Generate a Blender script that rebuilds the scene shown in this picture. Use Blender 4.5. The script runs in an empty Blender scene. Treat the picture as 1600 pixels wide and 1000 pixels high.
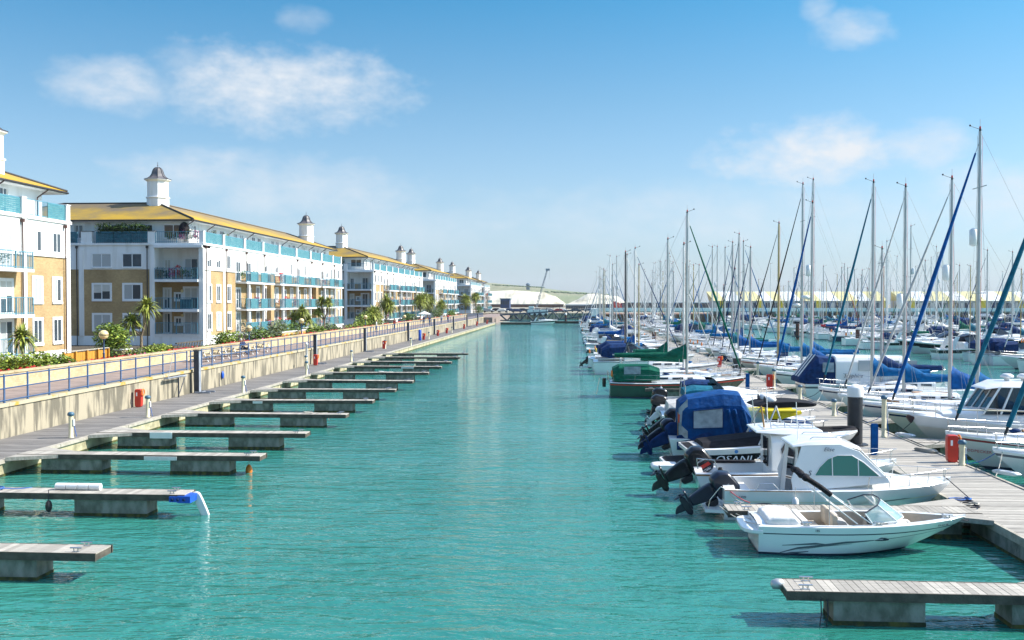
import bpy, math, random
from mathutils import Vector, Matrix
R_ = math.radians
rnd = random.Random(7)
S = bpy.context.scene
COL = S.collection
# ------------------------------------------------------------------ camera
CAM_H = 6.5; FPX = 1500.0
PITCH = math.atan(30/FPX); YAW = math.atan(95/FPX*math.cos(PITCH))
cam = bpy.data.objects.new('camera', bpy.data.cameras.new('camera')); COL.objects.link(cam)
cam.location = (0, 0, CAM_H); cam.rotation_euler = (math.pi/2-PITCH, 0, YAW)
cam.data.sensor_width = 36; cam.data.lens = 36*FPX/1600
cam.data.clip_start = 0.5; cam.data.clip_end = 9000
S.camera = cam
S.view_settings.view_transform = 'Standard'; S.view_settings.look = 'None'
S.view_settings.exposure = 0.78; S.view_settings.gamma = 1
# ------------------------------------------------------------------ sun and sky
SUN_EL = 40; SUN_DIR = Vector((math.cos(R_(SUN_EL))*0.985, math.cos(R_(SUN_EL))*0.17, math.sin(R_(SUN_EL)))).normalized()
sl = bpy.data.lights.new('sun', 'SUN'); sl.energy = 4.8; sl.angle = R_(0.5); sl.color = (1, 0.95, 0.86)
sun = bpy.data.objects.new('sun', sl); COL.objects.link(sun)
sun.rotation_euler = SUN_DIR.to_track_quat('Z', 'Y').to_euler()
W = bpy.data.worlds.new('World'); S.world = W; W.use_nodes = True
def world():
    nt = W.node_tree; N = nt.nodes; L = nt.links; N.clear()
    out = N.new('ShaderNodeOutputWorld'); bg = N.new('ShaderNodeBackground'); bg.inputs[1].default_value = 0.1
    sky = N.new('ShaderNodeTexSky'); sky.sky_type = 'NISHITA'; sky.sun_disc = False
    sky.sun_elevation = R_(SUN_EL); sky.sun_rotation = math.atan2(SUN_DIR.x, SUN_DIR.y)
    sky.air_density = 1.0; sky.dust_density = 1.2; sky.ozone_density = 1.6; sky.altitude = 0
    tint = N.new('ShaderNodeMix'); tint.data_type = 'RGBA'; tint.blend_type = 'MULTIPLY'; tint.inputs[0].default_value = 1
    L.new(sky.outputs[0], tint.inputs[6])
    tc = N.new('ShaderNodeTexCoord'); sep = N.new('ShaderNodeSeparateXYZ'); L.new(tc.outputs['Generated'], sep.inputs[0])
    def M(op, a, b=None, clamp=False):
        n = N.new('ShaderNodeMath'); n.operation = op; n.use_clamp = clamp
        for i, v in enumerate((a, b)):
            if v is None: continue
            if isinstance(v, (int, float)): n.inputs[i].default_value = v
            else: L.new(v, n.inputs[i])
        return n.outputs[0]
    az = M('ARCTAN2', sep.outputs[0], sep.outputs[1]); el = M('ARCSINE', sep.outputs[2])
    comb = N.new('ShaderNodeCombineXYZ'); L.new(az, comb.inputs[0]); L.new(M('MULTIPLY', el, 1.7), comb.inputs[1])
    tr = N.new('ShaderNodeValToRGB'); L.new(M('DIVIDE', el, .7, True), tr.inputs[0]); E_ = tr.color_ramp.elements
    E_[0].position = 0; E_[0].color = (.60, .80, 1.12, 1); E_[1].position = 1; E_[1].color = (1.9, 2.0, 2.05, 1)
    for p_, c_ in ((.16, (.56, .82, 1.0)), (.29, (.40, .78, .94)), (.43, (.23, .76, .95)), (.62, (.50, .90, 1.1))):
        q_ = E_.new(p_); q_.color = (*c_, 1)
    L.new(tr.outputs[0], tint.inputs[7])
    def noise(scale, det, rough=.55):
        n = N.new('ShaderNodeTexNoise'); n.inputs['Scale'].default_value = scale; n.inputs['Detail'].default_value = det
        n.inputs['Roughness'].default_value = rough; L.new(comb.outputs[0], n.inputs['Vector']); return n.outputs[0]
    nz = M('SUBTRACT', noise(13, 6), .5); nf = M('SUBTRACT', noise(42, 5, .6), .5)
    jit = M('ADD', M('MULTIPLY', nz, 2.5), M('MULTIPLY', nf, 1.5))
    tot = None
    # azimuth, elevation (degrees from straight up the canal), half width, half height, strength
    for (px, py, wx, wy, k) in [(440, 145, 205, 66, .78), (190, 155, 95, 44, .55), (300, 120, 70, 32, .35), (1255, 250, 140, 52, .85), (1440, 245, 75, 34, .55),
            (1320, 70, 62, 30, .52), (1275, 35, 26, 22, .35), (480, 300, 190, 52, .42), (295, 280, 110, 40, .48), (770, 352, 60, 12, .28), (1560, 320, 120, 50, .42),
            (475, 42, 40, 22, .3), (860, 352, 60, 10, .2), (1120, 340, 420, 55, .26), (600, 360, 300, 45, .22), (1900, 180, 200, 60, .4), (-300, 150, 200, 50, .4)]:
        a0 = math.atan((px-800)/FPX)-YAW; e0 = math.atan((500-py)/FPX)-PITCH
        da = M('DIVIDE', M('SUBTRACT', az, a0), wx/FPX); de = M('DIVIDE', M('SUBTRACT', el, e0), wy/FPX)
        d = M('ADD', M('MULTIPLY', da, da), M('MULTIPLY', de, de))
        m = M('MULTIPLY', M('ADD', M('SUBTRACT', 1.28, d), jit), 0.62, True)
        m = M('MULTIPLY', M('POWER', m, 1.35), k*1.12)
        tot = m if tot is None else M('MAXIMUM', tot, m)
    hz = M('MULTIPLY', M('POWER', M('SUBTRACT', 1.0, M('DIVIDE', M('ABSOLUTE', el), .34), True), 1.5), .34)
    tot = M('ADD', tot, hz, True)
    mix = N.new('ShaderNodeMix'); mix.data_type = 'RGBA'; L.new(tot, mix.inputs[0]); L.new(tint.outputs[2], mix.inputs[6])
    mix.inputs[7].default_value = (4.9, 5.15, 5.45, 1)
    L.new(mix.outputs[2], bg.inputs[0]); L.new(bg.outputs[0], out.inputs[0])
world()
# ------------------------------------------------------------------ pixel -> world helpers (photo pixels 1600x1000)
_c, _s, _cp, _sp = math.cos(YAW), math.sin(YAW), math.cos(PITCH), math.sin(PITCH)
RV = Vector((_c, _s, 0)); FV = Vector((-_s*_cp, _c*_cp, -_sp)); UV = Vector((-_s*_sp, _c*_sp, _cp))
def ray(px, py): return FV + RV*((px-800)/FPX) + UV*((500-py)/FPX)
def onz(px, py, z=0.6):
    r = ray(px, py); t = (z-CAM_H)/r.z; return (r.x*t, r.y*t, z)
def ony(px, py, Y):
    r = ray(px, py); t = Y/r.y; return (r.x*t, Y, CAM_H+r.z*t)
def onx(px, py, X):
    r = ray(px, py); t = X/r.x; return (X, r.y*t, CAM_H+r.z*t)
# ------------------------------------------------------------------ materials
MT = {}
def mat(name, col, rough=.6, metal=0, var=.12, vscale=3.0, col2=None, bump=0, bscale=20, emit=None, spec=.5, coat=0, stretch=(1, 1, 1), island=0, lo=.42, hi=.62):
    m = bpy.data.materials.new(name); m.use_nodes = True; nt = m.node_tree; N = nt.nodes; L = nt.links
    b = N['Principled BSDF']; b.inputs['Roughness'].default_value = rough; b.inputs['Metallic'].default_value = metal
    b.inputs['Specular IOR Level'].default_value = spec
    if coat: b.inputs['Coat Weight'].default_value = coat; b.inputs['Coat Roughness'].default_value = .05
    tc = N.new('ShaderNodeTexCoord'); mp = N.new('ShaderNodeMapping'); mp.inputs['Scale'].default_value = stretch
    L.new(tc.outputs['Object'], mp.inputs[0])
    nz = N.new('ShaderNodeTexNoise'); nz.inputs['Scale'].default_value = vscale; nz.inputs['Detail'].default_value = 6
    L.new(mp.outputs[0], nz.inputs['Vector'])
    c2 = col2 if col2 else tuple(max(0, c*(1-var*2)) for c in col)
    c1 = col if col2 else tuple(min(1, c*(1+var*.5)) for c in col)
    cr = N.new('ShaderNodeValToRGB'); cr.color_ramp.elements[0].position = lo; cr.color_ramp.elements[1].position = hi
    if not col2: cr.color_ramp.elements[0].position = .2; cr.color_ramp.elements[1].position = .7
    cr.color_ramp.elements[0].color = (*c2, 1); cr.color_ramp.elements[1].color = (*c1, 1)
    L.new(nz.outputs[0], cr.inputs[0]); o = cr.outputs[0]
    if island:
        g = N.new('ShaderNodeNewGeometry'); ma = N.new('ShaderNodeMath'); ma.operation = 'MULTIPLY_ADD'
        L.new(g.outputs['Random Per Island'], ma.inputs[0]); ma.inputs[1].default_value = island; ma.inputs[2].default_value = 1-island*.6
        mx = N.new('ShaderNodeVectorMath'); mx.operation = 'SCALE'; L.new(o, mx.inputs[0]); L.new(ma.outputs[0], mx.inputs['Scale']); o = mx.outputs[0]
    L.new(o, b.inputs['Base Color'])
    if bump:
        n2 = N.new('ShaderNodeTexNoise'); n2.inputs['Scale'].default_value = bscale; n2.inputs['Detail'].default_value = 4
        L.new(mp.outputs[0], n2.inputs['Vector'])
        bp = N.new('ShaderNodeBump'); bp.inputs['Strength'].default_value = bump; bp.inputs['Distance'].default_value = .05
        L.new(n2.outputs[0], bp.inputs['Height']); L.new(bp.outputs[0], b.inputs['Normal'])
    if emit: b.inputs['Emission Color'].default_value = (*emit, 1); b.inputs['Emission Strength'].default_value = 1
    MT[name] = m; return m
def glass(name, col, rough=.04, alpha=1.0):
    m = bpy.data.materials.new(name); m.use_nodes = True; N = m.node_tree.nodes; L = m.node_tree.links; b = N['Principled BSDF']
    b.inputs['Base Color'].default_value = (*col, 1); b.inputs['Roughness'].default_value = rough; b.inputs['Specular IOR Level'].default_value = .9
    b.inputs['Alpha'].default_value = alpha
    tc = N.new('ShaderNodeTexCoord'); n = N.new('ShaderNodeTexNoise'); n.inputs['Scale'].default_value = 1.3; L.new(tc.outputs['Object'], n.inputs[0])
    bp = N.new('ShaderNodeBump'); bp.inputs['Strength'].default_value = .08; L.new(n.outputs[0], bp.inputs['Height']); L.new(bp.outputs[0], b.inputs['Normal'])
    MT[name] = m; return m
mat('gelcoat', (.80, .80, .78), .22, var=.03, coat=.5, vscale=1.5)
mat('gelcoat_offwhite', (.70, .70, .66), .3, var=.06, coat=.3)  # slightly greyer, less glossy gelcoat for bands, hatches and bulkheads
mat('nonskid', (.72, .71, .67), .6, var=.06, bump=.1, bscale=80)
mat('cream', (.72, .66, .50), .5, var=.06)
mat('beige', (.52, .44, .34), .75, var=.12, bump=.1)
mat('tan_hull', (.66, .62, .52), .3, var=.05, coat=.3)
mat('navy_hull', (.010, .02, .07), .18, var=.1, coat=.6)
mat('black_hull', (.008, .009, .014), .15, var=.1, coat=.6)
mat('green_hull', (.006, .055, .035), .22, var=.15, coat=.5)
mat('red', (.60, .035, .02), .35, var=.12)
mat('dark_red', (.28, .03, .03), .5, var=.15)
mat('antifoul', (.03, .05, .09), .7, var=.2)
mat('rubber', (.02, .02, .022), .6, var=.2)
mat('engine_black', (.010, .011, .014), .25, var=.2, coat=.3)
mat('engine_navy', (.010, .016, .035), .28, var=.2, coat=.3)
mat('steel', (.62, .62, .62), .25, 1, var=.06)
mat('alu', (.50, .51, .50), .42, .55, var=.1, stretch=(1, 1, .2))
mat('alu_white', (.74, .74, .71), .4, var=.06)
mat('alu_gold', (.45, .34, .14), .42, .3, var=.08)
mat('alu_dark', (.05, .04, .04), .4, .2, var=.1)
mat('wood_mast', (.36, .20, .07), .4, var=.12, stretch=(1, 1, .1))
mat('rope', (.55, .52, .44), .9, var=.2)
mat('rope_dark', (.04, .04, .05), .9, var=.2)
mat('rope_red', (.6, .10, .12), .9, var=.2)
mat('rope_blue', (.03, .14, .45), .9, var=.2)
mat('wire', (.42, .43, .44), .5, .5, var=.1)
mat('teak', (.36, .17, .06), .5, var=.2, stretch=(.2, 3, 1))
mat('canvas_blue', (.0, .105, .29), .8, var=.25, vscale=4, bump=1.0, bscale=3.2, spec=.15)
mat('canvas_royal', (.0, .085, .30), .75, var=.25, vscale=4, bump=1.0, bscale=3.2, spec=.15)
mat('canvas_navy', (.007, .035, .125), .8, var=.3, vscale=5, bump=1.0, bscale=3.2, spec=.15)
mat('canvas_mid', (.003, .06, .21), .8, var=.25, vscale=4, bump=1.0, bscale=3.2, spec=.15)
mat('canvas_teal', (.01, .13, .20), .8, var=.25, vscale=4, bump=1.0, bscale=3.2, spec=.15)
mat('canvas_green', (.005, .12, .075), .8, var=.25, vscale=4, bump=1.0, bscale=3.2, spec=.15)
mat('canvas_black', (.018, .017, .02), .75, var=.25, vscale=4, bump=1.0, bscale=3.2, spec=.15)
mat('canvas_grey', (.50, .49, .47), .8, var=.14, vscale=3, bump=1.0, bscale=3.2, spec=.15)
mat('canvas_white', (.72, .71, .68), .8, var=.08, vscale=3, bump=1.0, bscale=3.2, spec=.15)
mat('canvas_red', (.42, .03, .05), .8, var=.2, vscale=3, bump=1.0, bscale=3.2, spec=.15)
mat('clear_vinyl', (.30, .36, .40), .12, var=.3, vscale=3)
mat('yellow', (.78, .60, .01), .4, var=.1)
mat('orange', (.80, .22, .02), .5, var=.1)
mat('white_plastic', (.78, .78, .76), .4, var=.05)
mat('blue_plastic', (.01, .09, .50), .4, var=.12)
mat('cyan_plastic', (.01, .25, .50), .4, var=.12)
mat('pile_black', (.028, .03, .036), .45, var=.3, vscale=2, bump=.2)
mat('pile_rust', (.13, .05, .03), .85, var=.35, vscale=2, bump=.4, col2=(.05, .03, .03))
mat('steel_grey', (.035, .045, .062), .5, var=.2, bump=.2)
mat('steel_light', (.30, .33, .38), .5, var=.2, bump=.2)
mat('pedestal', (.66, .60, .40), .5, var=.12)
mat('slate_blue', (.05, .13, .2), .5, var=.2)
mat('plank_grey', (.40, .37, .32), .85, var=.2, vscale=5, stretch=(.5, 5, 1), bump=.3, bscale=10, island=.45)
mat('plank_dark', (.21, .195, .18), .85, var=.25, vscale=2, stretch=(.5, 5, 1), bump=.3, bscale=10, island=.55)
mat('timber_dark', (.10, .085, .065), .85, var=.35, vscale=3, bump=.4)
mat('timber_edge', (.42, .38, .31), .85, var=.25, vscale=3, bump=.3)
mat('float_concrete', (.27, .27, .23), .9, vscale=2.2, col2=(.12, .125, .095), bump=.6, bscale=14, stretch=(1.5, 1.5, .8), lo=.35, hi=.62)
mat('float_pale', (.50, .44, .28), .9, vscale=1.8, col2=(.22, .20, .12), bump=.4, bscale=12, lo=.3, hi=.6)
mat('weed', (.10, .10, .02), .9, vscale=4, col2=(.03, .04, .015), bump=.6, bscale=14)
mat('wall_conc', (.37, .325, .235), .92, vscale=1.5, col2=(.15, .135, .10), bump=.5, bscale=5, stretch=(1, 1.6, .28), lo=.43, hi=.55)
mat('coping', (.42, .37, .26), .92, vscale=1.1, col2=(.46, .29, .05), bump=.4, bscale=8, lo=.36, hi=.46)
mat('promenade', (.27, .205, .175), .9, var=.18, vscale=1.2, bump=.2, bscale=20)
mat('pave_edge', (.20, .17, .15), .9, var=.2, vscale=1.2, bump=.2)
mat('render_white', (.82, .82, .80), .75, vscale=1.3, col2=(.70, .69, .65), bump=.05, stretch=(1, 1, .14), lo=.30, hi=.50)
mat('trim_white', (.80, .80, .79), .55, var=.04)
mat('soil', (.09, .07, .045), .95, var=.3, vscale=2, bump=.5)
mat('grass', (.07, .11, .025), .95, vscale=2, col2=(.13, .13, .05), bump=.5)
mat('leaf', (.15, .24, .022), .6, var=.3, vscale=1.5, island=.9)
mat('leaf_dark', (.06, .12, .02), .6, var=.3, vscale=1.5, island=.9)
mat('leaf_yellow', (.32, .38, .05), .6, var=.3, vscale=1.5, island=.8)
mat('leaf_grey', (.16, .20, .12), .6, var=.3, vscale=1.5, island=.8)
mat('palm_leaf', (.32, .36, .06), .5, var=.3, vscale=2, island=.9)
mat('trunk', (.26, .20, .13), .95, vscale=3, col2=(.12, .09, .06), bump=.6)
mat('petal_red', (.65, .02, .03), .7, var=.2, island=.6)
mat('petal_pink', (.62, .10, .28), .7, var=.2, island=.6)
mat('roof_trim', (.03, .028, .03), .6, var=.2)
mat('lead', (.13, .12, .125), .45, var=.25, vscale=2, bump=.1)
mat('pipe_brown', (.09, .04, .03), .5, var=.2)
mat('rail_blue', (.02, .08, .20), .4, var=.15)
mat('rail_teal', (.10, .27, .36), .5, var=.15)
mat('screen_teal', (.035, .17, .22), .6, vscale=1.5, col2=(.09, .25, .28), stretch=(1, 1, 14), lo=.4, hi=.6)
mat('screen_dark', (.01, .075, .11), .6, vscale=3, col2=(.02, .13, .17), lo=.4, hi=.6)
mat('lamp_globe', (.78, .62, .30), .3, var=.03, coat=.5)
mat('gold_fence', (.55, .27, .03), .7, var=.2, stretch=(3, 3, .5))
mat('chalk', (.66, .61, .48), .95, vscale=.035, col2=(.36, .32, .23), bump=.0, stretch=(1, 1, 2.0), lo=.34, hi=.50)
mat('hill_grass', (.13, .17, .07), .95, vscale=.006, col2=(.20, .20, .11), stretch=(1, .3, 1))
mat('bridge_steel', (.03, .06, .10), .5, var=.2)
mat('brown_brick', (.20, .10, .06), .9, var=.25, vscale=.6)
mat('roof_yellow', (.62, .56, .27), .6, var=.06, vscale=.4)
mat('wall_yellow', (.62, .48, .02), .6, var=.06, vscale=.4)
mat('roof_pale', (.72, .74, .74), .5, var=.05, vscale=.4)
mat('facade_grey', (.40, .42, .44), .5, var=.12, vscale=.5)
mat('asphalt', (.07, .07, .07), .9, var=.2)
mat('skin', (.48, .27, .19), .6, var=.06)
mat('cloth_navy', (.02, .03, .09), .9, var=.2)
mat('cloth_red', (.4, .05, .05), .9, var=.2)
mat('cloth_white', (.6, .6, .6), .9, var=.1)
mat('cloth_denim', (.04, .07, .16), .9, var=.2)
mat('cloth_green', (.03, .22, .14), .9, var=.2)
mat('hair', (.05, .03, .02), .8, var=.2)
mat('hair_grey', (.45, .43, .4), .8, var=.1)
mat('print_white', (.85, .85, .85), .4, var=.02)
mat('print_dark', (.02, .025, .05), .4, var=.1)
mat('print_red', (.5, .04, .05), .4, var=.1)
mat('print_blue', (.05, .25, .6), .4, var=.1)
mat('grey_stripe', (.12, .13, .15), .35, var=.15)
mat('blind', (.62, .60, .54), .8, var=.1, vscale=2)
glass('win_glass', (.05, .065, .08)); glass('win_net', (.40, .42, .42), .15); glass('boat_glass', (.012, .016, .02)); glass('green_glass', (.01, .17, .12)); glass('screen_glass', (.30, .50, .52), .05, .55)
def brick(name, c1, c2, mortar, scale, off=(0, 0, 0)):
    m = bpy.data.materials.new(name); m.use_nodes = True; N = m.node_tree.nodes; L = m.node_tree.links; b = N['Principled BSDF']; b.inputs['Roughness'].default_value = .9
    tc = N.new('ShaderNodeTexCoord'); sp = N.new('ShaderNodeSeparateXYZ'); L.new(tc.outputs['Object'], sp.inputs[0])
    ad = N.new('ShaderNodeMath'); ad.operation = 'ADD'; L.new(sp.outputs[0], ad.inputs[0]); L.new(sp.outputs[1], ad.inputs[1])
    cb = N.new('ShaderNodeCombineXYZ'); L.new(ad.outputs[0], cb.inputs[0]); L.new(sp.outputs[2], cb.inputs[1])
    br = N.new('ShaderNodeTexBrick'); br.inputs['Scale'].default_value = scale; br.inputs['Color1'].default_value = (*c1, 1); br.inputs['Color2'].default_value = (*c2, 1); br.inputs['Mortar'].default_value = (*mortar, 1)
    br.inputs['Mortar Size'].default_value = .018; br.inputs['Brick Width'].default_value = .5; br.inputs['Row Height'].default_value = .25; L.new(cb.outputs[0], br.inputs['Vector'])
    n = N.new('ShaderNodeTexNoise'); n.inputs['Scale'].default_value = .45; n.inputs['Detail'].default_value = 7; L.new(tc.outputs['Object'], n.inputs['Vector'])
    cr = N.new('ShaderNodeValToRGB'); cr.color_ramp.elements[0].color = (.74, .70, .66, 1); cr.color_ramp.elements[1].color = (1.12, 1.1, 1.08, 1); cr.color_ramp.elements[0].position = .3; cr.color_ramp.elements[1].position = .7
    L.new(n.outputs[0], cr.inputs[0])
    mx = N.new('ShaderNodeMix'); mx.data_type = 'RGBA'; mx.blend_type = 'MULTIPLY'; mx.inputs[0].default_value = 1; L.new(br.outputs[0], mx.inputs[6]); L.new(cr.outputs[0], mx.inputs[7]); L.new(mx.outputs[2], b.inputs['Base Color'])
    MT[name] = m
brick('brick_tan', (.47, .335, .165), (.38, .26, .12), (.42, .32, .19), 2.6)
brick('brick_cream', (.56, .47, .29), (.46, .37, .21), (.36, .30, .21), 2.2)
def roofmat():
    m = bpy.data.materials.new('roof_lichen'); m.use_nodes = True; N = m.node_tree.nodes; L = m.node_tree.links; b = N['Principled BSDF']; b.inputs['Roughness'].default_value = .9
    tc = N.new('ShaderNodeTexCoord')
    def nz(s, d, r=.6):
        n = N.new('ShaderNodeTexNoise'); n.inputs['Scale'].default_value = s; n.inputs['Detail'].default_value = d; n.inputs['Roughness'].default_value = r; L.new(tc.outputs['Object'], n.inputs['Vector']); return n
    a = nz(.32, 9, .7); cr = N.new('ShaderNodeValToRGB'); e = cr.color_ramp.elements
    e[0].position = .36; e[0].color = (.17, .13, .08, 1); e[1].position = .72; e[1].color = (.43, .265, .02, 1); e.new(.52).color = (.27, .185, .05, 1)
    sz = N.new('ShaderNodeSeparateXYZ'); L.new(tc.outputs['Object'], sz.inputs[0]); ml = N.new('ShaderNodeMath'); ml.operation = 'MULTIPLY_ADD'; ml.inputs[1].default_value = -.17; ml.inputs[2].default_value = 2.30; L.new(sz.outputs[2], ml.inputs[0])
    ad_ = N.new('ShaderNodeMath'); ad_.operation = 'ADD'; L.new(a.outputs[0], ad_.inputs[0]); L.new(ml.outputs[0], ad_.inputs[1]); L.new(ad_.outputs[0], cr.inputs[0])
    w = nz(2.4, 6, .8); c2 = N.new('ShaderNodeValToRGB'); c2.color_ramp.elements[0].position = .68; c2.color_ramp.elements[1].position = .74; L.new(w.outputs[0], c2.inputs[0])
    mx = N.new('ShaderNodeMix'); mx.data_type = 'RGBA'; L.new(c2.outputs[0], mx.inputs[0]); L.new(cr.outputs[0], mx.inputs[6]); mx.inputs[7].default_value = (.50, .46, .36, 1)
    L.new(mx.outputs[2], b.inputs['Base Color'])
    sp = N.new('ShaderNodeSeparateXYZ'); L.new(tc.outputs['Object'], sp.inputs[0])
    wv = N.new('ShaderNodeMath'); wv.operation = 'MULTIPLY'; wv.inputs[1].default_value = 7.0; L.new(sp.outputs[2], wv.inputs[0])
    fr = N.new('ShaderNodeMath'); fr.operation = 'FRACT'; L.new(wv.outputs[0], fr.inputs[0])
    bp = N.new('ShaderNodeBump'); bp.inputs['Strength'].default_value = 1.0; bp.inputs['Distance'].default_value = .09; L.new(fr.outputs[0], bp.inputs['Height']); L.new(bp.outputs[0], b.inputs['Normal'])
    MT['roof_lichen'] = m
roofmat()
# ------------------------------------------------------------------ mesh builder
class MB:
    def __init__(s): s.v = []; s.f = []; s.m = []; s.sm = []; s.mats = []
    def mi(s, m):
        if m not in s.mats: s.mats.append(m)
        return s.mats.index(m)
    def add(s, vs, fs, m, smooth=False):
        o = len(s.v); s.v += [tuple(v) for v in vs]; k = s.mi(m)
        for f in fs: s.f.append(tuple(i+o for i in f)); s.m.append(k); s.sm.append(smooth)
        return s
    def box(s, x0, x1, y0, y1, z0, z1, m):
        return s.add([(x0, y0, z0), (x1, y0, z0), (x1, y1, z0), (x0, y1, z0), (x0, y0, z1), (x1, y0, z1), (x1, y1, z1), (x0, y1, z1)],
                     [(0, 3, 2, 1), (4, 5, 6, 7), (0, 1, 5, 4), (1, 2, 6, 5), (2, 3, 7, 6), (3, 0, 4, 7)], m)
    def quad(s, a, b, c, d, m): return s.add([a, b, c, d], [(0, 1, 2, 3)], m)
    def tube(s, p0, p1, r, m, r1=None, n=8, cap=True):
        p0 = Vector(p0); p1 = Vector(p1); d = p1-p0
        if d.length < 1e-6: return s
        q = d.to_track_quat('Z', 'Y'); r1 = r if r1 is None else r1; vs = []
        for p, rr in ((p0, r), (p1, r1)):
            for i in range(n):
                a = 2*math.pi*i/n; vs.append(p+q @ Vector((rr*math.cos(a), rr*math.sin(a), 0)))
        fs = [(i, (i+1) % n, n+(i+1) % n, n+i) for i in range(n)]
        s.add(vs, fs, m, n > 4)
        if cap: s.add(vs, [tuple(range(n-1, -1, -1)), tuple(range(n, 2*n))], m)
        return s
    def path(s, pts, r, m, n=6):
        for a, b in zip(pts[:-1], pts[1:]): s.tube(a, b, r, m, n=n)
        return s
    def lathe(s, prof, m, c=(0, 0, 0), n=16, smooth=True):
        vs = []; fs = []
        for (r, z) in prof:
            for i in range(n): a = 2*math.pi*(i+.5)/n; vs.append((c[0]+r*math.cos(a), c[1]+r*math.sin(a), c[2]+z))
        for k in range(len(prof)-1):
            for i in range(n): fs.append((k*n+i, k*n+(i+1) % n, (k+1)*n+(i+1) % n, (k+1)*n+i))
        s.add(vs, fs, m, smooth); K = len(prof)-1
        s.add(vs[:n], [tuple(range(n-1, -1, -1))], m); s.add(vs[K*n:], [tuple(range(n))], m); return s
    def ball(s, c, r, m, n=10, sq=(1, 1, 1)):
        vs = []; fs = []; K = max(4, n//2+1)
        for j in range(K+1):
            t = math.pi*j/K
            for i in range(n): a = 2*math.pi*i/n; vs.append((c[0]+r*sq[0]*math.sin(t)*math.cos(a), c[1]+r*sq[1]*math.sin(t)*math.sin(a), c[2]-r*sq[2]*math.cos(t)))
        for j in range(K):
            for i in range(n): fs.append((j*n+i, j*n+(i+1) % n, (j+1)*n+(i+1) % n, (j+1)*n+i))
        return s.add(vs, fs, m, True)
    def loft(s, rings, m, closed=True, caps=True, smooth=False):
        n = len(rings[0]); vs = [p for r in rings for p in r]; fs = []
        for k in range(len(rings)-1):
            for i in range(n if closed else n-1): fs.append((k*n+i, k*n+(i+1) % n, (k+1)*n+(i+1) % n, (k+1)*n+i))
        s.add(vs, fs, m, smooth)
        if caps and closed: s.add(rings[0], [tuple(range(n-1, -1, -1))], m); s.add(rings[-1], [tuple(range(n))], m)
        return s
    def pill(s, poly, w, m, yc=0, bev=.82, taper=.8, smooth=True):      # side profile in xz, rounded across y
        for it in range(2):                                              # soften the outline's corners
            P_n = []; c_ = .14 if it == 0 else .25
            for i in range(len(poly)):
                a, b = poly[i], poly[(i+1) % len(poly)]
                P_n += [(a[0]+(b[0]-a[0])*c_, a[1]+(b[1]-a[1])*c_), (a[0]+(b[0]-a[0])*(1-c_), a[1]+(b[1]-a[1])*(1-c_))]
            poly = P_n
        cx = sum(p[0] for p in poly)/len(poly); cz = sum(p[1] for p in poly)/len(poly)
        R = lambda y, k: [(cx+(x-cx)*k, yc+y, cz+(z-cz)*k) for x, z in poly]
        k1 = bev+(1-bev)*.62; return s.loft([R(-w, bev), R(-w*(.6+.4*taper), k1), R(-w*taper*.92, 1), R(w*taper*.92, 1), R(w*(.6+.4*taper), k1), R(w, bev)], m, smooth=smooth)
    def prism(s, poly, z0, z1, m):                                       # plan polygon extruded up
        n = len(poly); vs = [(x, y, z0) for x, y in poly]+[(x, y, z1) for x, y in poly]
        return s.add(vs, [tuple(range(n-1, -1, -1)), tuple(range(n, 2*n))]+[(i, (i+1) % n, n+(i+1) % n, n+i) for i in range(n)], m)
    def xf(s, M4):
        s.v = [tuple(M4 @ Vector(v)) for v in s.v]; return s
    def mesh(s, name):
        me = bpy.data.meshes.new(name); me.from_pydata(s.v, [], s.f)
        for m in s.mats: me.materials.append(MT[m])
        me.polygons.foreach_set('material_index', s.m); me.polygons.foreach_set('use_smooth', s.sm); me.update(); return me
    def build(s, name, parent=None, loc=(0, 0, 0), rz=0):
        return link(name, s.mesh(name), parent, loc, rz)
def link(name, me, parent=None, loc=(0, 0, 0), rz=0):
    o = bpy.data.objects.new(name, me); COL.objects.link(o); o.parent = parent; o.location = loc; o.rotation_euler = (0, 0, rz); return o
def soften(o, w=.035, seg=3):
    import bmesh
    bm = bmesh.new(); bm.from_mesh(o.data); bmesh.ops.remove_doubles(bm, verts=bm.verts, dist=.0005); bmesh.ops.recalc_face_normals(bm, faces=bm.faces)
    for f in bm.faces: f.smooth = True
    bm.to_mesh(o.data); bm.free(); b = o.modifiers.new('bevel', 'BEVEL'); b.width = w; b.segments = seg; b.limit_method = 'ANGLE'; b.angle_limit = R_(22); b.harden_normals = True
    return o
def tag(o, label=None, cat=None, group=None, kind=None):
    if label: o['label'] = label
    if cat: o['category'] = cat
    if group: o['group'] = group
    if kind: o['kind'] = kind
    return o
def thing(name, label, cat, loc=(0, 0, 0), rz=0, group=None):
    o = bpy.data.objects.new(name, None); COL.objects.link(o); o.location = loc; o.rotation_euler = (0, 0, rz); o.empty_display_size = .2
    return tag(o, label, cat, group)
KIDS = {}
def copy_tree(o, parent=None, label=None, group=None):
    c = o.copy(); COL.objects.link(c); c.parent = parent
    if label: c['label'] = label
    if group: c['group'] = group
    for ch in list(o.children): copy_tree(ch, c)
    return c
def text(s, size, m, parent, loc, rot, name='lettering', depth=.004, align='CENTER', shear=0, sx=1):
    cu = bpy.data.curves.new(name, 'FONT'); cu.body = s; cu.size = size; cu.extrude = depth; cu.align_x = align; cu.align_y = 'CENTER'; cu.shear = shear; cu.resolution_u = 2
    t = bpy.data.objects.new('tmp', cu); COL.objects.link(t)
    dg = bpy.context.evaluated_depsgraph_get(); me = bpy.data.meshes.new_from_object(t.evaluated_get(dg)); bpy.data.objects.remove(t)
    me.materials.clear(); me.materials.append(MT[m]); o = link(name, me, parent, loc); o.rotation_euler = rot; o.scale = (sx, 1, 1); return o
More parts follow.
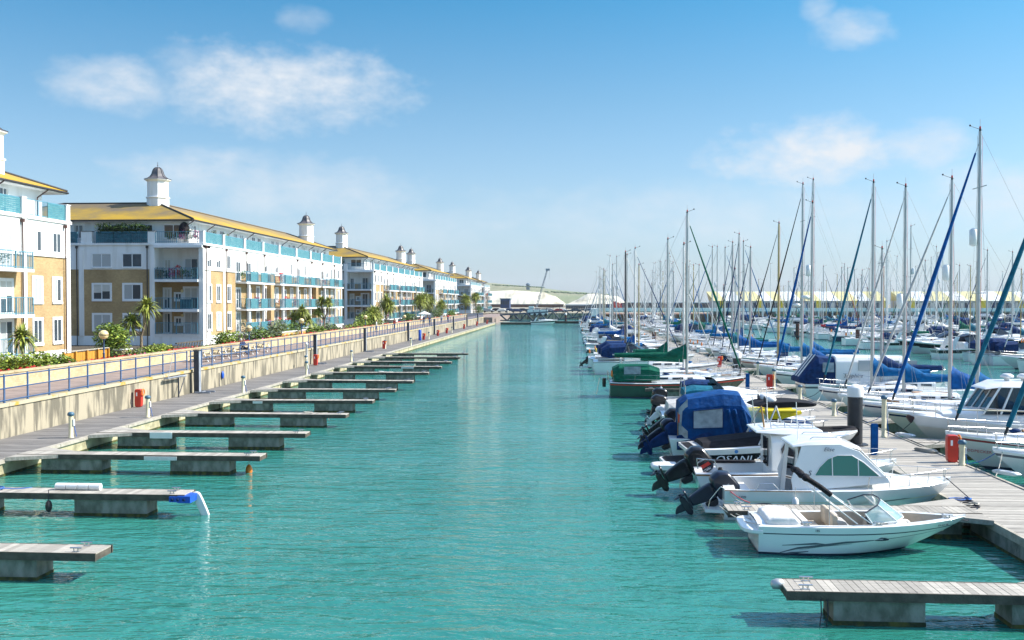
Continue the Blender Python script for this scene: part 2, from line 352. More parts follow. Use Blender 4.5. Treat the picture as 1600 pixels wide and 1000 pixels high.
ORD = 'first second third fourth fifth sixth seventh eighth ninth tenth eleventh twelfth thirteenth fourteenth fifteenth sixteenth seventeenth eighteenth nineteenth'.split()
TENS = {20: 'twenti', 30: 'thirti', 40: 'forti', 50: 'fifti', 60: 'sixti', 70: 'seventi', 80: 'eighti'}
def ordinal(n):
    if n <= 19: return ORD[n-1]
    t = n//10*10; return TENS[t]+'eth' if n == t else TENS[t][:-1]+'y-'+ORD[n-t-1]
# ================================================================== SETTING
def water():
    m = bpy.data.materials.new('water'); m.use_nodes = True; N = m.node_tree.nodes; L = m.node_tree.links; b = N['Principled BSDF']
    b.inputs['Roughness'].default_value = .04; b.inputs['IOR'].default_value = 1.62
    tc = N.new('ShaderNodeTexCoord')
    def nz(s, sc, d=3, r=.55, rot=0, dist=0):
        mp = N.new('ShaderNodeMapping'); mp.inputs['Scale'].default_value = sc; mp.inputs['Rotation'].default_value = (0, 0, rot); L.new(tc.outputs['Object'], mp.inputs[0])
        n = N.new('ShaderNodeTexNoise'); n.inputs['Scale'].default_value = s; n.inputs['Detail'].default_value = d; n.inputs['Roughness'].default_value = r; n.inputs['Distortion'].default_value = dist
        L.new(mp.outputs[0], n.inputs['Vector']); return n.outputs[0]
    big = nz(.035, (1, .5, 1), 5)
    cr = N.new('ShaderNodeValToRGB'); cr.color_ramp.elements[0].position = .35; cr.color_ramp.elements[0].color = (.012, .145, .112, 1)
    cr.color_ramp.elements[1].position = .7; cr.color_ramp.elements[1].color = (.050, .250, .200, 1); L.new(big, cr.inputs[0]); L.new(cr.outputs[0], b.inputs['Base Color'])
    a = nz(.95, (.42, 1.5, 1), 4, .55, .10, .5); c = nz(3.0, (.7, 1.3, 1), 3, .5, -.12, .3); w = nz(.12, (1, 1, 1), 2)
    def M(op, x, y):
        n = N.new('ShaderNodeMath'); n.operation = op
        for i, v in enumerate((x, y)):
            if isinstance(v, (int, float)): n.inputs[i].default_value = v
            else: L.new(v, n.inputs[i])
        return n.outputs[0]
    h = M('MULTIPLY', M('ADD', M('MULTIPLY', a, 1.0), M('MULTIPLY', c, .34)), M('ADD', M('MULTIPLY', w, 1.9), .0))
    bp = N.new('ShaderNodeBump'); bp.inputs['Strength'].default_value = .95; bp.inputs['Distance'].default_value = .22; L.new(h, bp.inputs['Height']); L.new(bp.outputs[0], b.inputs['Normal'])
    MT['water'] = m
    MB().quad((-1500, -60, 0), (2500, -60, 0), (2500, 6000, 0), (-1500, 6000, 0), 'water').build('water')['kind'] = 'structure'
water()
QY0, QY1 = 6, 262
g = MB(); g.box(-400, -24.75, -40, 262, -3, 2.0, 'promenade'); g.build('ground')['kind'] = 'structure'
g = MB(); g.box(-400, -29.2, -30, 330, 1.2, 2.25, 'soil'); g.build('garden_ground')['kind'] = 'structure'
# light kerb strip along the promenade edge
MB().box(-25.6, -24.76, -40, 262, 1.9, 2.005, 'pave_edge').build('promenade_edge')['kind'] = 'structure'
q = MB(); q.box(-24.75, -24.4, -40, 262, -3, 1.93, 'wall_conc'); o = q.build('quay_wall')
tag(o, 'long stained concrete quay wall below the promenade railing', 'wall')
k = -36
while k < 258: MB().box(-24.41, -24.394, k, k+.035, -.5, 1.93, 'roof_trim').build('joint', o); k += 6
q = MB(); k = -40
while k < 262: q.box(-24.80, -24.33, k+.01, k+3.99, 1.93, 2.08, 'coping'); k += 4
q.build('coping', o)
# walkway pontoon along the quay
def planks(mb, x0, x1, y0, y1, z, m, pitch=.145, along='x', th=.035):
    n = int(round(((y1-y0) if along == 'x' else (x1-x0))/pitch))
    for i in range(n):
        if along == 'x':
            a = y0+(y1-y0)*i/n; b = y0+(y1-y0)*(i+1)/n-.012; mb.box(x0+rnd.uniform(-.008, .008), x1+rnd.uniform(-.008, .008), a, b, z-th, z+rnd.uniform(-.002, .003), m)
        else:
            a = x0+(x1-x0)*i/n; b = x0+(x1-x0)*(i+1)/n-.012; mb.box(a, b, y0+rnd.uniform(-.006, .006), y1+rnd.uniform(-.006, .006), z-th, z+rnd.uniform(-.002, .003), m)
wk = thing('walkway_pontoon', 'long grey timber walkway floating at the foot of the quay wall', 'pontoon', (-22.6, 20, 0))
d = MB(); planks(d, -1.7, 1.42, 0, 240, .6, 'plank_dark', .2); d.build('deck', wk)
d = MB(); k = 0
while k < 240: d.box(1.44, 1.66, k+.02, k+5.98, .5, .625, 'timber_edge'); k += 6
d.build('edge_board', wk)
d = MB(); d.box(-1.7, 1.4, 0, 240, .34, .56, 'timber_dark'); d.build('frame', wk)
d = MB(); k = 0
while k < 240: d.box(-1.6, 1.56, k+.06, k+5.9, -.5, .48, 'float_pale'); d.box(-1.55, 1.585, k+.04, k+5.92, -.5, .09, 'weed'); k += 6
d.build('float', wk)
def cleat(parent, x, y, z, rz=0, m='steel'):
    c = MB(); c.tube((-.14, 0, .09), (.14, 0, .09), .018, m); c.tube((-.05, 0, 0), (-.05, 0, .09), .016, m); c.tube((.05, 0, 0), (.05, 0, .09), .016, m); c.box(-.09, .09, -.03, .03, 0, .012, m)
    return c.build('cleat', parent, (x, y, z), rz)
def finger(Y, x0, x1, label, floats, group, w=.78, side=1, gusset=True):
    # side=+1: tip at x1 (left row reaching right); side=-1: root at x1, tip at x0
    f = thing('finger_pontoon', label, 'pontoon', (x0, Y, rnd.uniform(-.03, .02)), 0, group); L = x1-x0; f.rotation_euler = (R_(rnd.uniform(-.8, .8)), R_(rnd.uniform(-.22, .22)), R_(rnd.uniform(-.35, .35)))
    d = MB(); planks(d, 0, L, 0, w, .7, 'plank_grey', .15, 'y'); d.build('deck', f)
    d = MB(); d.box(-.02, L+.02, -.035, 0, .52, .705, 'timber_dark'); d.box(-.02, L+.02, w, w+.035, .52, .705, 'timber_dark'); d.box(0, L, .02, w-.02, .52, .66, 'timber_dark'); d.build('frame', f)
    root = 0 if side > 0 else L
    if gusset:
        s_ = 1 if side > 0 else -1
        d = MB(); P = [(root, w+.04), (root+s_*2.0, w+.04), (root, w+1.1)]; P2 = [(root, -.04), (root, -.8), (root+s_*1.6, -.04)]
        if s_ < 0: P.reverse(); P2.reverse()
        d.prism(P, .56, .69, 'plank_grey'); d.prism(P2, .56, .69, 'plank_grey'); d.build('gusset', f)
    for (a, b) in floats:
        d = MB(); d.box(a, b, .03, w-.03, -.45, .52, 'float_concrete'); d.box(a-.012, b+.012, .018, w-.018, -.45, .11, 'weed'); d.build('float', f)
    tx = L-.45 if side > 0 else .45
    if rnd.random() < .45 and 'nearest' not in label:
        c = MB(); cx_, cy_ = rnd.uniform(1.5, L-1.2), w*.5; rr_ = rnd.uniform(.12, .2)
        c.path([(cx_+rr_*math.cos(a*.8)*(1+.04*a), cy_+rr_*math.sin(a*.8), .715+.006*a) for a in range(14)]+[(cx_+.6, cy_+.1, .72), (cx_+.9, w+.03, .70), (cx_+.95, w+.05, .3)], .016, rnd.choice(['rope', 'rope_blue', 'rope_dark', 'canvas_white']), 5); c.build('rope_coil', f)
    if rnd.random() < .5 and 'nearest' not in label: c = MB(); c.box(0, rnd.uniform(.5, 1.4), -.065, -.036, .50, .64, rnd.choice(['canvas_white', 'rubber', 'cyan_plastic'])); c.build('edge_fender', f, (rnd.uniform(2, L-2.5), 0, .02))
    for yy in (.12, w-.12): cleat(f, tx+rnd.uniform(-.1, .1), yy, .7)
    return f
LF = [21.4, 28.0, 34.9, 41.0, 48.4, 54.9, 61.9, 68.9, 76.4, 84, 91, 98, 105.5]
LFO = []
for i, Y in enumerate(LF):
    lab = {0: 'nearest weathered finger pontoon on the left, tip with two cleats', 1: 'finger pontoon with blue plastic corner fender at its tip', 2: 'finger pontoon with small orange buoy hanging under its tip'}.get(i, 'empty finger pontoon off the quay walkway, %s from the near end' % ordinal(i+1))
    LFO.append(finger(Y, -20.92, -11.0 if i == 0 else -11.6, lab, [(.9, 3.25), (5.9, 8.15)] if i else [(.9, 3.2), (6.1, 8.5)], 'finger pontoons off the quay walkway'))
d = MB(); d.box(9.15, 9.55, -.12, .5, .48, .68, 'blue_plastic'); d.box(8.9, 9.5, -.11, -.05, .5, .66, 'blue_plastic')
for i in range(3): d.ball((9.0+i*.18, -.12, .58), .05, 'canvas_navy', 8)
d.build('corner_fender', LFO[1])
d = MB(); d.pill([(0, 0), (.26, .02), (.6, -.75), (.38, -.85)], .05, 'white_plastic'); d.build('fender_board', LFO[1], (9.35, .45, .7))
d = MB()
for i in range(5): d.lathe([(.02, 0), (.11, .03), (.12, .2), (.11, .33), (.02, .36)], 'white_plastic', (0, 0, 0), 10)
d = MB()
for i in range(4): d.tube((i*.36, 0, .1), (i*.36+.33, 0, .1), .11, 'white_plastic', n=10)
d.build('edge_fender', LFO[1], (5.05, .55, .7))
d = MB(); d.box(0, 1.0, -.06, -.03, .36, .62, 'white_plastic'); d.build('edge_fender', LFO[3], (2.4, 0, .1))
o = MB().ball((0, 0, -.2), .13, 'orange', 12, (1, 1, 1.9)).tube((0, 0, 0), (0, 0, .35), .012, 'rope').build('buoy', None, onz(389, 738, 0)[:2]+(.26,))
tag(o, 'small orange buoy hanging beneath the end of a finger pontoon', 'buoy')
o = MB().ball((0, 0, .0), .10, 'rubber', 10, (1, 1, 1.9)).tube((0, 0, .12), (0, 0, .5), .012, 'rope_dark').build('fender', None, (ony(78, 776, 28.0)[0], 27.93, .30))
tag(o, 'small black fender hanging from the side of the second finger pontoon', 'fender')
# ---- right pontoon
PX0, PX1 = 11.15, 14.1
pw = thing('main_pontoon', 'wide sunlit timber pontoon between the two rows of moored boats', 'pontoon', (PX0, 8, 0)); PL = 262
d = MB(); planks(d, 0.06, PX1-PX0-.06, 0, PL, .6, 'plank_grey', .145, 'x'); d.build('deck', pw)
for xx in (-.04, PX1-PX0-.06):
    d = MB(); k = 0
    while k < PL: d.box(xx, xx+.1, k+.01, k+4.98, .42, .635, 'timber_edge'); k += 5
    d.build('edge_board', pw)
d = MB(); d.box(.06, PX1-PX0-.07, 0, PL, .34, .56, 'timber_dark'); d.build('frame', pw)
d = MB(); k = 0
while k < PL: d.box(0.0, PX1-PX0, k+.06, k+4.6, -.5, .42, 'float_concrete'); d.box(-.015, PX1-PX0+.015, k+.05, k+4.62, -.5, .07, 'weed'); k += 5
d.build('float', pw)
RFY = [19.45, 26.75, 34.6, 41.9]+[41.9+7.3*i for i in range(1, 29)]
RFO = []
for i, Y in enumerate(RFY):
    lab = 'nearest finger pontoon, bare slatted deck in the bottom right corner' if i == 0 else 'finger pontoon between the motor boats, %s on the left side of the main pontoon' % ordinal(i+1)
    RFO.append(finger(Y, 4.3 if i < 4 else 4.8, PX0-.05, lab, [(.92, 2.72), (4.4, 6.3)], 'fingers on the left side of the main pontoon', .82, -1))
d = MB(); d.lathe([(.03, -.14), (.09, -.11), (.115, 0), (.09, .11), (.03, .14)], 'alu', (0, 0, 0), 12); o = d.build('mooring_ball', None, (4.22, 20.0, .66)); o.rotation_euler = (0, R_(80), 0)
tag(o, 'round grey fender bolted to the tip of the nearest finger', 'fender')
d = MB()
for t in (0, .13): d.path([(t, 0, .5), (t+.01, -.01, .2), (t-.02, 0, -.05)], .012, 'rope_dark')
tag(d.build('hanging_rope', None, (4.95, 19.40, .05)), 'two dark rope ends hanging off the nearest finger into the water', 'rope')
RF2 = []
for i, Y in enumerate([40.3, 47.7, 55.4, 66.6, 74.3]+[82.7+8.4*i for i in range(20)]):
    RF2.append(finger(Y, PX1+.05, PX1+8.2, 'finger pontoon between the sailing boats, %s on the right side of the main pontoon' % ordinal(i+1), [(.9, 2.8), (5.2, 7.2)], 'fingers on the right side of the main pontoon', .7, 1))
# second and third pontoons
def simple_pontoon(X0, X1, Y0, Y1, label):
    p = thing('berth_pontoon', label, 'pontoon', (X0, Y0, 0)); d = MB(); planks(d, 0, X1-X0, 0, Y1-Y0, .55, 'plank_grey', .4); d.build('deck', p)
    d = MB(); d.box(.05, X1-X0-.05, 0, Y1-Y0, -.4, .5, 'float_concrete'); d.build('float', p); return p
simple_pontoon(50.2, 52.6, 72, 272, 'second timber pontoon beyond the channel on the right')
simple_pontoon(86, 88.4, 120, 272, 'third timber pontoon far off on the right')
simple_pontoon(122, 124.4, 170, 280, 'fourth timber pontoon at the far right')
# ================================================================== quay furniture
def garden_wall():
    w = MB(); y = 22.0
    w.box(-29.25, -28.95, -10, 262, 1.9, 2.78, 'brick_cream'); o = w.build('garden_wall'); tag(o, 'low cream brick garden wall behind the promenade', 'wall')
    w = MB(); k = -10
    while k < 262: w.box(-29.32, -28.9, k+.01, k+1.99, 2.78, 2.87, 'timber_edge' if False else 'brick_cream'); k += 2
    w.build('coping', o)
garden_wall()
HP = [60.0, 88.2, 109.7, 139, 165.6, 192.4, 217, 242]
def hpile(Y, i):
    p = MB(); a = .16 if i == 0 else .14
    p.box(-a, a, -a, -a+.035, -2, 3.3, 'steel_grey'); p.box(-a, a, a-.035, a, -2, 3.3, 'steel_grey'); p.box(-.02, .02, -a+.036, a-.036, -2, 3.3, 'steel_light'); p.box(a+.002, a+.03, -a, a, -2, 3.3, 'steel_light')  # pale plate on the channel side puts the sunlit face into the colour
    o = p.build('mooring_pile', None, (-24.0, Y, 0)); p2 = MB(); p2.box(-a-.03, a+.05, -a-.03, a+.03, 3.3, 3.35, 'steel_grey'); p2.build('cap', o)
    b = MB(); b.box(.0, 1.0, -.45, -.38, .62, .72, 'steel_light'); b.box(.0, 1.0, .38, .45, .62, .72, 'steel_light'); b.box(.3, .4, -.38, .38, .62, .70, 'steel_light'); b.build('pile_guide', o)
    tag(o, 'steel H pile standing at the quay wall, %s from the near end' % ordinal(i+1), 'pile', 'steel piles along the quay wall')
for i, Y in enumerate(HP): hpile(Y, i)
# railing sections between the piles
post = MB(); post.lathe([(.055, 0), (.055, .04), (.042, .06), (.042, 1.2), (.02, 1.24)], 'rail_blue', n=8)
for z in (.10, .62, 1.16): post.ball((0, 0, z), .055, 'rail_blue', 8)
pm = post.mesh('post'); post = MB()
secs = [20]+HP+[262]
for i in range(len(secs)-1):
    a, b = secs[i]+.3, secs[i+1]-.3; r = thing('railing', 'blue promenade railing, %s stretch from the near end between the quay piles' % ordinal(i+1), 'railing', (-24.55, a, 2.08), 0, 'railing stretches along the promenade')
    n = max(2, round((b-a)/1.82))
    for k in range(n+1): link('post', pm, r, (0, (b-a)*k/n, 0))
    for z in (.10, .62, 1.16):
        link('rail', MB().tube((0, 0, z), (0, b-a, z), .028, 'rail_blue').mesh('rail'), r)
# gangway winch brackets beside first pile
d = MB(); d.tube((0, 0, 0), (0, 0, 1.2), .05, 'steel_grey'); d.tube((-.2, -1.6, 1.25), (.1, .9, 1.25), .04, 'steel_light'); d.tube((0, .1, .2), (0, .9, 1.1), .03, 'steel_grey'); d.tube((.05, -1.6, 1.3), (.1, -.9, 3.0), .015, 'wire'); d.box(-.1, .1, -1.7, .9, 1.27, 1.31, 'steel_light')
o = d.build('winch_bracket', None, (-24.05, 57.2, .6)); tag(o, 'grey steel bracket and winch arm fixed near the first quay pile', 'bracket')
d = MB(); d.ball((0, 0, 0), .22, 'blue_plastic', 10, (.4, .8, 1.25)); d.tube((-.02, -.62, -1.1), (-.02, -.62, .2), .03, 'steel_grey'); o = d.build('lifebuoy_holder', None, onx(348, 586, -24.3)); tag(o, 'small blue box mounted on the quay wall beside a post', 'box')
def fire_box(loc, lab, grp='red fire hose boxes'):
    f = MB(); w, dp, h = .19, .14, 1.0
    f.pill([(-w, 0), (w, 0), (w, h*.93), (w*.8, h), (-w*.8, h), (-w, h*.93)], dp, 'red', bev=.95)
    o = f.build('fire_hose_box', None, loc); tag(o, lab, 'fire box', grp)
    g_ = MB(); n = 14
    for i in range(n):
        a = 2*math.pi*i/n; b = 2*math.pi*(i+1)/n; g_.tube((w+.06, .17*math.cos(a), .82+.17*math.sin(a)), (w+.06, .17*math.cos(b), .82+.17*math.sin(b)), .035, 'orange', n=6)
    g_.build('hose_reel', o); g2 = MB(); g2.box(-w*.5, -w*.1, -dp-.006, -dp, .62, .82, 'print_white'); g2.build('notice', o)
    return o
def pedestal(loc, lab, h=.95, r=.1, grp='cream service pedestals'):
    f = MB(); f.lathe([(r*1.25, 0), (r*1.25, .04), (r, .06), (r, h), (r, h+.001)], 'pedestal', n=12); o = f.build('service_pedestal', None, loc); tag(o, lab, 'pedestal', grp)
    f = MB(); f.lathe([(r*1.1, 0), (r*1.45, .02), (r*1.45, .10), (r*.9, .16)], 'slate_blue', (0, 0, h), 12); f.build('cap', o)
    f = MB(); f.box(r-.005, r+.05, -.05, .05, h*.55, h*.85, 'white_plastic'); f.tube((r+.02, .03, h*.6), (r+.12, .05, .05), .014, 'rope_blue'); f.build('socket', o); return o
i = 1
for (px, py) in [(217, 634)]: fire_box(onz(px, py+2, .6), 'red fire hose box by the near end of the quay wall')
for (px, py, l) in [(111, 684, 'first'), (231, 652, 'second'), (380, 614, 'third')]: pedestal(onz(px, py, .6), 'cream service pedestal with blue cap, %s along the quay walkway' % l)
pedestal(onz(479, 586, .6), 'cream pedestal beside the tall white post on the walkway')
for j, (px, py) in enumerate([(549, 565), (602, 545), (642, 541), (670, 530), (706, 520), (478, 575)]): pedestal(onz(px, py, .6), 'far cream service pedestal, %s of those along the distant walkway' % ordinal(j+1))
for j, (px, py) in enumerate([(493, 571), (600, 545), (662, 531), (684, 525), (698, 521), (725, 514), (745, 509), (761, 506)]): fire_box(onz(px, py, .6), 'distant red fire hose box against the quay wall, %s past the picnic tables' % ordinal(j+1))
o = MB().lathe([(.2, 0), (.22, .05), (.22, 1.5), (.15, 1.62)], 'blue_plastic', n=12).build('bin', None, onz(656, 532, .6)); tag(o, 'tall blue cylinder standing on the far quay walkway', 'bin')
# white post
o = MB().lathe([(.1, 0), (.1, 2.0), (.14, 2.02), (.14, 2.12), (.05, 2.2)], 'white_plastic', n=12).build('post', None, onz(479, 574, .6)); tag(o, 'tall white post on the walkway beside a red box', 'post')
# ---- street lamps
def lamp(loc, lab, h=2.4):
    o = thing('street_lamp', lab, 'street lamp', loc, 0, 'globe lamps along the garden wall')
    MB().lathe([(.11, 0), (.11, .1), (.07, .16), (.06, h*.5), (.08, h*.52), (.05, h*.55), (.05, h), (.12, h+.04), (.1, h+.08)], 'rail_blue', n=10).build('pole', o)
    MB().ball((0, 0, h+.34), .30, 'lamp_globe', 14).build('globe', o); MB().lathe([(.31, 0), (.31, .05)], 'pipe_brown', (0, 0, h+.31), 14).build('band', o)
    return o
for j, (px, py) in enumerate([(162, 524), (389, 514), (471, 502), (571, 496), (632, 495)]):
    p = onx(px, py, -29.8); lamp((-29.8, p[1], 2.2), 'blue street lamp with round cream globe, %s from the near end' % ordinal(j+1), p[2]-2.5)
# ---- picnic tables with a seated couple
def picnic(loc, lab, rz=0):
    t = thing('picnic_table', lab, 'table', loc, rz, 'picnic tables on the promenade')
    d = MB()
    for k in range(5): d.box(-.9, .9, -.36+k*.148, -.36+k*.148+.135, .72, .76, 'timber_edge')
    d.build('tabletop', t)
    for s in (-1, 1):
        d = MB()
        for k in range(2): d.box(-.9, .9, s*.68-.14+k*.145, s*.68+k*.145-.01, .42, .46, 'timber_edge')
        d.build('bench_seat', t)
    for x in (-.6, .6):
        d = MB(); d.tube((x, -.6, 0), (x, -.2, .72), .04, 'alu', n=4); d.tube((x, .6, 0), (x, .2, .72), .04, 'alu', n=4); d.box(x-.03, x+.03, -.8, .8, .37, .42, 'alu'); d.build('leg_frame', t)
TY = [69.5, 72.6, 75.8, 79.4, 83.2]
for i, Y in enumerate(TY): picnic((-27.3, Y, 2.0), 'wooden picnic table on the promenade, %s from the near end' % ordinal(i+1), math.pi/2)
# ================================================================== APARTMENT BUILDINGS
def win_mesh(w, h, kind):                       # faces +x, origin bottom centre on the wall plane
    s = MB(); fr = .14 if kind != 'plain' else .05
    s.box(0, .05, -w/2-fr, -w/2, -fr, h+fr, 'trim_white'); s.box(0, .05, w/2, w/2+fr, -fr, h+fr, 'trim_white')
    s.box(0, .05, -w/2, w/2, h, h+fr, 'trim_white'); s.box(0, .09, -w/2-fr*.9, w/2+fr*.9, -fr-.03, 0, 'trim_white')
    s.box(-.02, .035, -w/2, -w/2+.06, 0, h, 'trim_white'); s.box(-.02, .035, w/2-.06, w/2, 0, h, 'trim_white')
    s.box(-.02, .033, -w/2+.06, w/2-.06, h-.06, h, 'trim_white'); s.box(-.02, .033, -w/2+.06, w/2-.06, 0, .06, 'trim_white')
    s.box(-.02, .038, -.035, .035, .06, h-.06, 'trim_white')
    if kind == 'door': s.box(-.02, .030, -w/2+.06, -.035, .9, .95, 'trim_white')
    g = MB(); g.box(-.02, .012, -w/2+.06, -.035, .06, h-.06, 'win_glass'); g.box(-.02, .012, .035, w/2-.06, .06, h-.06, 'win_glass')
    g2 = MB(); g2.box(-.02, .012, -w/2+.06, -.035, .06, h-.06, 'win_net'); g2.box(-.02, .012, .035, w/2-.06, .06, h-.06, 'win_glass')
    g3 = MB(); g3.box(-.02, .012, -w/2+.06, -.035, .06, h-.06, 'win_net'); g3.box(-.02, .012, .035, w/2-.06, .06, h-.06, 'win_net')
    g4 = MB(); zz = h*.45; g4.box(-.02, .012, -w/2+.06, -.035, .06, zz, 'win_glass'); g4.box(-.02, .012, -w/2+.06, -.035, zz, h-.06, 'blind'); g4.box(-.02, .012, .035, w/2-.06, .06, zz*1.2, 'win_glass'); g4.box(-.02, .012, .035, w/2-.06, zz*1.2, h-.06, 'blind')
    g5 = MB()
    for sd in (-1, 1):
        a, b = (-w/2+.06, -.035) if sd < 0 else (.035, w/2-.06); m_ = b-(b-a)*.35 if sd > 0 else a+(b-a)*.35
        g5.box(-.02, .012, a, m_, .06, h-.06, 'blind' if sd < 0 else 'win_glass'); g5.box(-.02, .012, m_, b, .06, h-.06, 'win_glass' if sd < 0 else 'blind')
    return s.mesh('window'), [g.mesh('pane'), g2.mesh('pane'), g3.mesh('pane'), g4.mesh('pane'), g5.mesh('pane'), g.mesh('pane')]
WM = {'river': win_mesh(1.0, 1.55, 'w'), 'end': win_mesh(1.7, 1.45, 'w'), 'door': win_mesh(1.3, 2.05, 'door'), 'top': win_mesh(1.1, 1.3, 'plain'), 'up': win_mesh(1.0, 1.35, 'plain'), 'pair': win_mesh(1.9, 1.3, 'plain'), 'tiny': win_mesh(.6, .6, 'w'), 'slim': win_mesh(.6, 1.9, 'w')}
def put_win(b, kind, x, y, z, face='E'):
    m, ps = WM[kind]; o = link('door' if kind == 'door' else 'window', m, b, (x, y, z), 0 if face == 'E' else -math.pi/2)
    link('pane', rnd.choice(ps), o); return o
def rail_mesh(L, h=1.05, sp=.16, m='rail_teal', depth=0):      # along +y at x=0; optional returns of given depth toward -x
    s = MB(); n = int(L/sp)
    for i in range(n+1): y = L*i/n; s.box(-.011, .011, y-.011, y+.011, 0, h, m)
    s.box(-.025, .025, -.02, L+.02, h, h+.045, m); s.box(-.02, .02, 0, L, .08, .12, m)
    for y in [L*k/max(1, round(L/1.8)) for k in range(max(1, round(L/1.8))+1)]: s.box(-.03, .03, y-.03, y+.03, 0, h, m)
    if depth:
        for y in (0, L):
            for i in range(1, int(depth/sp)+1): s.box(-i*sp-.011, -i*sp+.011, y-.011, y+.011, 0, h, m)
            s.box(-depth, 0, y-.022, y+.022, h+.002, h+.043, m)
    return s
def screen_mesh(L, h=1.0, m='screen_teal'):
    s = MB(); n = 8
    for i in range(n): s.box(.0, .02, 0, L, .06+i*h/n, .06+(i+1)*h/n-.012, m)
    for y in (0, L-.04): s.box(-.012, .028, y, y+.04, 0, h+.08, m)
    return s
def plant_bits(n, size, m='leaf', hgt=.6, wid=.35, seed=1):
    r = random.Random(seed); s = MB()
    for i in range(n):
        a = r.uniform(0, 6.28); rr = wid*math.sqrt(r.random()); z = hgt*r.random(); t = r.uniform(0, 6.28); c = Vector((rr*math.cos(a), rr*math.sin(a), z))
        u = Vector((math.cos(t), math.sin(t), r.uniform(-.5, .9)))*size; v = Vector((-math.sin(t), math.cos(t), r.uniform(-.6, .6)))*size*.4
        s.quad(c-v, c+u-v*.3, c+u*1.3, c+v, m)
    return s
PP = [plant_bits(70, .16, k, .7, .3, i).mesh('plant') for i, k in enumerate(['leaf', 'leaf_dark', 'leaf_grey', 'petal_red', 'petal_pink'])]
def potted(parent, x, y, z, k=None):
    o = link('potted_plant', PP[rnd.randrange(5) if k is None else k], parent, (x, y, z+.3), rnd.uniform(0, 6)); o.scale = (1, 1, rnd.uniform(.8, 1.5))
    return o
def cupola(parent, x, y, z):
    c = MB(); c.lathe([(1.08, -1.6), (1.08, .55), (1.17, .6), (1.17, .70), (1.03, .76), (1.03, 2.25), (1.12, 2.34), (1.29, 2.44), (1.29, 2.5)], 'render_white', (0, 0, 0), 8, False); o = c.build('cupola', parent, (x, y, z))
    c = MB(); pr = [(1.32, 2.502), (1.26, 2.55), (.98, 2.64), (.74, 2.82), (.58, 3.1), (.50, 3.4), (.38, 3.62), (.17, 3.76), (.03, 3.80)]; c.lathe(pr, 'lead', (0, 0, 0), 8, False)
    for i in range(8):
        a = 2*math.pi*(i+.5)/8; c.path([(r*math.cos(a)*1.01, r*math.sin(a)*1.01, zz+.01) for r, zz in pr[:-1]], .028, 'roof_trim', 4)
    c.build('cupola_roof', o); c = MB(); c.tube((0, 0, 3.78), (0, 0, 4.3), .025, 'lead'); c.ball((0, 0, 3.95), .06, 'lead'); c.build('finial', o)
    return o
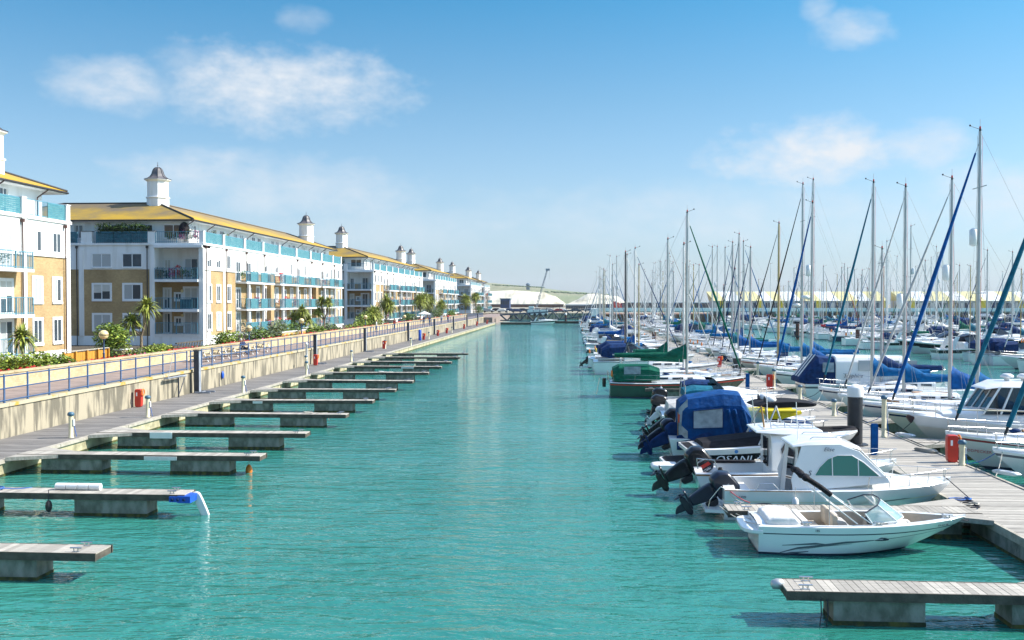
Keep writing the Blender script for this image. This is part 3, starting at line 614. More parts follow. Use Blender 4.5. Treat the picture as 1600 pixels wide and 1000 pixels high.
def building(name, label, y0, y1, F):
    L = y1-y0; b = thing('apartment_building', label, 'building', (-35, y0, 2.0), 0, 'white and tan waterfront apartment blocks')
    WB = -23.4; Z1, Z2, ZT = 1.15, 7.5, 9.8
    near_log = F.get('loggia', True)
    # footprint solids (x0,x1,y0,y1)
    sol = [(-13, -4.7, 0, L), (-4.7, 0, 1.9 if near_log else 0, L), (WB, -13, 0, 12), (WB, -13, L-12, L)]
    for nm, za, zb, m in (('plinth', -1.5, Z1, 'render_white'), ('brick_wall', Z1, Z2, 'brick_tan'), ('upper_wall', Z2, ZT, 'render_white')):
        s = MB()
        for (a, c, d, e) in sol: s.box(a, c, d, e, za, zb, m)
        if near_log and nm == 'plinth': s.box(-4.7, -.42, 0, 1.9, za, Z1, m)
        s.build(nm, b)
    s = MB()
    if near_log: s.box(-.42, 0, 0, 1.9, -1.5, ZT, 'render_white')
    P = F['pilasters']
    for y in P: s.box(0, .07, y-.24, y+.24, -1.5, ZT+.02, 'render_white')
    for x in ([-4.95, -11.9] if near_log else []): s.box(x-.24, x+.24, -.07, 0, Z1 if x < -9 else -1.5, ZT-.35 if x < -9 else ZT, 'render_white')
    s.box(.0, .10, .26, L-.26, Z2-.06, Z2+.06, 'render_white')
    s.build('pilaster', b)
    # terrace slab with parapet posts, rails and screens
    s = MB(); s.box(-1.8, .12, -.12, L+.12, ZT, ZT+.2, 'render_white'); s.box(WB, -1.8, -.12, 1.2, ZT, ZT+.2, 'render_white'); s.box(WB, -1.8, L-1.2, L+.12, ZT, ZT+.2, 'render_white'); s.build('terrace_slab', b)
    for y in F['posts']:
        s = MB(); s.box(-.36, .06, y-.24, y+.24, ZT+.2, ZT+1.3, 'render_white'); s.box(-.40, .1, y-.28, y+.28, ZT+1.3, ZT+1.36, 'trim_white'); s.build('parapet_post', b)
    ps = F['posts']
    for i in range(len(ps)-1):
        a, c = ps[i]+.27, ps[i+1]-.27; rm = rail_mesh(c-a).mesh('railing'); link('railing', rm, b, (-.1, a, ZT+.2))
        k = F['screens'][i] if i < len(F['screens']) else 1
        if k: link('screen', screen_mesh((c-a)*k, 1.0).mesh('screen'), b, (-.06, a+(c-a)*(1-k)*(.5 if k > .5 else 1), ZT+.2))
        if rnd.random() < .35: potted(b, -.8, rnd.uniform(a+.5, c-.5), ZT+.35)
    # end face parapets
    if F.get('endrail', True):
        for (xa, xb, scr) in [(-4.6, -.5, None), (-10.4, -5.35, 'screen_dark'), (-22.6, -12.3, 'screen_dark')]:
            o = link('railing', rail_mesh(xb-xa, sp=.2).mesh('railing'), b, (xb, .0, ZT+.2), math.pi/2)
            if scr: link('screen', screen_mesh(xb-xa, 1.0, scr).mesh('screen'), b, (xb, -.03, ZT+.2), math.pi/2)
        for x in (-4.97, -11.3): s = MB(); s.box(x-.6 if x < -9 else x-.38, x+.45 if x < -9 else x+.32, -.06, .4, ZT+.2, ZT+1.3, 'render_white'); s.box(x-.65 if x < -9 else x-.42, x+.5 if x < -9 else x+.37, -.1, .44, ZT+1.3, ZT+1.36, 'lead'); s.build('parapet_post', b)
        for i in range(26): potted(b, -5.5-i*.19, .25, ZT+.75, 1)
    # top floor, set back
    s = MB(); s.box(-12, -1.9, 1.3, L-.12, ZT+.2, 12.1, 'render_white'); s.box(WB+.9, -12, 1.3, 10.8, ZT+.2, 12.1, 'render_white'); s.box(WB+.9, -12, L-10.8, L-.12, ZT+.2, 12.1, 'render_white'); s.build('top_storey', b)
    # roof: hipped U
    xo, xr, xi, e, zr, ze = -1.15, -7.3, -13.45, .55, 14.45, 12.3
    LF_ = L+2.45   # the roof oversails the far end
    A0, A1, R0, R1 = (xo, e, ze), (xo, LF_-e, ze), (xr, 6.7, zr), (xr, LF_-6.7, zr); I0, I1 = (xi, 12.85, ze), (xi, LF_-12.85, ze)
    B0, C0, D0, B1, C1, D1 = (WB, e, ze), (WB+6.15, 6.7, zr), (WB, 12.85, ze), (WB, LF_-e, ze), (WB+6.15, LF_-6.7, zr), (WB, LF_-12.85, ze)
    s = MB(); s.quad(B0, A0, R0, C0, 'roof_lichen'); s.quad(A0, A1, R1, R0, 'roof_lichen'); s.quad(A1, B1, C1, R1, 'roof_lichen'); s.quad(C0, R0, I0, D0, 'roof_lichen'); s.quad(R0, R1, I1, I0, 'roof_lichen'); s.quad(R1, C1, D1, I1, 'roof_lichen')
    s.add([B0, C0, D0], [(0, 2, 1)], 'roof_lichen'); s.add([B1, C1, D1], [(0, 1, 2)], 'roof_lichen')
    for a, c, d, f in ((xi, xo, e, LF_-e), (WB, xi, e, 12.85), (WB, xi, LF_-12.85, LF_-e)): s.box(a, c, d, f, 12.1, ze-.04, 'trim_white')
    rf = s.build('roof', b)
    s = MB()
    for p, q_ in ((A0, R0), (A1, R1), (R0, R1), (R0, C0), (R1, C1), (B0, C0), (I0, R0)): s.tube(Vector(p)+Vector((0, 0, .04)), Vector(q_)+Vector((0, 0, .04)), .09, 'roof_lichen' if p == R0 and q_ == R1 else 'roof_trim', n=6)
    s.build('ridge_cap', rf)
    s = MB(); s.tube((xo+.06, e, 12.2), (xo+.06, LF_-e, 12.2), .07, 'roof_trim'); s.tube((WB, e-.06, 12.2), (xo, e-.06, 12.2), .07, 'roof_trim'); s.tube((WB, LF_-e+.06, 12.2), (xo, LF_-e+.06, 12.2), .07, 'roof_trim'); s.build('gutter', rf)
    cupola(b, xr, 6.7, zr-.1); cupola(b, *F.get('cup', (-4.5, L-3.2, 13.4)))
    # downpipes
    for y in F['pipes']:
        s = MB(); s.path([(xo+.1, y, 12.15), (-1.8, y-.1, 11.6), (-1.8, y-.1, ZT+.3)], .045, 'pipe_brown'); s.path([(.13, y, ZT-.1), (.13, y, -1.0)], .045, 'pipe_brown'); s.box(.04, .22, y-.1, y+.1, ZT-.3, ZT-.08, 'pipe_brown'); s.build('downpipe', b)
    if near_log:
        for x in (-4.5-.9, -12.3): s = MB(); s.path([(x, -.12, ZT-.1), (x, -.12, -1.0)], .05, 'roof_trim'); s.box(x-.1, x+.1, -.2, -.04, ZT-.3, ZT-.05, 'roof_trim'); s.build('downpipe', b)
    # river face windows
    FL = [(1.72, 'river'), (4.45, 'river'), (7.75, 'up')]
    for y in F['wins']:
        for z, k in FL: put_win(b, k, 0, y, z)
    for y in F['doors']:
        for z in (1.2, 3.72, 6.55): put_win(b, 'door', 0, y, z)
    for y in F['topwins']: put_win(b, 'top', -1.9, y, ZT+.75)
    # balcony groups
    for (a, c) in F['balconies']:
        for fl, z in enumerate((.95, 3.46, 6.3)):
            s = MB(); s.box(0, 1.15, a, c, z, z+.18, 'trim_white'); bo = s.build('balcony', b)
            link('railing', rail_mesh(c-a-.1, depth=1.0).mesh('railing'), bo, (1.08, a+.05, z+.18))
            for (p, q_) in F['screens_b']:
                if a <= p < c: link('screen', screen_mesh(min(q_, c-.1)-p).mesh('screen'), bo, (1.12, p, z+.18))
            y = a+.5
            while y < c-.5:
                if rnd.random() < .30: potted(bo, .6, y, z+.2)
                y += 1.2
    for (a, c) in F['balconies']:
        n = max(1, round((c-a)/6))
        for k in range(n):
            yy = a+(c-a)*(k+.28)/n
            for z0_, z1_ in ((1.13, 3.46), (3.64, 6.3)): MB().box(.78, 1.02, yy-.13, yy+.13, z0_, z1_, 'trim_white').build('column', b)
    for y, w in F['piers']:
        s = MB(); s.box(.0, .5, y-w/2, y+w/2, Z1, Z2, 'brick_tan'); s.box(.0, .52, y-w/2-.02, y+w/2+.02, -1.5, Z1, 'render_white'); s.build('pier', b)
    # end face
    for x in (-6.9, -9.9, -15.5, -18.8):
        for z, k in ((1.75, 'end'), (4.62, 'end'), (7.7, 'pair')): put_win(b, k, x, 0, z, 'S')
    for x, k in ((-6.0, 'top'), (-9.3, 'pair'), (-12.8, 'top'), (-17, 'pair'), (-3.4, 'pair')): put_win(b, k, x, 1.3, ZT+.75, 'S')
    if near_log:
        for fl, z in enumerate((Z1-.05, 3.46, 6.3, 9.55)):
            s = MB(); s.box(-4.68, -.44 if z < 9 else -.0, -.28 if z > 1.5 else -.05, 1.88, z, z+.24, 'trim_white')
            bo = s.build('loggia_slab', b)
            if fl < 3:
                link('railing', rail_mesh(4.1, sp=.15).mesh('railing'), bo, (-.5, -.2, z+.24), math.pi/2)
                put_win(b, 'door', -1.9, 1.75 if fl < 2 else 1.9, z+.25, 'S'); put_win(b, 'slim', -4.25, 1.75 if fl < 2 else 1.9, z+.3, 'S')
                if fl < 2: put_win(b, 'tiny', -3.15, 1.75, z+1.15, 'S'); MB().ball((-2.75, 1.68, z+2.0), .16, 'lamp_globe', 10).build('wall_lamp', b)
        s = MB(); s.box(-4.69, -.43, 1.75, 1.895, Z1, Z2-1.2, 'brick_tan'); s.build('loggia_wall', b)
        if F.get('deco'):
            for k in range(7): potted(b, -4.3+k*.55, .35, 6.5, [2, 1, 4, 3, 0, 1, 2][k])
            s = MB(); s.box(-2.2, -1.0, -.14, -.12, 3.74, 4.65, 'screen_dark'); s.build('screen', b)
            for k in range(5): potted(b, -3.6+k*.7, .5, ZT+.3, [1, 2, 4, 1, 4][k])
            s = MB(); s.lathe([(.03, 0), (.03, 1.6), (.0, 1.6)], 'roof_trim', (0, 0, 0), 6); s.lathe([(.5, 1.0), (.5, 1.6), (.3, 2.0), (.05, 2.15)], 'canvas_black', (0, 0, -.2), 8); s.build('garden_parasol', b, (-2.1, .7, ZT+.3))
    return b
def feat(L, far=False):
    k = L/54.6; F = dict(pilasters=[y*k for y in (5.4,)]+[L-.24], posts=[.2]+[y*k for y in (5.4, 11.6, 17.7, 23.7, 30.8, 37.4, 43, 49.4)]+[L-.24], screens=[.95, .95, .95, .95, .95, .95, .95, .95, .95],
        pipes=[y*k for y in (.5, 5.9, 11.9, 17.9, 31, 37.7, 43.3, 49.8)], wins=[y*k for y in (1.5, 3.9, 6.8, 15.8, 18.7, 22.6, 28.6, 34.8, 37.0, 46, 48.6, 50.4)]+[L-1.9],
        doors=[y*k for y in (9.5, 12.8, 20.9, 25.6, 31.6, 40.4, 43.4)], topwins=[y*k for y in (2.5, 8, 10, 14, 16, 20, 22, 27, 29, 34, 36, 41, 46, 48, 52)],
        balconies=[(8.9*k, 18.4*k), (20.5*k, 38.2*k), (39.6*k, 51.2*k)], screens_b=[(a*k, c*k) for a, c in ((10.2, 12.4), (13.6, 15.8), (22.4, 25.0), (28.0, 30.4), (33.6, 35.6), (43.3, 45.6), (48.2, 50.2))],
        piers=[(19.5*k, 1.2*k), (38.9*k, 1.2*k)])
    F['doors'] = [y for y in F['doors']]
    return F
F2 = feat(54.6); F2['deco'] = True
B2 = building('apartment_building', 'nearest fully visible tan and white apartment block with yellow lichen roof', 89.1, 143.7, F2)
F1 = feat(54.6); Lb = 54.9
F1.update(pilasters=[49.3, Lb-.28], posts=[.2, 10, 20, 30, 38, 44, 49.3, Lb-.24], screens=[1, 1, 1, 1, 1, 1, .45], pipes=[40, 49.0, Lb-.75], wins=[50.8, 53.2, 36, 41], doors=[47.3, 44, 33], topwins=[43, 45.6, 50.2, 47.5],
          balconies=[(30, 48.5)], screens_b=[(33, 36)], piers=[])
F1['endrail'] = False; F1['cup'] = (-4.05, Lb-3.0, 13.3)
B1 = building('apartment_building', 'closest apartment block, cut off by the left edge of the photo', 10, 64.9, F1)
building('apartment_building', 'third apartment block along the quay, two white cupolas on its roof', 167.2, 222.2, feat(55))
building('apartment_building', 'fourth apartment block along the quay, seen partly behind palm trees', 243, 287.5, feat(44.5))
building('apartment_building', 'fifth apartment block, narrow slice near the end of the row', 329, 366.5, feat(37.5))
building('apartment_building', 'last and farthest apartment block at the end of the quay', 380, 404, feat(24))
# ================================================================== PLANTS
def blades(s, c, n, ln, m, r, droop=.5, w=.06, up=-.3):
    for i in range(n):
        a = r.uniform(0, 6.28); e = math.asin(r.uniform(up, 1)); l = ln*r.uniform(.7, 1.1); d = Vector((math.cos(a)*math.cos(e), math.sin(a)*math.cos(e), math.sin(e)))
        side = Vector((-math.sin(a), math.cos(a), 0))*w; p0 = Vector(c); p1 = p0+d*l*.55; p2 = p1+d*l*.45-Vector((0, 0, droop*l*r.uniform(.2, .9)))
        s.add([p0-side*.5, p0+side*.5, p1+side, p1-side, p2], [(0, 1, 2, 3), (3, 2, 4)], m)
def palm(loc, lab, heads, seed, ln=.85, cat='palm tree', n=170):
    r = random.Random(seed); o = thing('palm_tree', lab, cat, loc, 0, 'spiky palms in the garden strip')
    t = MB(); hz = max(h[2] for h in heads); fork = Vector((0, 0, hz*.45))
    t.tube((0, 0, -.4), fork, .14, 'trunk', .10)
    for h in heads: mid = (fork+Vector(h))*.5+Vector((h[0]*.25, h[1]*.25, 0)); t.tube(fork, mid, .09, 'trunk', .075); t.tube(mid, h, .075, 'trunk', .06)
    t.build('trunk', o); c = MB()
    for h in heads: blades(c, h, n, ln, 'palm_leaf', r); blades(c, Vector(h)-Vector((0, 0, .15)), n//4, ln*.8, 'palm_leaf', r, 1.0, up=-.9)
    c.build('crown', o); return o
def pz(px, py, X): p = onx(px, py, X); return p
P_ = lambda px, X: onx(px, 560, X)[1]
palm((-31.5, P_(37, -31.5), 2.2), 'short leaning palm in front of the nearest building', [(-.3, .3, 2.15)], 1, 1.15)
palm((-31.5, P_(221, -31.5), 2.2), 'forked palm standing beside the big round bush', [(-.75, 0, 2.7), (.35, .2, 3.8)], 2, 1.25)
palm((-31.0, P_(468, -31), 2.2), 'bushy many headed palm before the middle of the second block', [(-.7, .2, 2.4), (.4, -.2, 3.1), (.9, .3, 2.0), (0, .4, 2.7)], 3, 1.2)
palm((-31.0, P_(507, -31), 2.2), 'tall slim palm beside a globe lamp by the second block', [(-.4, .2, 4.2), (.5, 0, 4.0), (-.8, .1, 2.9)], 4, 1.1)
palm((-31, P_(432, -31), 2.2), 'low spiky palm among the hedges by the second block', [(0, 0, 1.1)], 5, 1.2)
for i, (px, h, hd) in enumerate([(578, 3.0, 2), (586, 3.4, 3), (603, 5.6, 3), (657, 6.4, 3), (668, 6.0, 3), (691, 4.6, 3), (727, 6.5, 3), (744, 7.5, 4)]):
    r = random.Random(i+20); Y = P_(px, -30.8)
    palm((-30.8, Y, 2.2), 'green palm in the far garden strip, %s past the second block' % ordinal(i+1), [(r.uniform(-1, 1)*h*.12, r.uniform(-1, 1)*h*.12, h*.78*r.uniform(.72, 1)) for _ in range(hd+1)], 30+i, 1.4+h*.12, n=150)
def bush(loc, size, lab, m='leaf', n=900, leaf=.13, seed=1, name='bush', grp='garden bushes', cat='bush', m2=None):
    r = random.Random(seed); s = MB(); sx, sy, sz = size
    lob = [(r.uniform(-.55, .55)*sx, r.uniform(-.55, .55)*sy, r.uniform(.25, .7)*sz, r.uniform(.35, .6)) for _ in range(9)]
    for i in range(n):
        lx, ly, lz, lr = r.choice(lob); d = Vector((r.gauss(0, 1), r.gauss(0, 1), r.gauss(0, 1))).normalized()*(r.random()**.25)
        c = Vector((lx+d.x*lr*sx, ly+d.y*lr*sy, max(.03, lz+d.z*lr*sz*.7))); t = r.uniform(0, 6.28); u = Vector((math.cos(t), math.sin(t), r.uniform(-.7, .9)))*leaf; v = Vector((-math.sin(t), math.cos(t), r.uniform(-.7, .7)))*leaf*.45
        s.quad(c-v, c+u*.5-v, c+u, c+v, m2 if m2 and r.random() < .35 else m)
    for k in range(5): a = r.uniform(0, 6.28); s.tube((0, 0, 0), (math.cos(a)*sx*.3, math.sin(a)*sy*.3, sz*.5), .025, 'trunk', n=5)
    o = s.build(name, None, loc, 0); tag(o, lab, cat, grp); return o
bush((-31.2, P_(186, -31.2), 2.2), (1.5, 1.6, 2.9), 'big round evergreen bush beside the nearest globe lamp', 'leaf', 4200, .15, 1, m2='leaf_yellow')
bush((-31.2, P_(160, -31.2), 2.2), (.7, .9, 1.6), 'dark shrub between the lamp and the round bush', 'leaf_dark', 900, .12, 2)
bush((-30.6, P_(25, -30.6), 2.2), (1.1, 3.2, 1.5), 'clipped yellow green hedge at the left edge of the photo', 'leaf_yellow', 2600, .14, 3, m2='leaf')
bush((-30.6, P_(76, -30.6), 2.2), (1.1, 2.0, 1.3), 'leafy hedge between the leaning palm and the orange fence', 'leaf', 1900, .14, 4, m2='leaf_yellow')
bush((-30.4, P_(205, -30.4), 2.2), (.8, 1.8, 1.0), 'low pale shrub at the foot of the forked palm', 'leaf_grey', 1100, .12, 5, m2='leaf_yellow')
bush((-30.6, P_(245, -30.6), 2.2), (.9, 3.4, 1.2), 'mixed shrubs before the white plinth of the second block', 'leaf_yellow', 1600, .14, 6, m2='leaf')
bush((-30.6, P_(358, -30.6), 2.2), (1, 3.2, 1.9), 'bright green bush beside the second globe lamp', 'leaf', 1800, .16, 7, m2='leaf_yellow')
for i, (px, sy, h, m, m2) in enumerate([(405, 4.0, 1.8, 'leaf', 'leaf_grey'), (432, 4.5, 2.4, 'leaf_grey', 'leaf'), (452, 4, 2.0, 'leaf_dark', 'leaf'), (490, 5, 1.6, 'leaf', 'leaf_yellow'), (520, 5, 1.4, 'leaf_grey', 'leaf'), (560, 5, 1.6, 'leaf_yellow', 'leaf'), (572, 5, 3.0, 'leaf', 'leaf_yellow'), (590, 6, 2.2, 'leaf_grey', 'leaf'),
        (640, 6, 2.2, 'leaf_dark', 'leaf'), (684, 8, 3.4, 'leaf_dark', 'leaf'), (704, 8, 2.2, 'leaf', 'leaf'), (748, 9, 3, 'leaf_dark', 'leaf')]):
    bush((-30.9, P_(px, -30.9), 2.2), (1.2, sy, h), 'hedge clump in the garden strip, %s beyond the second globe lamp' % ordinal(i+1), m, 1300, .2, 40+i, m2=m2)
# red and pink bedding along the garden wall: nobody could count it
r = random.Random(5); s = MB()
for i in range(5200):
    y = 40+220*r.random()**1.6; 
    k = r.random(); m = 'petal_red' if math.sin(y*.55)+.1 > r.uniform(-.6, .6) else ('petal_pink' if k < .22 else 'leaf')
    c = Vector((-29.45-r.random()*.55, y, 2.68+r.random()*.22)); t = r.uniform(0, 6.28); z_ = .04+y*.0006; u = Vector((math.cos(t), math.sin(t), r.uniform(-.5, .5)))*z_; v = Vector((-math.sin(t), math.cos(t), r.uniform(-.5, .5)))*z_
    s.quad(c-u, c-v, c+u, c+v, m)
tag(s.build('flower_bed'), 'red and pink bedding flowers along the top of the garden wall', 'flowers', kind='stuff')
# flower bed planter edge so that blooms sit in soil
MB().box(-30.1, -29.26, -10, 262, 2.2, 2.72, 'soil').build('planter_soil')['kind'] = 'structure'
# orange fence behind the flowers
f = MB(); ya, yb = P_(98, -30.3), P_(168, -30.3); n = 26
for i in range(n): y = ya+(yb-ya)*i/n; f.box(-30.35, -30.31, y, y+(yb-ya)/n-.02, 2.3, 3.35, 'gold_fence')
for i in range(5): y = ya+(yb-ya)*i/4; f.box(-30.30, -30.18, y-.06, y+.06, 2.3, 3.42, 'gold_fence')
f.box(-30.36, -30.2, ya-.05, yb+.05, 3.42, 3.47, 'timber_edge')
tag(f.build('board_fence'), 'orange stained timber board fence behind the flower bed', 'fence')
f = MB(); f.box(0, .9, 0, 1.6, 0, .9, 'brick_cream'); f.box(-.05, .95, -.05, 1.65, .9, .97, 'trim_white'); tag(f.build('brick_planter', None, (-31.4, P_(178, -31), 2.25)), 'small cream brick planter beside the round bush', 'planter')
f = MB()
for i in range(9): f.tube((0, i*.55, 0), (0, i*.55+.35, .9), .05, 'timber_dark', n=4)
f.box(-.06, .06, -.1, 5.2, .9, 1.0, 'timber_dark'); f.box(-.06, .06, -.1, 5.2, .3, .38, 'timber_dark')
tag(f.build('lattice_fence', None, (-30.6, P_(276, -30.6), 2.25)), 'dark timber trellis fence in front of the white plinth', 'fence')
f = MB(); f.box(0, .6, 0, 9, 0, .95, 'brick_cream')
for i in range(6): f.box(.6, .63, i*1.6+.1, i*1.6+.8, .15, .8, 'gold_fence')
f.box(-.05, .68, -.05, 9.05, .95, 1.02, 'trim_white'); tag(f.build('brick_planter', None, (-30.7, P_(431, -30.7), 2.25)), 'long brick planter with orange panels by the bushy palm', 'planter')
# ================================================================== FAR SHORE
def far():
    m = MB(); m.box(-700, 400, 335, 1150, -3, 2.2, 'wall_conc'); m.build('far_quay')['kind'] = 'structure'
    MB().box(-400, -22, 262, 335, -3, 1.95, 'promenade').build('promenade_end')['kind'] = 'structure'
    # cliff from photo skyline points at Y
    def ridge(name, pts, Y, z0, m, depth, label=None, steps=6, back=0, jag=1.0, seed=0):
        r = random.Random(seed); P = []
        for (a, b) in zip(pts[:-1], pts[1:]):
            n = max(2, int(abs(b[0]-a[0])/2.0))
            for k in range(n): t = k/n; P.append((a[0]+(b[0]-a[0])*t, a[1]+(b[1]-a[1])*t))
        P.append(pts[-1]); rows = []
        for j in range(steps+1):
            row = []
            for (px, py) in P:
                X, _, Z = ony(px, py, Y); t = j/steps; w = (0 if j in (0,) else 1)
                row.append((X+r.uniform(-1, 1)*jag*w, Y-depth*(1-t)**1.0+r.uniform(-1, 1)*jag*4*w*(1 if j < steps else .3), z0+(Z-z0)*(t**.8)+(r.uniform(-.3, .3)*jag if 0 < j < steps else 0)))
            rows.append(row)
        if back: rows.append([(x, y+back, z*.9) for (x, y, z) in rows[-1]]); rows.append([(x, y+back+10, z0-5) for (x, y, z) in rows[-2]])
        b = MB(); b.loft(rows, m, closed=False, caps=False, smooth=True); return b
    b = ridge('cliff', [(700, 452), (770, 455), (800, 453.5), (850, 457), (868, 463), (884, 476)], 1500, 0, 'chalk', 35, back=160, jag=.42, seed=2)
    o = b.build('chalk_cliff'); o['kind'] = 'structure'
    b = ridge('cliff2', [(884, 475.8), (900, 469), (918, 459), (935, 458.5), (955, 462), (966, 463), (974, 470), (980, 476)], 1650, 0, 'chalk', 40, back=200, jag=.42, seed=3)
    o = b.build('chalk_cliff'); o['kind'] = 'structure'
    b = ridge('hill', [(600, 437), (700, 440), (768, 442), (800, 445), (840, 449), (870, 453), (890, 455), (915, 457), (940, 461), (965, 468), (985, 475.6)], 2600, 0, 'hill_grass', 700, back=400, jag=2, seed=4)
    b.build('hill')['kind'] = 'structure'
    MB().box(-900, 400, 1150, 2600, -3, 1.0, 'hill_grass').build('far_ground')['kind'] = 'structure'
    # distant tower on the hill, woods
    x, y, z = ony(825, 449, 2400); t = MB(); t.lathe([(5, -14), (4.5, 8), (6, 9), (5, 12), (1, 14)], 'slate_blue', n=10); tag(t.build('distant_tower', None, (x, y, z-3)), 'small blue tower standing on top of the far green hill', 'tower')
    t = MB()
    for i in range(260):
        px = rnd.uniform(770, 850) if i < 90 else rnd.uniform(850, 950); py = (443.5+(px-770)*.05+1.5) if i < 90 else 455+(px-850)*.045+rnd.uniform(0, 2)
        x, y, z = ony(px, py, 2420+rnd.uniform(-80, 80)); t.ball((x, y, z), rnd.uniform(1.2, 2.4), 'leaf_dark', 6, (2.2, 1, .7))
    tag(t.build('far_woodland'), 'dark hedges and trees along the ridge of the far hill', 'woodland', kind='stuff')
    # dark promenade wall / shops at cliff foot
    def slab(name, pxa, pya, pxb, pyb, Y, dep, m, lab, cat, roof=None, wins=0):
        x0, _, z1 = ony(pxa, pya, Y); x1, _, z0 = ony(pxb, pyb, Y); o = thing(name, lab, cat, (x0, Y, z0))
        w = x1-x0; h = z1-z0; b = MB(); b.box(0, w, 0, dep, -3, h, m); b.build('wall', o)
        if roof: b = MB(); b.box(-.4, w+.4, -.4, dep+.4, h, h+h*.18, roof); b.build('roof', o)
        if wins:
            b = MB(); n = wins
            for k in range(n): b.box(w*(k+.2)/n, w*(k+.8)/n, -.12, -.001, h*.25, h*.75, 'win_glass')
            b.build('window', o)
        return o
    slab('low_building', 762, 477, 880, 487, 640, 14, 'brown_brick', 'long dark low building below the chalk cliff', 'building', 'lead', 26)
    slab('glass_building', 782, 468, 796, 478, 560, 12, 'cloth_denim', 'dark blue glass building left of the bridge', 'building', 'slate_blue', 4)
    slab('low_building', 884, 477, 930, 486, 520, 12, 'lead', 'grey low building behind the bridge', 'building', 'roof_pale', 12)
    slab('low_building', 930, 476, 968, 482, 480, 12, 'cloth_navy', 'dark boatyard shed left of the red containers', 'building', 'lead', 8)
    for j, (a, c, d) in enumerate([(957, 471, 964), (964, 472.5, 968), (969, 474, 974), (974, 475, 979)]): 
        o = slab('container', a, c, d, 478.5, 470, 5, 'red', 'stacked red container by the boatyard, %s from the left' % ordinal(j+1), 'container'); o['group'] = 'red containers'
    slab('long_shed', 975, 474, 1112, 481, 430, 16, 'lead', 'long grey roofed boatyard sheds behind the masts', 'building', 'slate_blue', 40)
    # bridge
    br = thing('footbridge', 'dark steel lattice bridge crossing the end of the channel', 'bridge', (0, 272, 0))
    xl, _, zl = ony(782, 491, 272); xr, _, zr = ony(926, 482, 272); d = MB(); d.add([(xl, -1.6, zl-.35), (xr, -1.6, zr-.35), (xr, 1.6, zr-.35), (xl, 1.6, zl-.35), (xl, -1.6, zl), (xr, -1.6, zr), (xr, 1.6, zr), (xl, 1.6, zl)], [(0, 3, 2, 1), (4, 5, 6, 7), (0, 1, 5, 4), (1, 2, 6, 5), (2, 3, 7, 6), (3, 0, 4, 7)], 'bridge_steel'); d.build('deck', br)
    for s_ in (-1.6, 1.6):
        d = MB(); n = 14; pt = lambda k, lo: (xl+(xr-xl)*k/n, s_, zl+(zr-zl)*k/n-(1.7+.9*math.sin(math.pi*k/n) if lo else .2))
        for k in range(n): d.tube(pt(k, k % 2 == 1), pt(k+1, (k+1) % 2 == 1), .13, 'bridge_steel', n=5); 
        for k in range(n): d.tube(pt(k, 1), pt(k+1, 1), .13, 'bridge_steel', n=5)
        for k in range(n+1): a = pt(k, 0); d.tube(a, (a[0], a[1], a[2]+1.2), .05, 'bridge_steel', n=4)
        a, b_ = pt(0, 0), pt(n, 0); d.tube((a[0], a[1], a[2]+1.2), (b_[0], b_[1], b_[2]+1.2), .06, 'bridge_steel', n=5)
        d.build('truss', br)
    o = slab('bridge_abutment', 924, 482, 934, 509, 270, 12, 'render_white', 'white concrete block at the right end of the bridge', 'abutment')
    # crane
    c = thing('crane', 'mobile crane with long raised lattice jib behind the bridge', 'crane', ony(838, 481, 330)); b0 = Vector((0, 0, 0)); tp = Vector(ony(855, 422, 330))-Vector(ony(838, 481, 330))
    d = MB(); d.box(-3, 4, -1.3, 1.3, -2.4, -.6, 'white_plastic'); d.box(-2.6, -.8, -1.2, 1.2, -.6, .6, 'white_plastic'); d.build('body', c)
    d = MB()
    for k in range(4): d.tube((-2.4+k*1.9, -1.35, -2.3), (-2.4+k*1.9, 1.35, -2.3), .5, 'rubber', n=12)
    d.build('wheel', c)
    d = MB(); n = 14
    off = [Vector((-.28, -.28, 0)), Vector((.28, -.28, 0)), Vector((.28, .28, 0)), Vector((-.28, .28, 0))]
    for k in range(4): d.tube(off[k], tp+off[k]*.6, .07, 'steel_light', n=4)
    for k in range(n):
        for q_ in range(4): d.tube(tp*k/n+off[q_]*(1-.4*k/n), tp*(k+1)/n+off[(q_+1) % 4]*(1-.4*(k+1)/n), .045, 'steel_light', n=4)
    d.box(tp.x-.5, tp.x+.9, -.3, .3, tp.z-.2, tp.z+.5, 'steel_light'); d.build('jib', c)
    d = MB(); d.tube(tp+Vector((.8, 0, 0)), (tp.x+.8, 0, tp.z-3), .03, 'wire'); d.build('hook_cable', c)
    # low breakwater quay on the right with the parade of yellow and white units
    m = MB(); x0 = ony(934, 480, 300)[0]; m.box(x0, 700, 300, 335, -3, 2.3, 'brown_brick'); tag(m.build('breakwater_wall'), 'long harbour wall below the yellow and white parade', 'wall')
    m = MB(); m.box(x0, 700, 299.2, 300.2, 3.3, 4.3, 'render_white'); k = x0
    while k < 420: m.box(k, k+.35, 299.3, 299.9, 0, 3.3, 'render_white'); k += 4.2
    m.box(x0, 700, 299.5, 303, 3.0, 3.3, 'facade_grey'); tag(m.build('walkway_deck'), 'raised pale concrete walkway along the front of the parade', 'walkway')
    edges = [1115, 1133, 1159, 1192, 1208, 1224, 1252, 1283, 1312, 1341, 1361, 1388, None, 1409, 1431, 1455, 1490, 1513, 1541, 1572, 1600, 1630, 1665, 1700]
    cols = 'YWYWYWYWYWYxYYWYWYWYWYW'
    k = 0
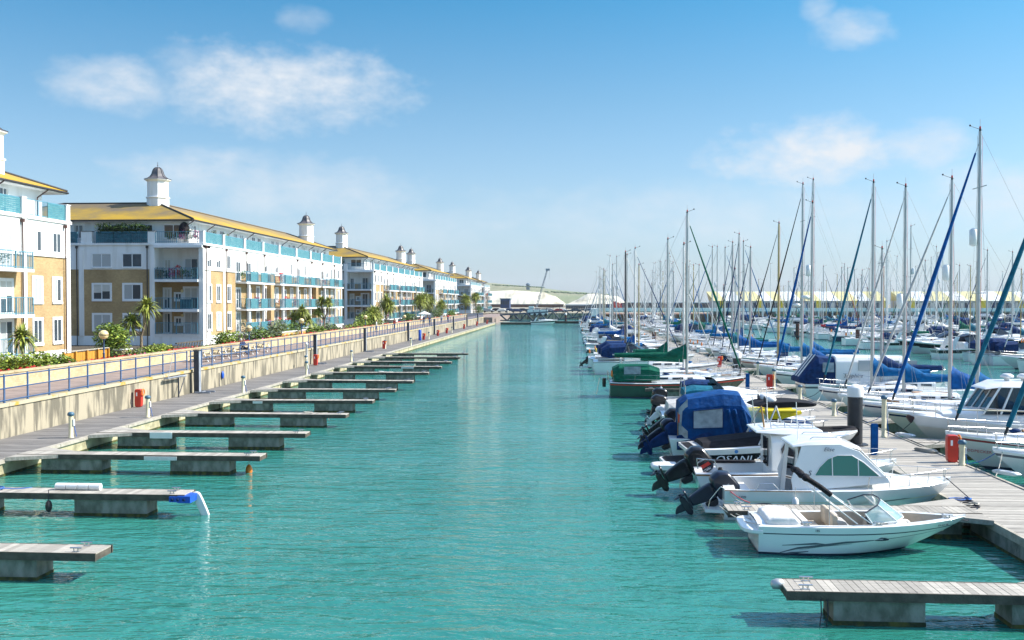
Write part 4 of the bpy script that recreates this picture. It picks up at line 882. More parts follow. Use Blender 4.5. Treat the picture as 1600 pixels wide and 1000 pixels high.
    for i in range(len(edges)-1):
        a, c_ = edges[i], edges[i+1]
        if a is None or c_ is None: continue
        xa = ony(a, 470, 302)[0]; xb = ony(c_, 470, 302)[0]; w = xb-xa; k += 1; Y_ = cols[i] == 'Y'
        u = thing('shop_unit', '%s roofed unit of the breakwater parade, %s from the left' % ('yellow' if Y_ else 'white', ordinal(k)), 'shop', (xa, 302, 4.3), 0, 'yellow and white parade units')
        q_ = MB(); q_.box(0, w-.05, .3, 10, -2, 2.2, 'facade_grey'); q_.build('wall', u)
        q_ = MB(); n = 4
        for j in range(n): q_.box(w*(j+.15)/n, w*(j+.85)/n, .2, .29, -.9, 1.6, 'win_glass' if (j+i) % 3 else 'blind')
        q_.build('window', u)
        q_ = MB(); rm = 'roof_yellow' if Y_ else 'roof_pale'; sk = -1.6
        q_.add([(0, -.4, 2.2), (w, -.4, 2.2), (w+sk, 5, 5.1), (sk, 5, 5.1), (w, 10.4, 2.2), (0, 10.4, 2.2)], [(0, 1, 2, 3), (3, 2, 4, 5), (0, 3, 5), (1, 4, 2), (0, 5, 4, 1)], rm); q_.build('roof', u)
        if Y_: q_ = MB(); q_.box(w-1.5, w-.1, -.1, .199, -1.0, 2.15, 'wall_yellow'); q_.build('panel', u)
    # cars and stalls at the end of the quay
    cm = {}
    for j in range(26):
        c_ = rnd.choice(['white_plastic', 'dark_red', 'engine_navy', 'steel_light', 'cloth_denim', 'steel_grey'])
        X, Y = rnd.uniform(-60, -5), rnd.choice([348, 362, 378, 400]);
        if j < 12: X, Y = -62+j*5.2, 350
        elif j < 26: X, Y = -60+(j-12)*5.1, 372
        car = thing('parked_car', '%s parked car on the far quay, %s in the %s row' % ({'white_plastic': 'white', 'dark_red': 'red', 'engine_navy': 'dark navy', 'steel_light': 'silver', 'cloth_denim': 'blue', 'steel_grey': 'grey'}[c_], ordinal(j+1 if j < 12 else j-11), 'near' if j < 12 else 'back'), 'car', (X, Y, 2.2), 0, 'cars parked on the far quay')
        q_ = MB(); q_.pill([(-2.1, .35), (2.1, .35), (2.15, .75), (1.3, .9), (.7, 1.4), (-1.2, 1.42), (-1.9, .95), (-2.15, .8)], .85, c_, bev=.93); q_.build('body', car)
        q_ = MB(); q_.pill([(1.15, .92), (.68, 1.34), (-1.15, 1.36), (-1.7, .96)], .83, 'boat_glass', bev=.99); q_.build('window', car)
        for wx in (-1.3, 1.3): q_ = MB(); q_.tube((wx, -.88, .33), (wx, .88, .33), .33, 'rubber', n=10); q_.build('wheel', car)
far()
# ================================================================== BOATS   (local: x to the bow, z=0 at the waterline)
class Hull:
    def __init__(s, L, B, fs, fb, rake=.12, trans=.04, tm=.45, p=2.2, tw=.85, draft=.35, flare=.14, sheer_dip=.0, zbow=.0):
        s.__dict__.update(L=L, B=B, fs=fs, fb=fb, rake=rake, trans=trans, tm=tm, p=p, tw=tw, draft=draft, flare=flare, dip=sheer_dip, zbow=zbow)
    def bd(s, t):
        b = s.B/2
        if t > s.tm: b *= max(.004, 1-((t-s.tm)/(1-s.tm))**s.p)
        else: b *= s.tw+(1-s.tw)*math.sin(math.pi/2*t/s.tm)
        return b
    def zs(s, t): return s.fs+(s.fb-s.fs)*t**1.7-s.dip*math.sin(math.pi*t)
    def pt(s, t, h, side=1, off=0):           # h=0 waterline, 1 sheer, -1 keel
        z = s.zs(t)*h if h >= 0 else s.draft*h*(1-.8*max(0, t-.6)/.4)
        g = h if h >= 0 else 0
        x0 = s.trans*s.L*(1-g) if s.trans > 0 else s.trans*s.L*g*0
        x1 = s.L*(1-s.rake*max(0.0, 1-g)**1.2)
        if h < 0: x1 -= s.L*s.rake*.6*(-h)
        x = x0+(x1-x0)*t
        wl = (1-s.flare-(.30*t**2.5))
        k = wl+(1-wl)*g**.8 if h >= 0 else wl*(1+h)**.6
        return (x, side*(s.bd(t)*k+off), z)
    def win(s, t, z, w):                      # inner width that stays inside the shell at height z
        x = s.pt(t, 1)[0]; h = min(1, z/s.zs(t)); xa = s.pt(0, h)[0]; xb = s.pt(1, h)[0]; t2 = (x-xa)/(xb-xa)
        if t2 >= .985: return .001
        return max(.001, min(w, s.pt(max(0, t2), h)[1]-.05))
    def build(s, mats, name='hull', parent=None, deck='gelcoat', cockpit=None, bands=(), ns=22, sole='nonskid', camber=.08, gun='gelcoat', gw=.12, inner=None, toe=.0, cock2=None):
        mb = MB(); ts = [0]+[i/ns for i in range(1, ns)]+[.985, 1]
        cps = [c for c in (cockpit, cock2) if c]
        for c in cps:
            for e in (c[0], c[1]): ts += [e-.002, e+.002]
        ts = sorted(set(t for t in ts if 0 <= t <= 1))
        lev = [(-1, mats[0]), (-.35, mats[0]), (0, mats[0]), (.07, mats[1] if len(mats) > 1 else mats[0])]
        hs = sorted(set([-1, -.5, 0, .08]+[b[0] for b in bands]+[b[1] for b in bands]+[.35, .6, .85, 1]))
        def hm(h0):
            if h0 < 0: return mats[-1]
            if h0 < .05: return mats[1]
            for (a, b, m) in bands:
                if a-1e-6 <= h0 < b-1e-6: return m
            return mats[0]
        for side in (1, -1):
            for j in range(len(hs)-1):
                rows = [[s.pt(t, hs[j], side) for t in ts], [s.pt(t, hs[j+1], side) for t in ts]]
                if side > 0: rows.reverse()
                mb.loft(rows, hm(hs[j]), closed=False, caps=False, smooth=True)
        # transom
        for j in range(len(hs)-1):
            a, b = s.pt(0, hs[j], 1), s.pt(0, hs[j+1], 1); c, d = s.pt(0, hs[j+1], -1), s.pt(0, hs[j], -1); mb.quad(a, b, c, d, hm(hs[j]))
        # deck
        prev = None
        for t in ts:
            x, y, z = s.pt(t, 1); ck = next((c for c in cps if c[0] <= t <= c[1]), None); g = min(gw, y*.6)
            if ck: ring = [(x, y, z), (x, y-g*.15, z+.025+toe), (x, y-g, z+.025), (x, s.win(t, ck[2], y-g-.02), ck[2]), (x, 0, ck[2])]
            else: ring = [(x, y, z), (x, y-g*.15, z+.025+toe), (x, y-g, z+.025), (x, y*.5, z+.025+camber*.75), (x, 0, z+.025+camber)]
            if prev:
                for sd in (1, -1):
                    A = [(p[0], p[1]*sd, p[2]) for p in prev]; Bq = [(p[0], p[1]*sd, p[2]) for p in ring]
                    for j in range(4):
                        m = gun if j < 2 else ((inner or deck) if (ck and j == 2) else (sole if ck and j == 3 else deck))
                        q_ = (A[j], Bq[j], Bq[j+1], A[j+1]) if sd < 0 else (A[j+1], Bq[j+1], Bq[j], A[j]); mb.quad(*q_, m)
            prev = ring
        # close the stern edge of a cockpit that reaches the transom is left open like a real boarding gate
        x, y, z = s.pt(0, 1); mb.add([(x, y, z), (x, -y, z), (x, -y+.1, z+.025), (x, y-.1, z+.025)], [(0, 1, 2, 3)], gun)
        o = mb.build(name, parent)
        import bmesh
        bm = bmesh.new(); bm.from_mesh(o.data); bmesh.ops.remove_doubles(bm, verts=bm.verts, dist=.0008)
        for f in bm.faces: f.smooth = True
        bm.to_mesh(o.data); bm.free(); o.data.set_sharp_from_angle(angle=R_(34)); return o
    def strip(s, mb, pts, m, side=-1, off=.006):      # pts: (t, h0, h1)
        for (a, b) in zip(pts[:-1], pts[1:]):
            n = 4
            for k in range(n):
                u, v = k/n, (k+1)/n; L_ = lambda i, w: a[i]+(b[i]-a[i])*w
                q_ = [s.pt(L_(0, u), L_(1, u), side, off), s.pt(L_(0, v), L_(1, v), side, off), s.pt(L_(0, v), L_(2, v), side, off), s.pt(L_(0, u), L_(2, u), side, off)]
                if side > 0: q_.reverse()
                mb.quad(*q_, m)
def cabin(mb, secs, m, smooth=False):
    """secs: list of (x, half width bottom, z bottom, half width top, z top) -> rounded cabin shell"""
    rings = []
    for (x, wb, zb, wt, zt) in secs:
        rings.append([(x, -wb, zb), (x, -wb+(wb-wt)*.85, zb+(zt-zb)*.8), (x, -wt*.86, zt-.02), (x, -wt*.45, zt+.03), (x, wt*.45, zt+.03), (x, wt*.86, zt-.02), (x, wb-(wb-wt)*.85, zb+(zt-zb)*.8), (x, wb, zb)])
    mb.loft(rings, m, closed=True, caps=True, smooth=smooth)
def outboard(parent, x, y, z, tilt, m='engine_black', scale=1.0, stripe=None, word=None):
    root = MB(); w = .2
    root.pill([(.12, .08), (-.52, .12), (-.60, .42), (-.45, .66), (.0, .74), (.20, .62), (.22, .3)], w, m, bev=.8, taper=.6)
    o = root.build('outboard_motor', parent, (x, y, z)); o.rotation_euler = (0, R_(tilt), 0); o.scale = (scale,)*3
    g = MB(); g.pill([(.06, .1), (-.42, .14), (-.34, -.45), (-.28, -.62), (-.06, -.62), (.0, -.3)], .09, m, bev=.8); g.pill([(.22, .0), (.05, .08), (.05, -.30), (.2, -.25)], .13, 'rubber')
    g.pill([(.0, -.60), (-.55, -.56), (-.56, -.62), (.0, -.66)], .14, m); g.pill([(-.02, -.66), (-.26, -.66), (-.22, -.98), (-.04, -1.12)], .025, m, bev=.9); g.pill([(.16, -.72), (.08, -.64), (-.36, -.66), (-.42, -.74), (-.36, -.82), (.08, -.82)], .06, m)
    g.build('leg', o); g = MB()
    for k in range(3):
        a = 2*math.pi*k/3; c = Vector((-.44, .1*math.cos(a), -.74+.1*math.sin(a))); g.ball(c, .11, 'steel_grey' if k else m, 8, (.22, .9, .9))
    g.tube((-.50, 0, -.74), (-.40, 0, -.74), .04, m); g.build('propeller', o)
    if stripe:
        g = MB()
        for s_ in (-1, 1): yy = s_*(w+.004); q_ = [(-.05, yy, .18), (.04, yy, .18), (.03, yy, .62), (-.06, yy, .60)]; g.quad(*(q_ if s_ < 0 else q_[::-1]), stripe)
        g.build('stripe', o)
    if word:
        text(word, .085 if stripe else .105, 'print_white', o, (.105 if stripe else -.0, -w-.006, .42), (R_(90), R_(90), 0), sx=.8)
        text(word, .055, 'print_white', o, (-.17, -w-.006, .42), (R_(90), R_(90), 0), sx=.9)
        return o
def rails(parent, H, t0, t1, h, m='steel', n=5, r=.013, name='guard_rail', inset=.09, mid=False, bow=True):
    if not bow == True:
        for q_ in ((bow,) if bow in (1, -1) else (1, -1)): o_ = rail_side(parent, H, t0, t1, h, m, n, r, name, inset, mid, q_)
        return o_
    s = MB(); P = {1: [], -1: []}
    for sd in (1, -1):
        for k in range(n+1):
            t = t0+(t1-t0)*k/n; x, y, z = H.pt(t, 1, sd); y = sd*max(.05, abs(y)-inset); P[sd].append((x, y, z, h))
            s.tube((x, y, z), (x+.04, y, z+h), r, m, n=5)
        s.path([(a+.04, b, c+d) for a, b, c, d in P[sd]], r, m, 5)
        if mid: s.path([(a+.02, b, c+d*.5) for a, b, c, d in P[sd]], r*.6, m, 4)
    if bow: a, b = P[1][-1], P[-1][-1]; tip = (a[0]+.22, 0, a[2]+h+.02); s.path([(a[0]+.04, a[1], a[2]+h), tip, (b[0]+.04, b[1], b[2]+h)], r, m, 5)
    return s.build(name, parent)
def rail_side(parent, H, t0, t1, h, m, n, r, name, inset, mid, sd):
    s = MB(); P = []
    for k in range(n+1):
        t = t0+(t1-t0)*k/n; x, y, z = H.pt(t, 1, sd); y = sd*max(.05, abs(y)-inset); P.append((x, y, z)); s.tube((x, y, z), (x+.04, y, z+h), r, m, n=5)
    s.path([(a+.04, b, c+h) for a, b, c in P], r, m, 5)
    if mid: s.path([(a+.02, b, c+h*.5) for a, b, c in P], r*.6, m, 4)
    return s.build(name, parent)
def fender(parent, x, y, z, m='white_plastic', l=.5):
    s = MB(); s.lathe([(.02, -l*.55), (.09, -l*.42), (.10, 0), (.09, l*.42), (.02, l*.55)], m, (0, 0, 0), 10); s.tube((0, 0, l*.5), (0, 0, l*.5+.35), .008, 'rope', n=4); return s.build('fender', parent, (x, y, z))
def sag(p0, p1, d, m, r=.014, n=8):
    p0, p1 = Vector(p0), Vector(p1); s = MB(); s.path([tuple(p0.lerp(p1, k/n)-Vector((0, 0, d*math.sin(math.pi*k/n)))) for k in range(n+1)], r, m, 5); return s
def mooring(parent, p0, p1, m='rope', d=.12): return sag(p0, p1, d, m, .016).build('mooring_line', parent)
def canopy(mb, rings, m, win=None):
    """rings along x: (x, half width, z bottom, z top)"""
    R = []
    for (x, w, zb, zt) in rings:
        h = zt-zb; R.append([(x, -w, zb), (x-.0, -w*.97, zb+h*.72), (x, -w*.78, zb+h*.95), (x, -w*.3, zt), (x, w*.3, zt), (x, w*.78, zb+h*.95), (x, w*.97, zb+h*.72), (x, w, zb)])
    mb.loft(R, m, closed=True, caps=True)
G_M = 'motor boats moored along the left side of the main pontoon'
# ---------------------------------------------------------------- L1: bowrider sports boat
def sports():
    b = thing('speedboat', 'open white sports boat with black side stripes and folded bimini, nearest boat of all', 'speedboat', (4.78, 25.7, 0), R_(-1.0)); b.scale = (.93, .90, .90)
    H = Hull(5.85, 2.25, .80, .98, rake=.30, trans=-.02, tm=.42, p=2.3, tw=.86, flare=.10, draft=.3)
    H.build(['gelcoat', 'print_dark', 'gelcoat'], parent=b, cockpit=(.20, .60, .28), cock2=(.69, .90, .55), bands=[(.735, .775, 'print_dark')], sole='dark_red' if False else 'beige', inner='beige', gw=.24, camber=.05)
    for q_, m_ in (([(.13, .34, .36), (.30, .40, .47), (.36, .42, .43)], 'grey_stripe'), ([(.12, .05, .06), (.22, .22, .30), (.45, .44, .52), (.60, .52, .55)], 'grey_stripe'), ([(.24, .20, .21), (.36, .34, .37), (.50, .43, .44)], 'grey_stripe'),
                   ([(.66, .545, .565), (.86, .62, .64), (.93, .66, .67)], 'print_dark'), ([(.13, .02, .03), (.20, .04, .12), (.30, .14, .17)], 'grey_stripe')):
        d = MB(); H.strip(d, q_, m_); d.build('side_stripe', b)
    d = MB(); x, y, z = H.pt(.62, .57, -1, .012); n = 14
    d.add([(x+.26*math.cos(2*math.pi*k/n), y, z+.05*math.sin(2*math.pi*k/n)) for k in range(n)], [tuple(range(n))], 'print_dark'); d.build('badge', b)
    text('SEA RAY', .055, 'print_white', b, (x, y-.008, z), (R_(90), 0, 0))
    x, y, z = H.pt(.895, .86, -1, .03); text('SEA RAY 180', .07, 'grey_stripe', b, (x, y-.02, z), (R_(90), 0, R_(30)), shear=.3)
    x, y, z = H.pt(.27, .90, -1, .012); text('185', .09, 'grey_stripe', b, (x, y-.01, z), (R_(90), 0, 0))
    # swim platform and sunpad
    d = MB(); d.prism([(-.42, -.45), (-.36, -.72), (-.2, -.92), (.12, -1.0), (.12, 1.0), (-.2, .92), (-.36, .72), (-.42, .45)], .58, .70, 'gelcoat'); soften(d.build('swim_platform', b), .03)
    d = MB(); d.loft([[(.22, -.82, .78), (.22, .82, .78), (.25, .80, .98), (.25, -.80, .98)], [(.55, -.86, .78), (.55, .86, .78), (.55, .84, 1.06), (.55, -.84, 1.06)], [(1.05, -.84, .78), (1.05, .84, .78), (1.02, .82, 1.05), (1.02, -.82, 1.05)], [(1.22, -.8, .7), (1.22, .8, .7), (1.2, .78, .9), (1.2, -.78, .9)]], 'canvas_white', smooth=False); soften(d.build('sunpad', b), .09, 4)
    d = MB(); d.box(1.22, 1.85, -.78, .78, .3, .62, 'beige'); d.box(1.22, 1.36, -.78, .78, .62, .95, 'canvas_white'); d.build('rear_bench', b)
    for yy in (-.48, .48):
        d = MB(); d.pill([(2.15, .3), (2.75, .3), (2.78, .62), (2.2, .66)], .24, 'canvas_white', yy); d.pill([(2.05, .6), (2.25, .6), (2.18, 1.12), (2.02, 1.12)], .25, 'beige', yy, bev=.85); d.pill([(2.1, 1.0), (2.4, .95), (2.55, .62), (2.3, .62)], .26, 'canvas_grey', yy, bev=.9); d.build('seat', b)
    d = MB(); d.pill([(3.15, .45), (3.6, .5), (3.75, .98), (3.3, .98)], .2, 'beige', -.46); d.pill([(3.15, .45), (3.6, .5), (3.75, .98), (3.3, .98)], .2, 'beige', .46)
    d.tube((3.05, -.5, .86), (3.12, -.5, .90), .17, 'rubber', n=14); d.build('console', b)
    for yy in (-.32, .32): d = MB(); d.pill([(3.95, .6), (4.4, .6), (4.4, .8), (3.95, .8)], .13, 'canvas_white', yy*.8); d.build('bow_cushion', b)
    # windscreen
    base = [(3.05, -.98, .93), (3.75, -.80, .98), (4.05, -.35, 1.01), (4.1, 0, 1.02), (4.05, .35, 1.01), (3.75, .80, .98), (3.05, .98, .93)]
    top = [(2.85, -.93, 1.22), (3.25, -.72, 1.42), (3.42, -.33, 1.50), (3.46, 0, 1.50), (3.42, .33, 1.50), (3.25, .72, 1.42), (2.85, .93, 1.22)]
    d = MB(); d.loft([base, top], 'screen_glass', closed=False, caps=False); ws = d.build('windscreen', b)
    d = MB(); d.path(base, .018, 'gelcoat'); d.path(top, .02, 'print_dark')
    for k in (0, 1, 2, 4, 5, 6): d.tube(base[k], top[k], .018, 'gelcoat')
    d.build('frame', ws)
    # folded bimini
    d = MB()
    for yy in (-.96, .92): d.tube((3.0, yy, .95), (1.35, yy*.9, 2.15), .018, 'alu_white'); d.tube((2.65, yy, .92), (1.45, yy*.9, 1.86), .016, 'alu_white'); d.tube((1.9, yy, .88), (1.9, yy*.95, 1.62), .01, 'wire')
    d.tube((1.35, -.86, 2.15), (1.35, .83, 2.15), .018, 'alu_white'); bm = d.build('bimini_frame', b)
    d = MB()
    for k in range(7): t = k/7; d.ball((1.30+.02*math.sin(k*2), -.9+1.75*t+.1, 2.17+.02*math.sin(k*3)), .12, 'canvas_black', 8, (1, 1.6, .8))
    d.path([(1.3, -.88, 2.18), (1.65, -.9, 1.95), (1.95, -.91, 1.72)], .075, 'canvas_black', 8); d.build('bimini_cover', bm)
    for (tx, lab) in ((.22, ''), (.55, ''), (.9, '')):
        x, y, z = H.pt(tx, 1, -1); cleat(b, x, y+.12, z+.03)
    mooring(b, (.05, -.9, .84), (-.7, 1.9, .75)); mooring(b, (.3, -.4, .86), (-.6, 1.8, .76)); mooring(b, (5.6, 0, 1.0), (6.6, 1.2, .7), 'rope_dark')
    return b
sports()
# ---------------------------------------------------------------- L2: cabin fisher with green glass
def pilot_shell(b, xs, w, zb, zt, m='gelcoat'):
    pass
def antares():
    b = thing('cabin_cruiser', 'white fishing cruiser with green tinted cabin windows and navy outboard, second from the near end', 'motor boat', (4.5, 29.75, 0), R_(-.5))
    b.scale = (1, 1, .93); H = Hull(6.9, 2.55, .95, 1.12, rake=.17, trans=.0, tm=.45, p=2.4, tw=.88, flare=.10, draft=.3)
    H.build(['gelcoat', 'gelcoat_offwhite', 'gelcoat'], parent=b, cockpit=(.05, .34, .35), bands=[(.62, .66, 'cream')], inner='gelcoat', gw=.16, camber=.14)
    d = MB(); H.strip(d, [(.36, .12, .14), (.48, .42, .55), (.62, .58, .62), (.80, .64, .67), (.84, .66, .66)], 'grey_stripe'); d.build('side_stripe', b); d = MB(); H.strip(d, [(.36, .10, .12), (.50, .14, .42), (.60, .46, .57)], 'grey_stripe'); d.build('side_stripe', b)
    x, y, z = H.pt(.19, .52, -1, .014); n = 20; d = MB(); d.add([(x+.40*math.cos(2*math.pi*k/n), y, z+.085*math.sin(2*math.pi*k/n)) for k in range(n)], [tuple(range(n))], 'print_dark'); d.build('badge', b); text('ANTARES', .115, 'print_white', b, (x, y-.006, z), (R_(90), 0, 0), sx=1.25)
    x, y, z = H.pt(.075, .80, -1, .012); text('600', .10, 'grey_stripe', b, (x, y-.006, z), (R_(90), 0, 0), sx=1.6)
    d = MB(); H.strip(d, [(.0, 1.0, 1.03), (.36, 1.0, 1.03)], 'teak', off=.02); d.build('rubbing_strake', b)
    # coach roof / fore cabin
    d = MB(); cabin(d, [(2.35, 1.04, .95, .90, 1.32), (3.6, 1.0, .98, .85, 1.38), (4.9, .72, 1.0, .55, 1.34), (5.9, .3, 1.05, .2, 1.2)], 'gelcoat', True); d.build('fore_cabin', b)
    # wheelhouse: side walls, roof, raked windscreen
    d = MB(); sh = [(2.0, .95), (1.95, 1.3), (2.28, 2.38), (3.4, 2.42), (3.95, 2.22), (4.75, 1.38), (4.8, 1.25), (2.3, .95)]
    for sd in (-1, 1):
        P = [(x, sd*(1.06-.17*(z-.95)/1.4), z) for x, z in sh]; Q = [(x, sd*(1.02-.17*(z-.95)/1.4), z) for x, z in sh]
        d = MB(); d.loft([P, Q] if sd > 0 else [Q, P], 'gelcoat'); soften(d.build('cabin_side', b), .02, 2)
    def arch(pts, y0, m, off): return [(x, -(1.06-.17*(z-.95)/1.4)-off, z) for x, z in pts]
    g = [(2.62, 1.44), (2.78, 1.72), (3.02, 1.97), (3.3, 2.09), (3.72, 2.09), (4.05, 1.88), (4.52, 1.44)]
    for sd in (1, -1):
        gw = MB(); P = [(x, sd*y, z) for x, y, z in arch(g, 0, '', .006)]; gw.add(P, [tuple(range(len(P)))], 'green_glass'); so = gw.build('side_window', b); gw = MB()
        P = [(x, sd*y, z) for x, y, z in arch(g, 0, '', .012)]; gw.path(P+[P[0]], .016, 'gelcoat')
        for xx, zz in ((3.15, 2.04), (3.9, 1.98)): a = -(1.06-.17*(1.44-.95)/1.4)-.014; c = -(1.06-.17*(zz-.95)/1.4)-.014; gw.tube((xx, sd*a, 1.44), (xx, sd*c, zz), .016, 'gelcoat')
        gw.build('frame', so)
    d = MB(); d.loft([[(2.0, -.86, 2.30), (2.0, .86, 2.30), (2.0, .80, 2.38), (2.0, -.80, 2.38)], [(2.4, -.92, 2.36), (2.4, .92, 2.36), (2.4, .82, 2.50), (2.4, -.82, 2.50)], [(3.4, -.90, 2.40), (3.4, .90, 2.40), (3.4, .78, 2.55), (3.4, -.78, 2.55)], [(4.05, -.84, 2.22), (4.05, .84, 2.22), (4.0, .72, 2.34), (4.0, -.72, 2.34)]], 'gelcoat'); rf = soften(d.build('cabin_roof', b), .06, 4)
    d = MB(); 
    for yy in (-.55, .55): d.path([(2.6, yy, 2.53), (2.68, yy, 2.60), (3.4, yy, 2.60), (3.5, yy, 2.53)], .015, 'steel')
    d.tube((2.3, -.3, 2.42), (2.24, -.3, 3.7), .012, 'white_plastic'); d.build('roof_rail', rf)
    ws = MB(); ws.quad((4.72, -.93, 1.44), (4.72, .93, 1.44), (4.02, .80, 2.20), (4.02, -.80, 2.20), 'green_glass'); ws.build('windscreen', b)
    ws = MB()
    for yy in (-.93, -.3, .3, .93): ws.tube((4.73, yy, 1.43), (4.03, yy*.86, 2.21), .025, 'gelcoat')
    ws.build('screen_pillar', b)
    # back bulkhead with door
    d = MB(); d.quad((2.02, -1.04, .36), (2.02, 1.04, .36), (2.18, .9, 2.3), (2.18, -.9, 2.3), 'gelcoat_offwhite'); d.build('bulkhead', b)
    d = MB(); d.quad((2.0, -.55, .42), (2.0, .25, .42), (2.14, .25, 2.15), (2.14, -.55, 2.15), 'boat_glass'); d.build('cabin_door', b)
    d = MB(); d.box(.3, .9, -1.0, 1.0, .36, .75, 'gelcoat'); d.box(.32, .88, -.95, .95, .752, .82, 'canvas_white'); d.build('stern_bench', b)
    text('Elise', .17, 'grey_stripe', b, (3.05, -.955, 2.27), (R_(83), 0, 0), shear=.35); text('S', .22, 'print_dark', b, (2.48, -1.03, 1.52), (R_(83), 0, 0), shear=.2)
    rails(b, H, .60, .97, .42, n=4, inset=.1)
    d = MB(); d.prism([(-.55, -1.0), (.02, -1.1), (.02, 1.1), (-.55, 1.0)], .22, .32, 'gelcoat'); d.build('swim_platform', b)
    d = MB(); d.path([(.1, -1.0, .95), (-.1, -1.0, 1.05), (-.4, -.9, .6), (-.45, -.9, .3)], .016, 'steel'); d.path([(.9, -1.14, .95), (1.0, -1.14, 1.2), (1.4, -1.14, 1.2), (1.6, -1.14, .98)], .015, 'steel'); d.build('grab_rail', b)
    outboard(b, -.22, -.45, .60, 60, 'engine_navy', 1.18, None, 'SUZUKI')
    fender(b, 2.0, -1.35, .55); fender(b, 4.2, -1.3, .6); mooring(b, (6.7, 0, 1.3), (7.3, -.5, .65), 'rope_dark', .0); mooring(b, (.1, -1.0, .98), (.6, -1.9, .75), 'rope_red', .05)
    mooring(b, (.1, -1.0, .98), (.4, -1.8, .75), 'rope', .1)
    return b
antares()
# ---------------------------------------------------------------- L3: older pilothouse boat with big outboard
def pilothouse():
    b = thing('cabin_cruiser', 'white pilothouse boat with tall door panes and big black outboard, third boat', 'motor boat', (4.0, 32.5, 0), R_(-.5))
    H = Hull(6.7, 2.5, .88, 1.14, rake=.16, trans=.05, tm=.45, p=2.4, tw=.9, flare=.1, draft=.3)
    H.build(['gelcoat', 'gelcoat_offwhite', 'gelcoat'], parent=b, cockpit=(.04, .38, .35), inner='gelcoat', gw=.20, camber=.12)
    d = MB(); H.strip(d, [(.0, .93, .99), (.4, .93, .99)], 'teak', off=.02); d.build('rubbing_strake', b)
    d = MB(); cabin(d, [(2.45, 1.02, .95, .95, 2.12), (3.5, 1.0, 1.0, .86, 2.22), (4.0, .95, 1.05, .75, 2.16), (4.7, .85, .95, .66, 1.25), (5.7, .4, 1.0, .3, 1.15)], 'gelcoat'); soften(d.build('wheelhouse', b), .04, 3)
    d = MB(); d.pill([(.35, .88), (2.3, .90), (2.3, .98), (.35, .98)], .16, 'canvas_black', 1.12); d.build('rolled_cover', b)
    d = MB(); d.loft([[(1.95, -.9, 2.20), (1.95, .9, 2.20), (1.95, .85, 2.27), (1.95, -.85, 2.27)], [(2.8, -1.02, 2.16), (2.8, 1.02, 2.16), (2.8, .9, 2.34), (2.8, -.9, 2.34)], [(4.15, -.88, 2.16), (4.15, .88, 2.16), (4.1, .75, 2.30), (4.1, -.75, 2.30)]], 'gelcoat'); rf = soften(d.build('cabin_roof', b), .05, 4)
    d = MB()
    for k in range(4): d.path([(2.5+k*.45, -.6, 2.33), (2.5+k*.45, -.5, 2.50), (2.5+k*.45, .5, 2.50), (2.5+k*.45, .6, 2.33)], .016, 'steel')
    d.path([(2.5, -.6, 2.42), (3.85, -.6, 2.42)], .014, 'steel'); d.path([(2.5, .6, 2.42), (3.85, .6, 2.42)], .014, 'steel'); d.build('roof_rack', rf)
    d = MB()
    for yy in (-.30, .12): d.box(2.40, 2.44, yy-.15, yy+.15, 1.05, 1.98, 'boat_glass')
    d.build('door_pane', b)
    d = MB(); d.add([(2.75+.05, -1.0, 1.40), (3.4, -.99, 1.42), (3.62, -.96, 1.6), (3.5, -.93, 1.9), (2.9, -.955, 1.94), (2.75, -.97, 1.7)], [(0, 1, 2, 3, 4, 5)], 'boat_glass'); d.v = [(x, y-.03, z) for x, y, z in d.v]
    d.build('side_window', b); d = MB(); d.quad((4.12, -.72, 2.10), (4.62, -.78, 1.50), (4.62, .78, 1.50), (4.12, .72, 2.10), 'boat_glass'); d.v = [(x+.05, y, z+.04) for x, y, z in d.v]; d.build('windscreen', b)
    d = MB(); n = 12; d.add([(3.05+.14*math.cos(2*math.pi*k/n), -1.035, 1.15+.06*math.sin(2*math.pi*k/n)) for k in range(n)], [tuple(range(n))], 'grey_stripe'); d.build('badge', b)
    d = MB(); d.tube((2.6, .5, 2.3), (2.55, .5, 3.6), .014, 'white_plastic'); d.tube((2.35, -.2, 2.3), (2.25, -.2, 3.0), .03, 'wood_mast'); d.tube((2.1, .1, 2.3), (2.0, .1, 3.3), .016, 'alu'); d.build('aerial', b)
    d = MB(); d.box(.3, .9, -1.0, 1.0, .36, .8, 'gelcoat'); d.box(.95, 2.3, -1.05, -.75, .36, .42, 'canvas_grey'); d.build('stern_bench', b)
    d = MB(); d.tube((.1, -.9, 1.0), (.05, -.9, 1.35), .016, 'steel'); d.path([(.05, -.9, 1.35), (.6, -1.08, 1.33), (.7, -1.08, 1.05)], .016, 'steel'); d.path([(-.05, .3, .9), (-.3, .3, .4), (-.35, .3, .1)], .014, 'steel'); d.path([(-.05, .6, .9), (-.3, .6, .4), (-.35, .6, .1)], .014, 'steel'); d.build('grab_rail', b)
    d = MB(); d.lathe([(.08, -.5), (.11, -.3), (.11, .3), (.06, .5)], 'rubber', (0, 0, 0), 10); d.build('fender', b, (.75, -1.38, .65))
    outboard(b, -.12, -.2, .74, 60, 'engine_black', 1.25, 'red', 'MERCURY')
    rails(b, H, .62, .97, .45, n=4)
    mooring(b, (6.5, 0, 1.3), (7.3, -.6, .65), 'rope')
    return b
pilothouse()
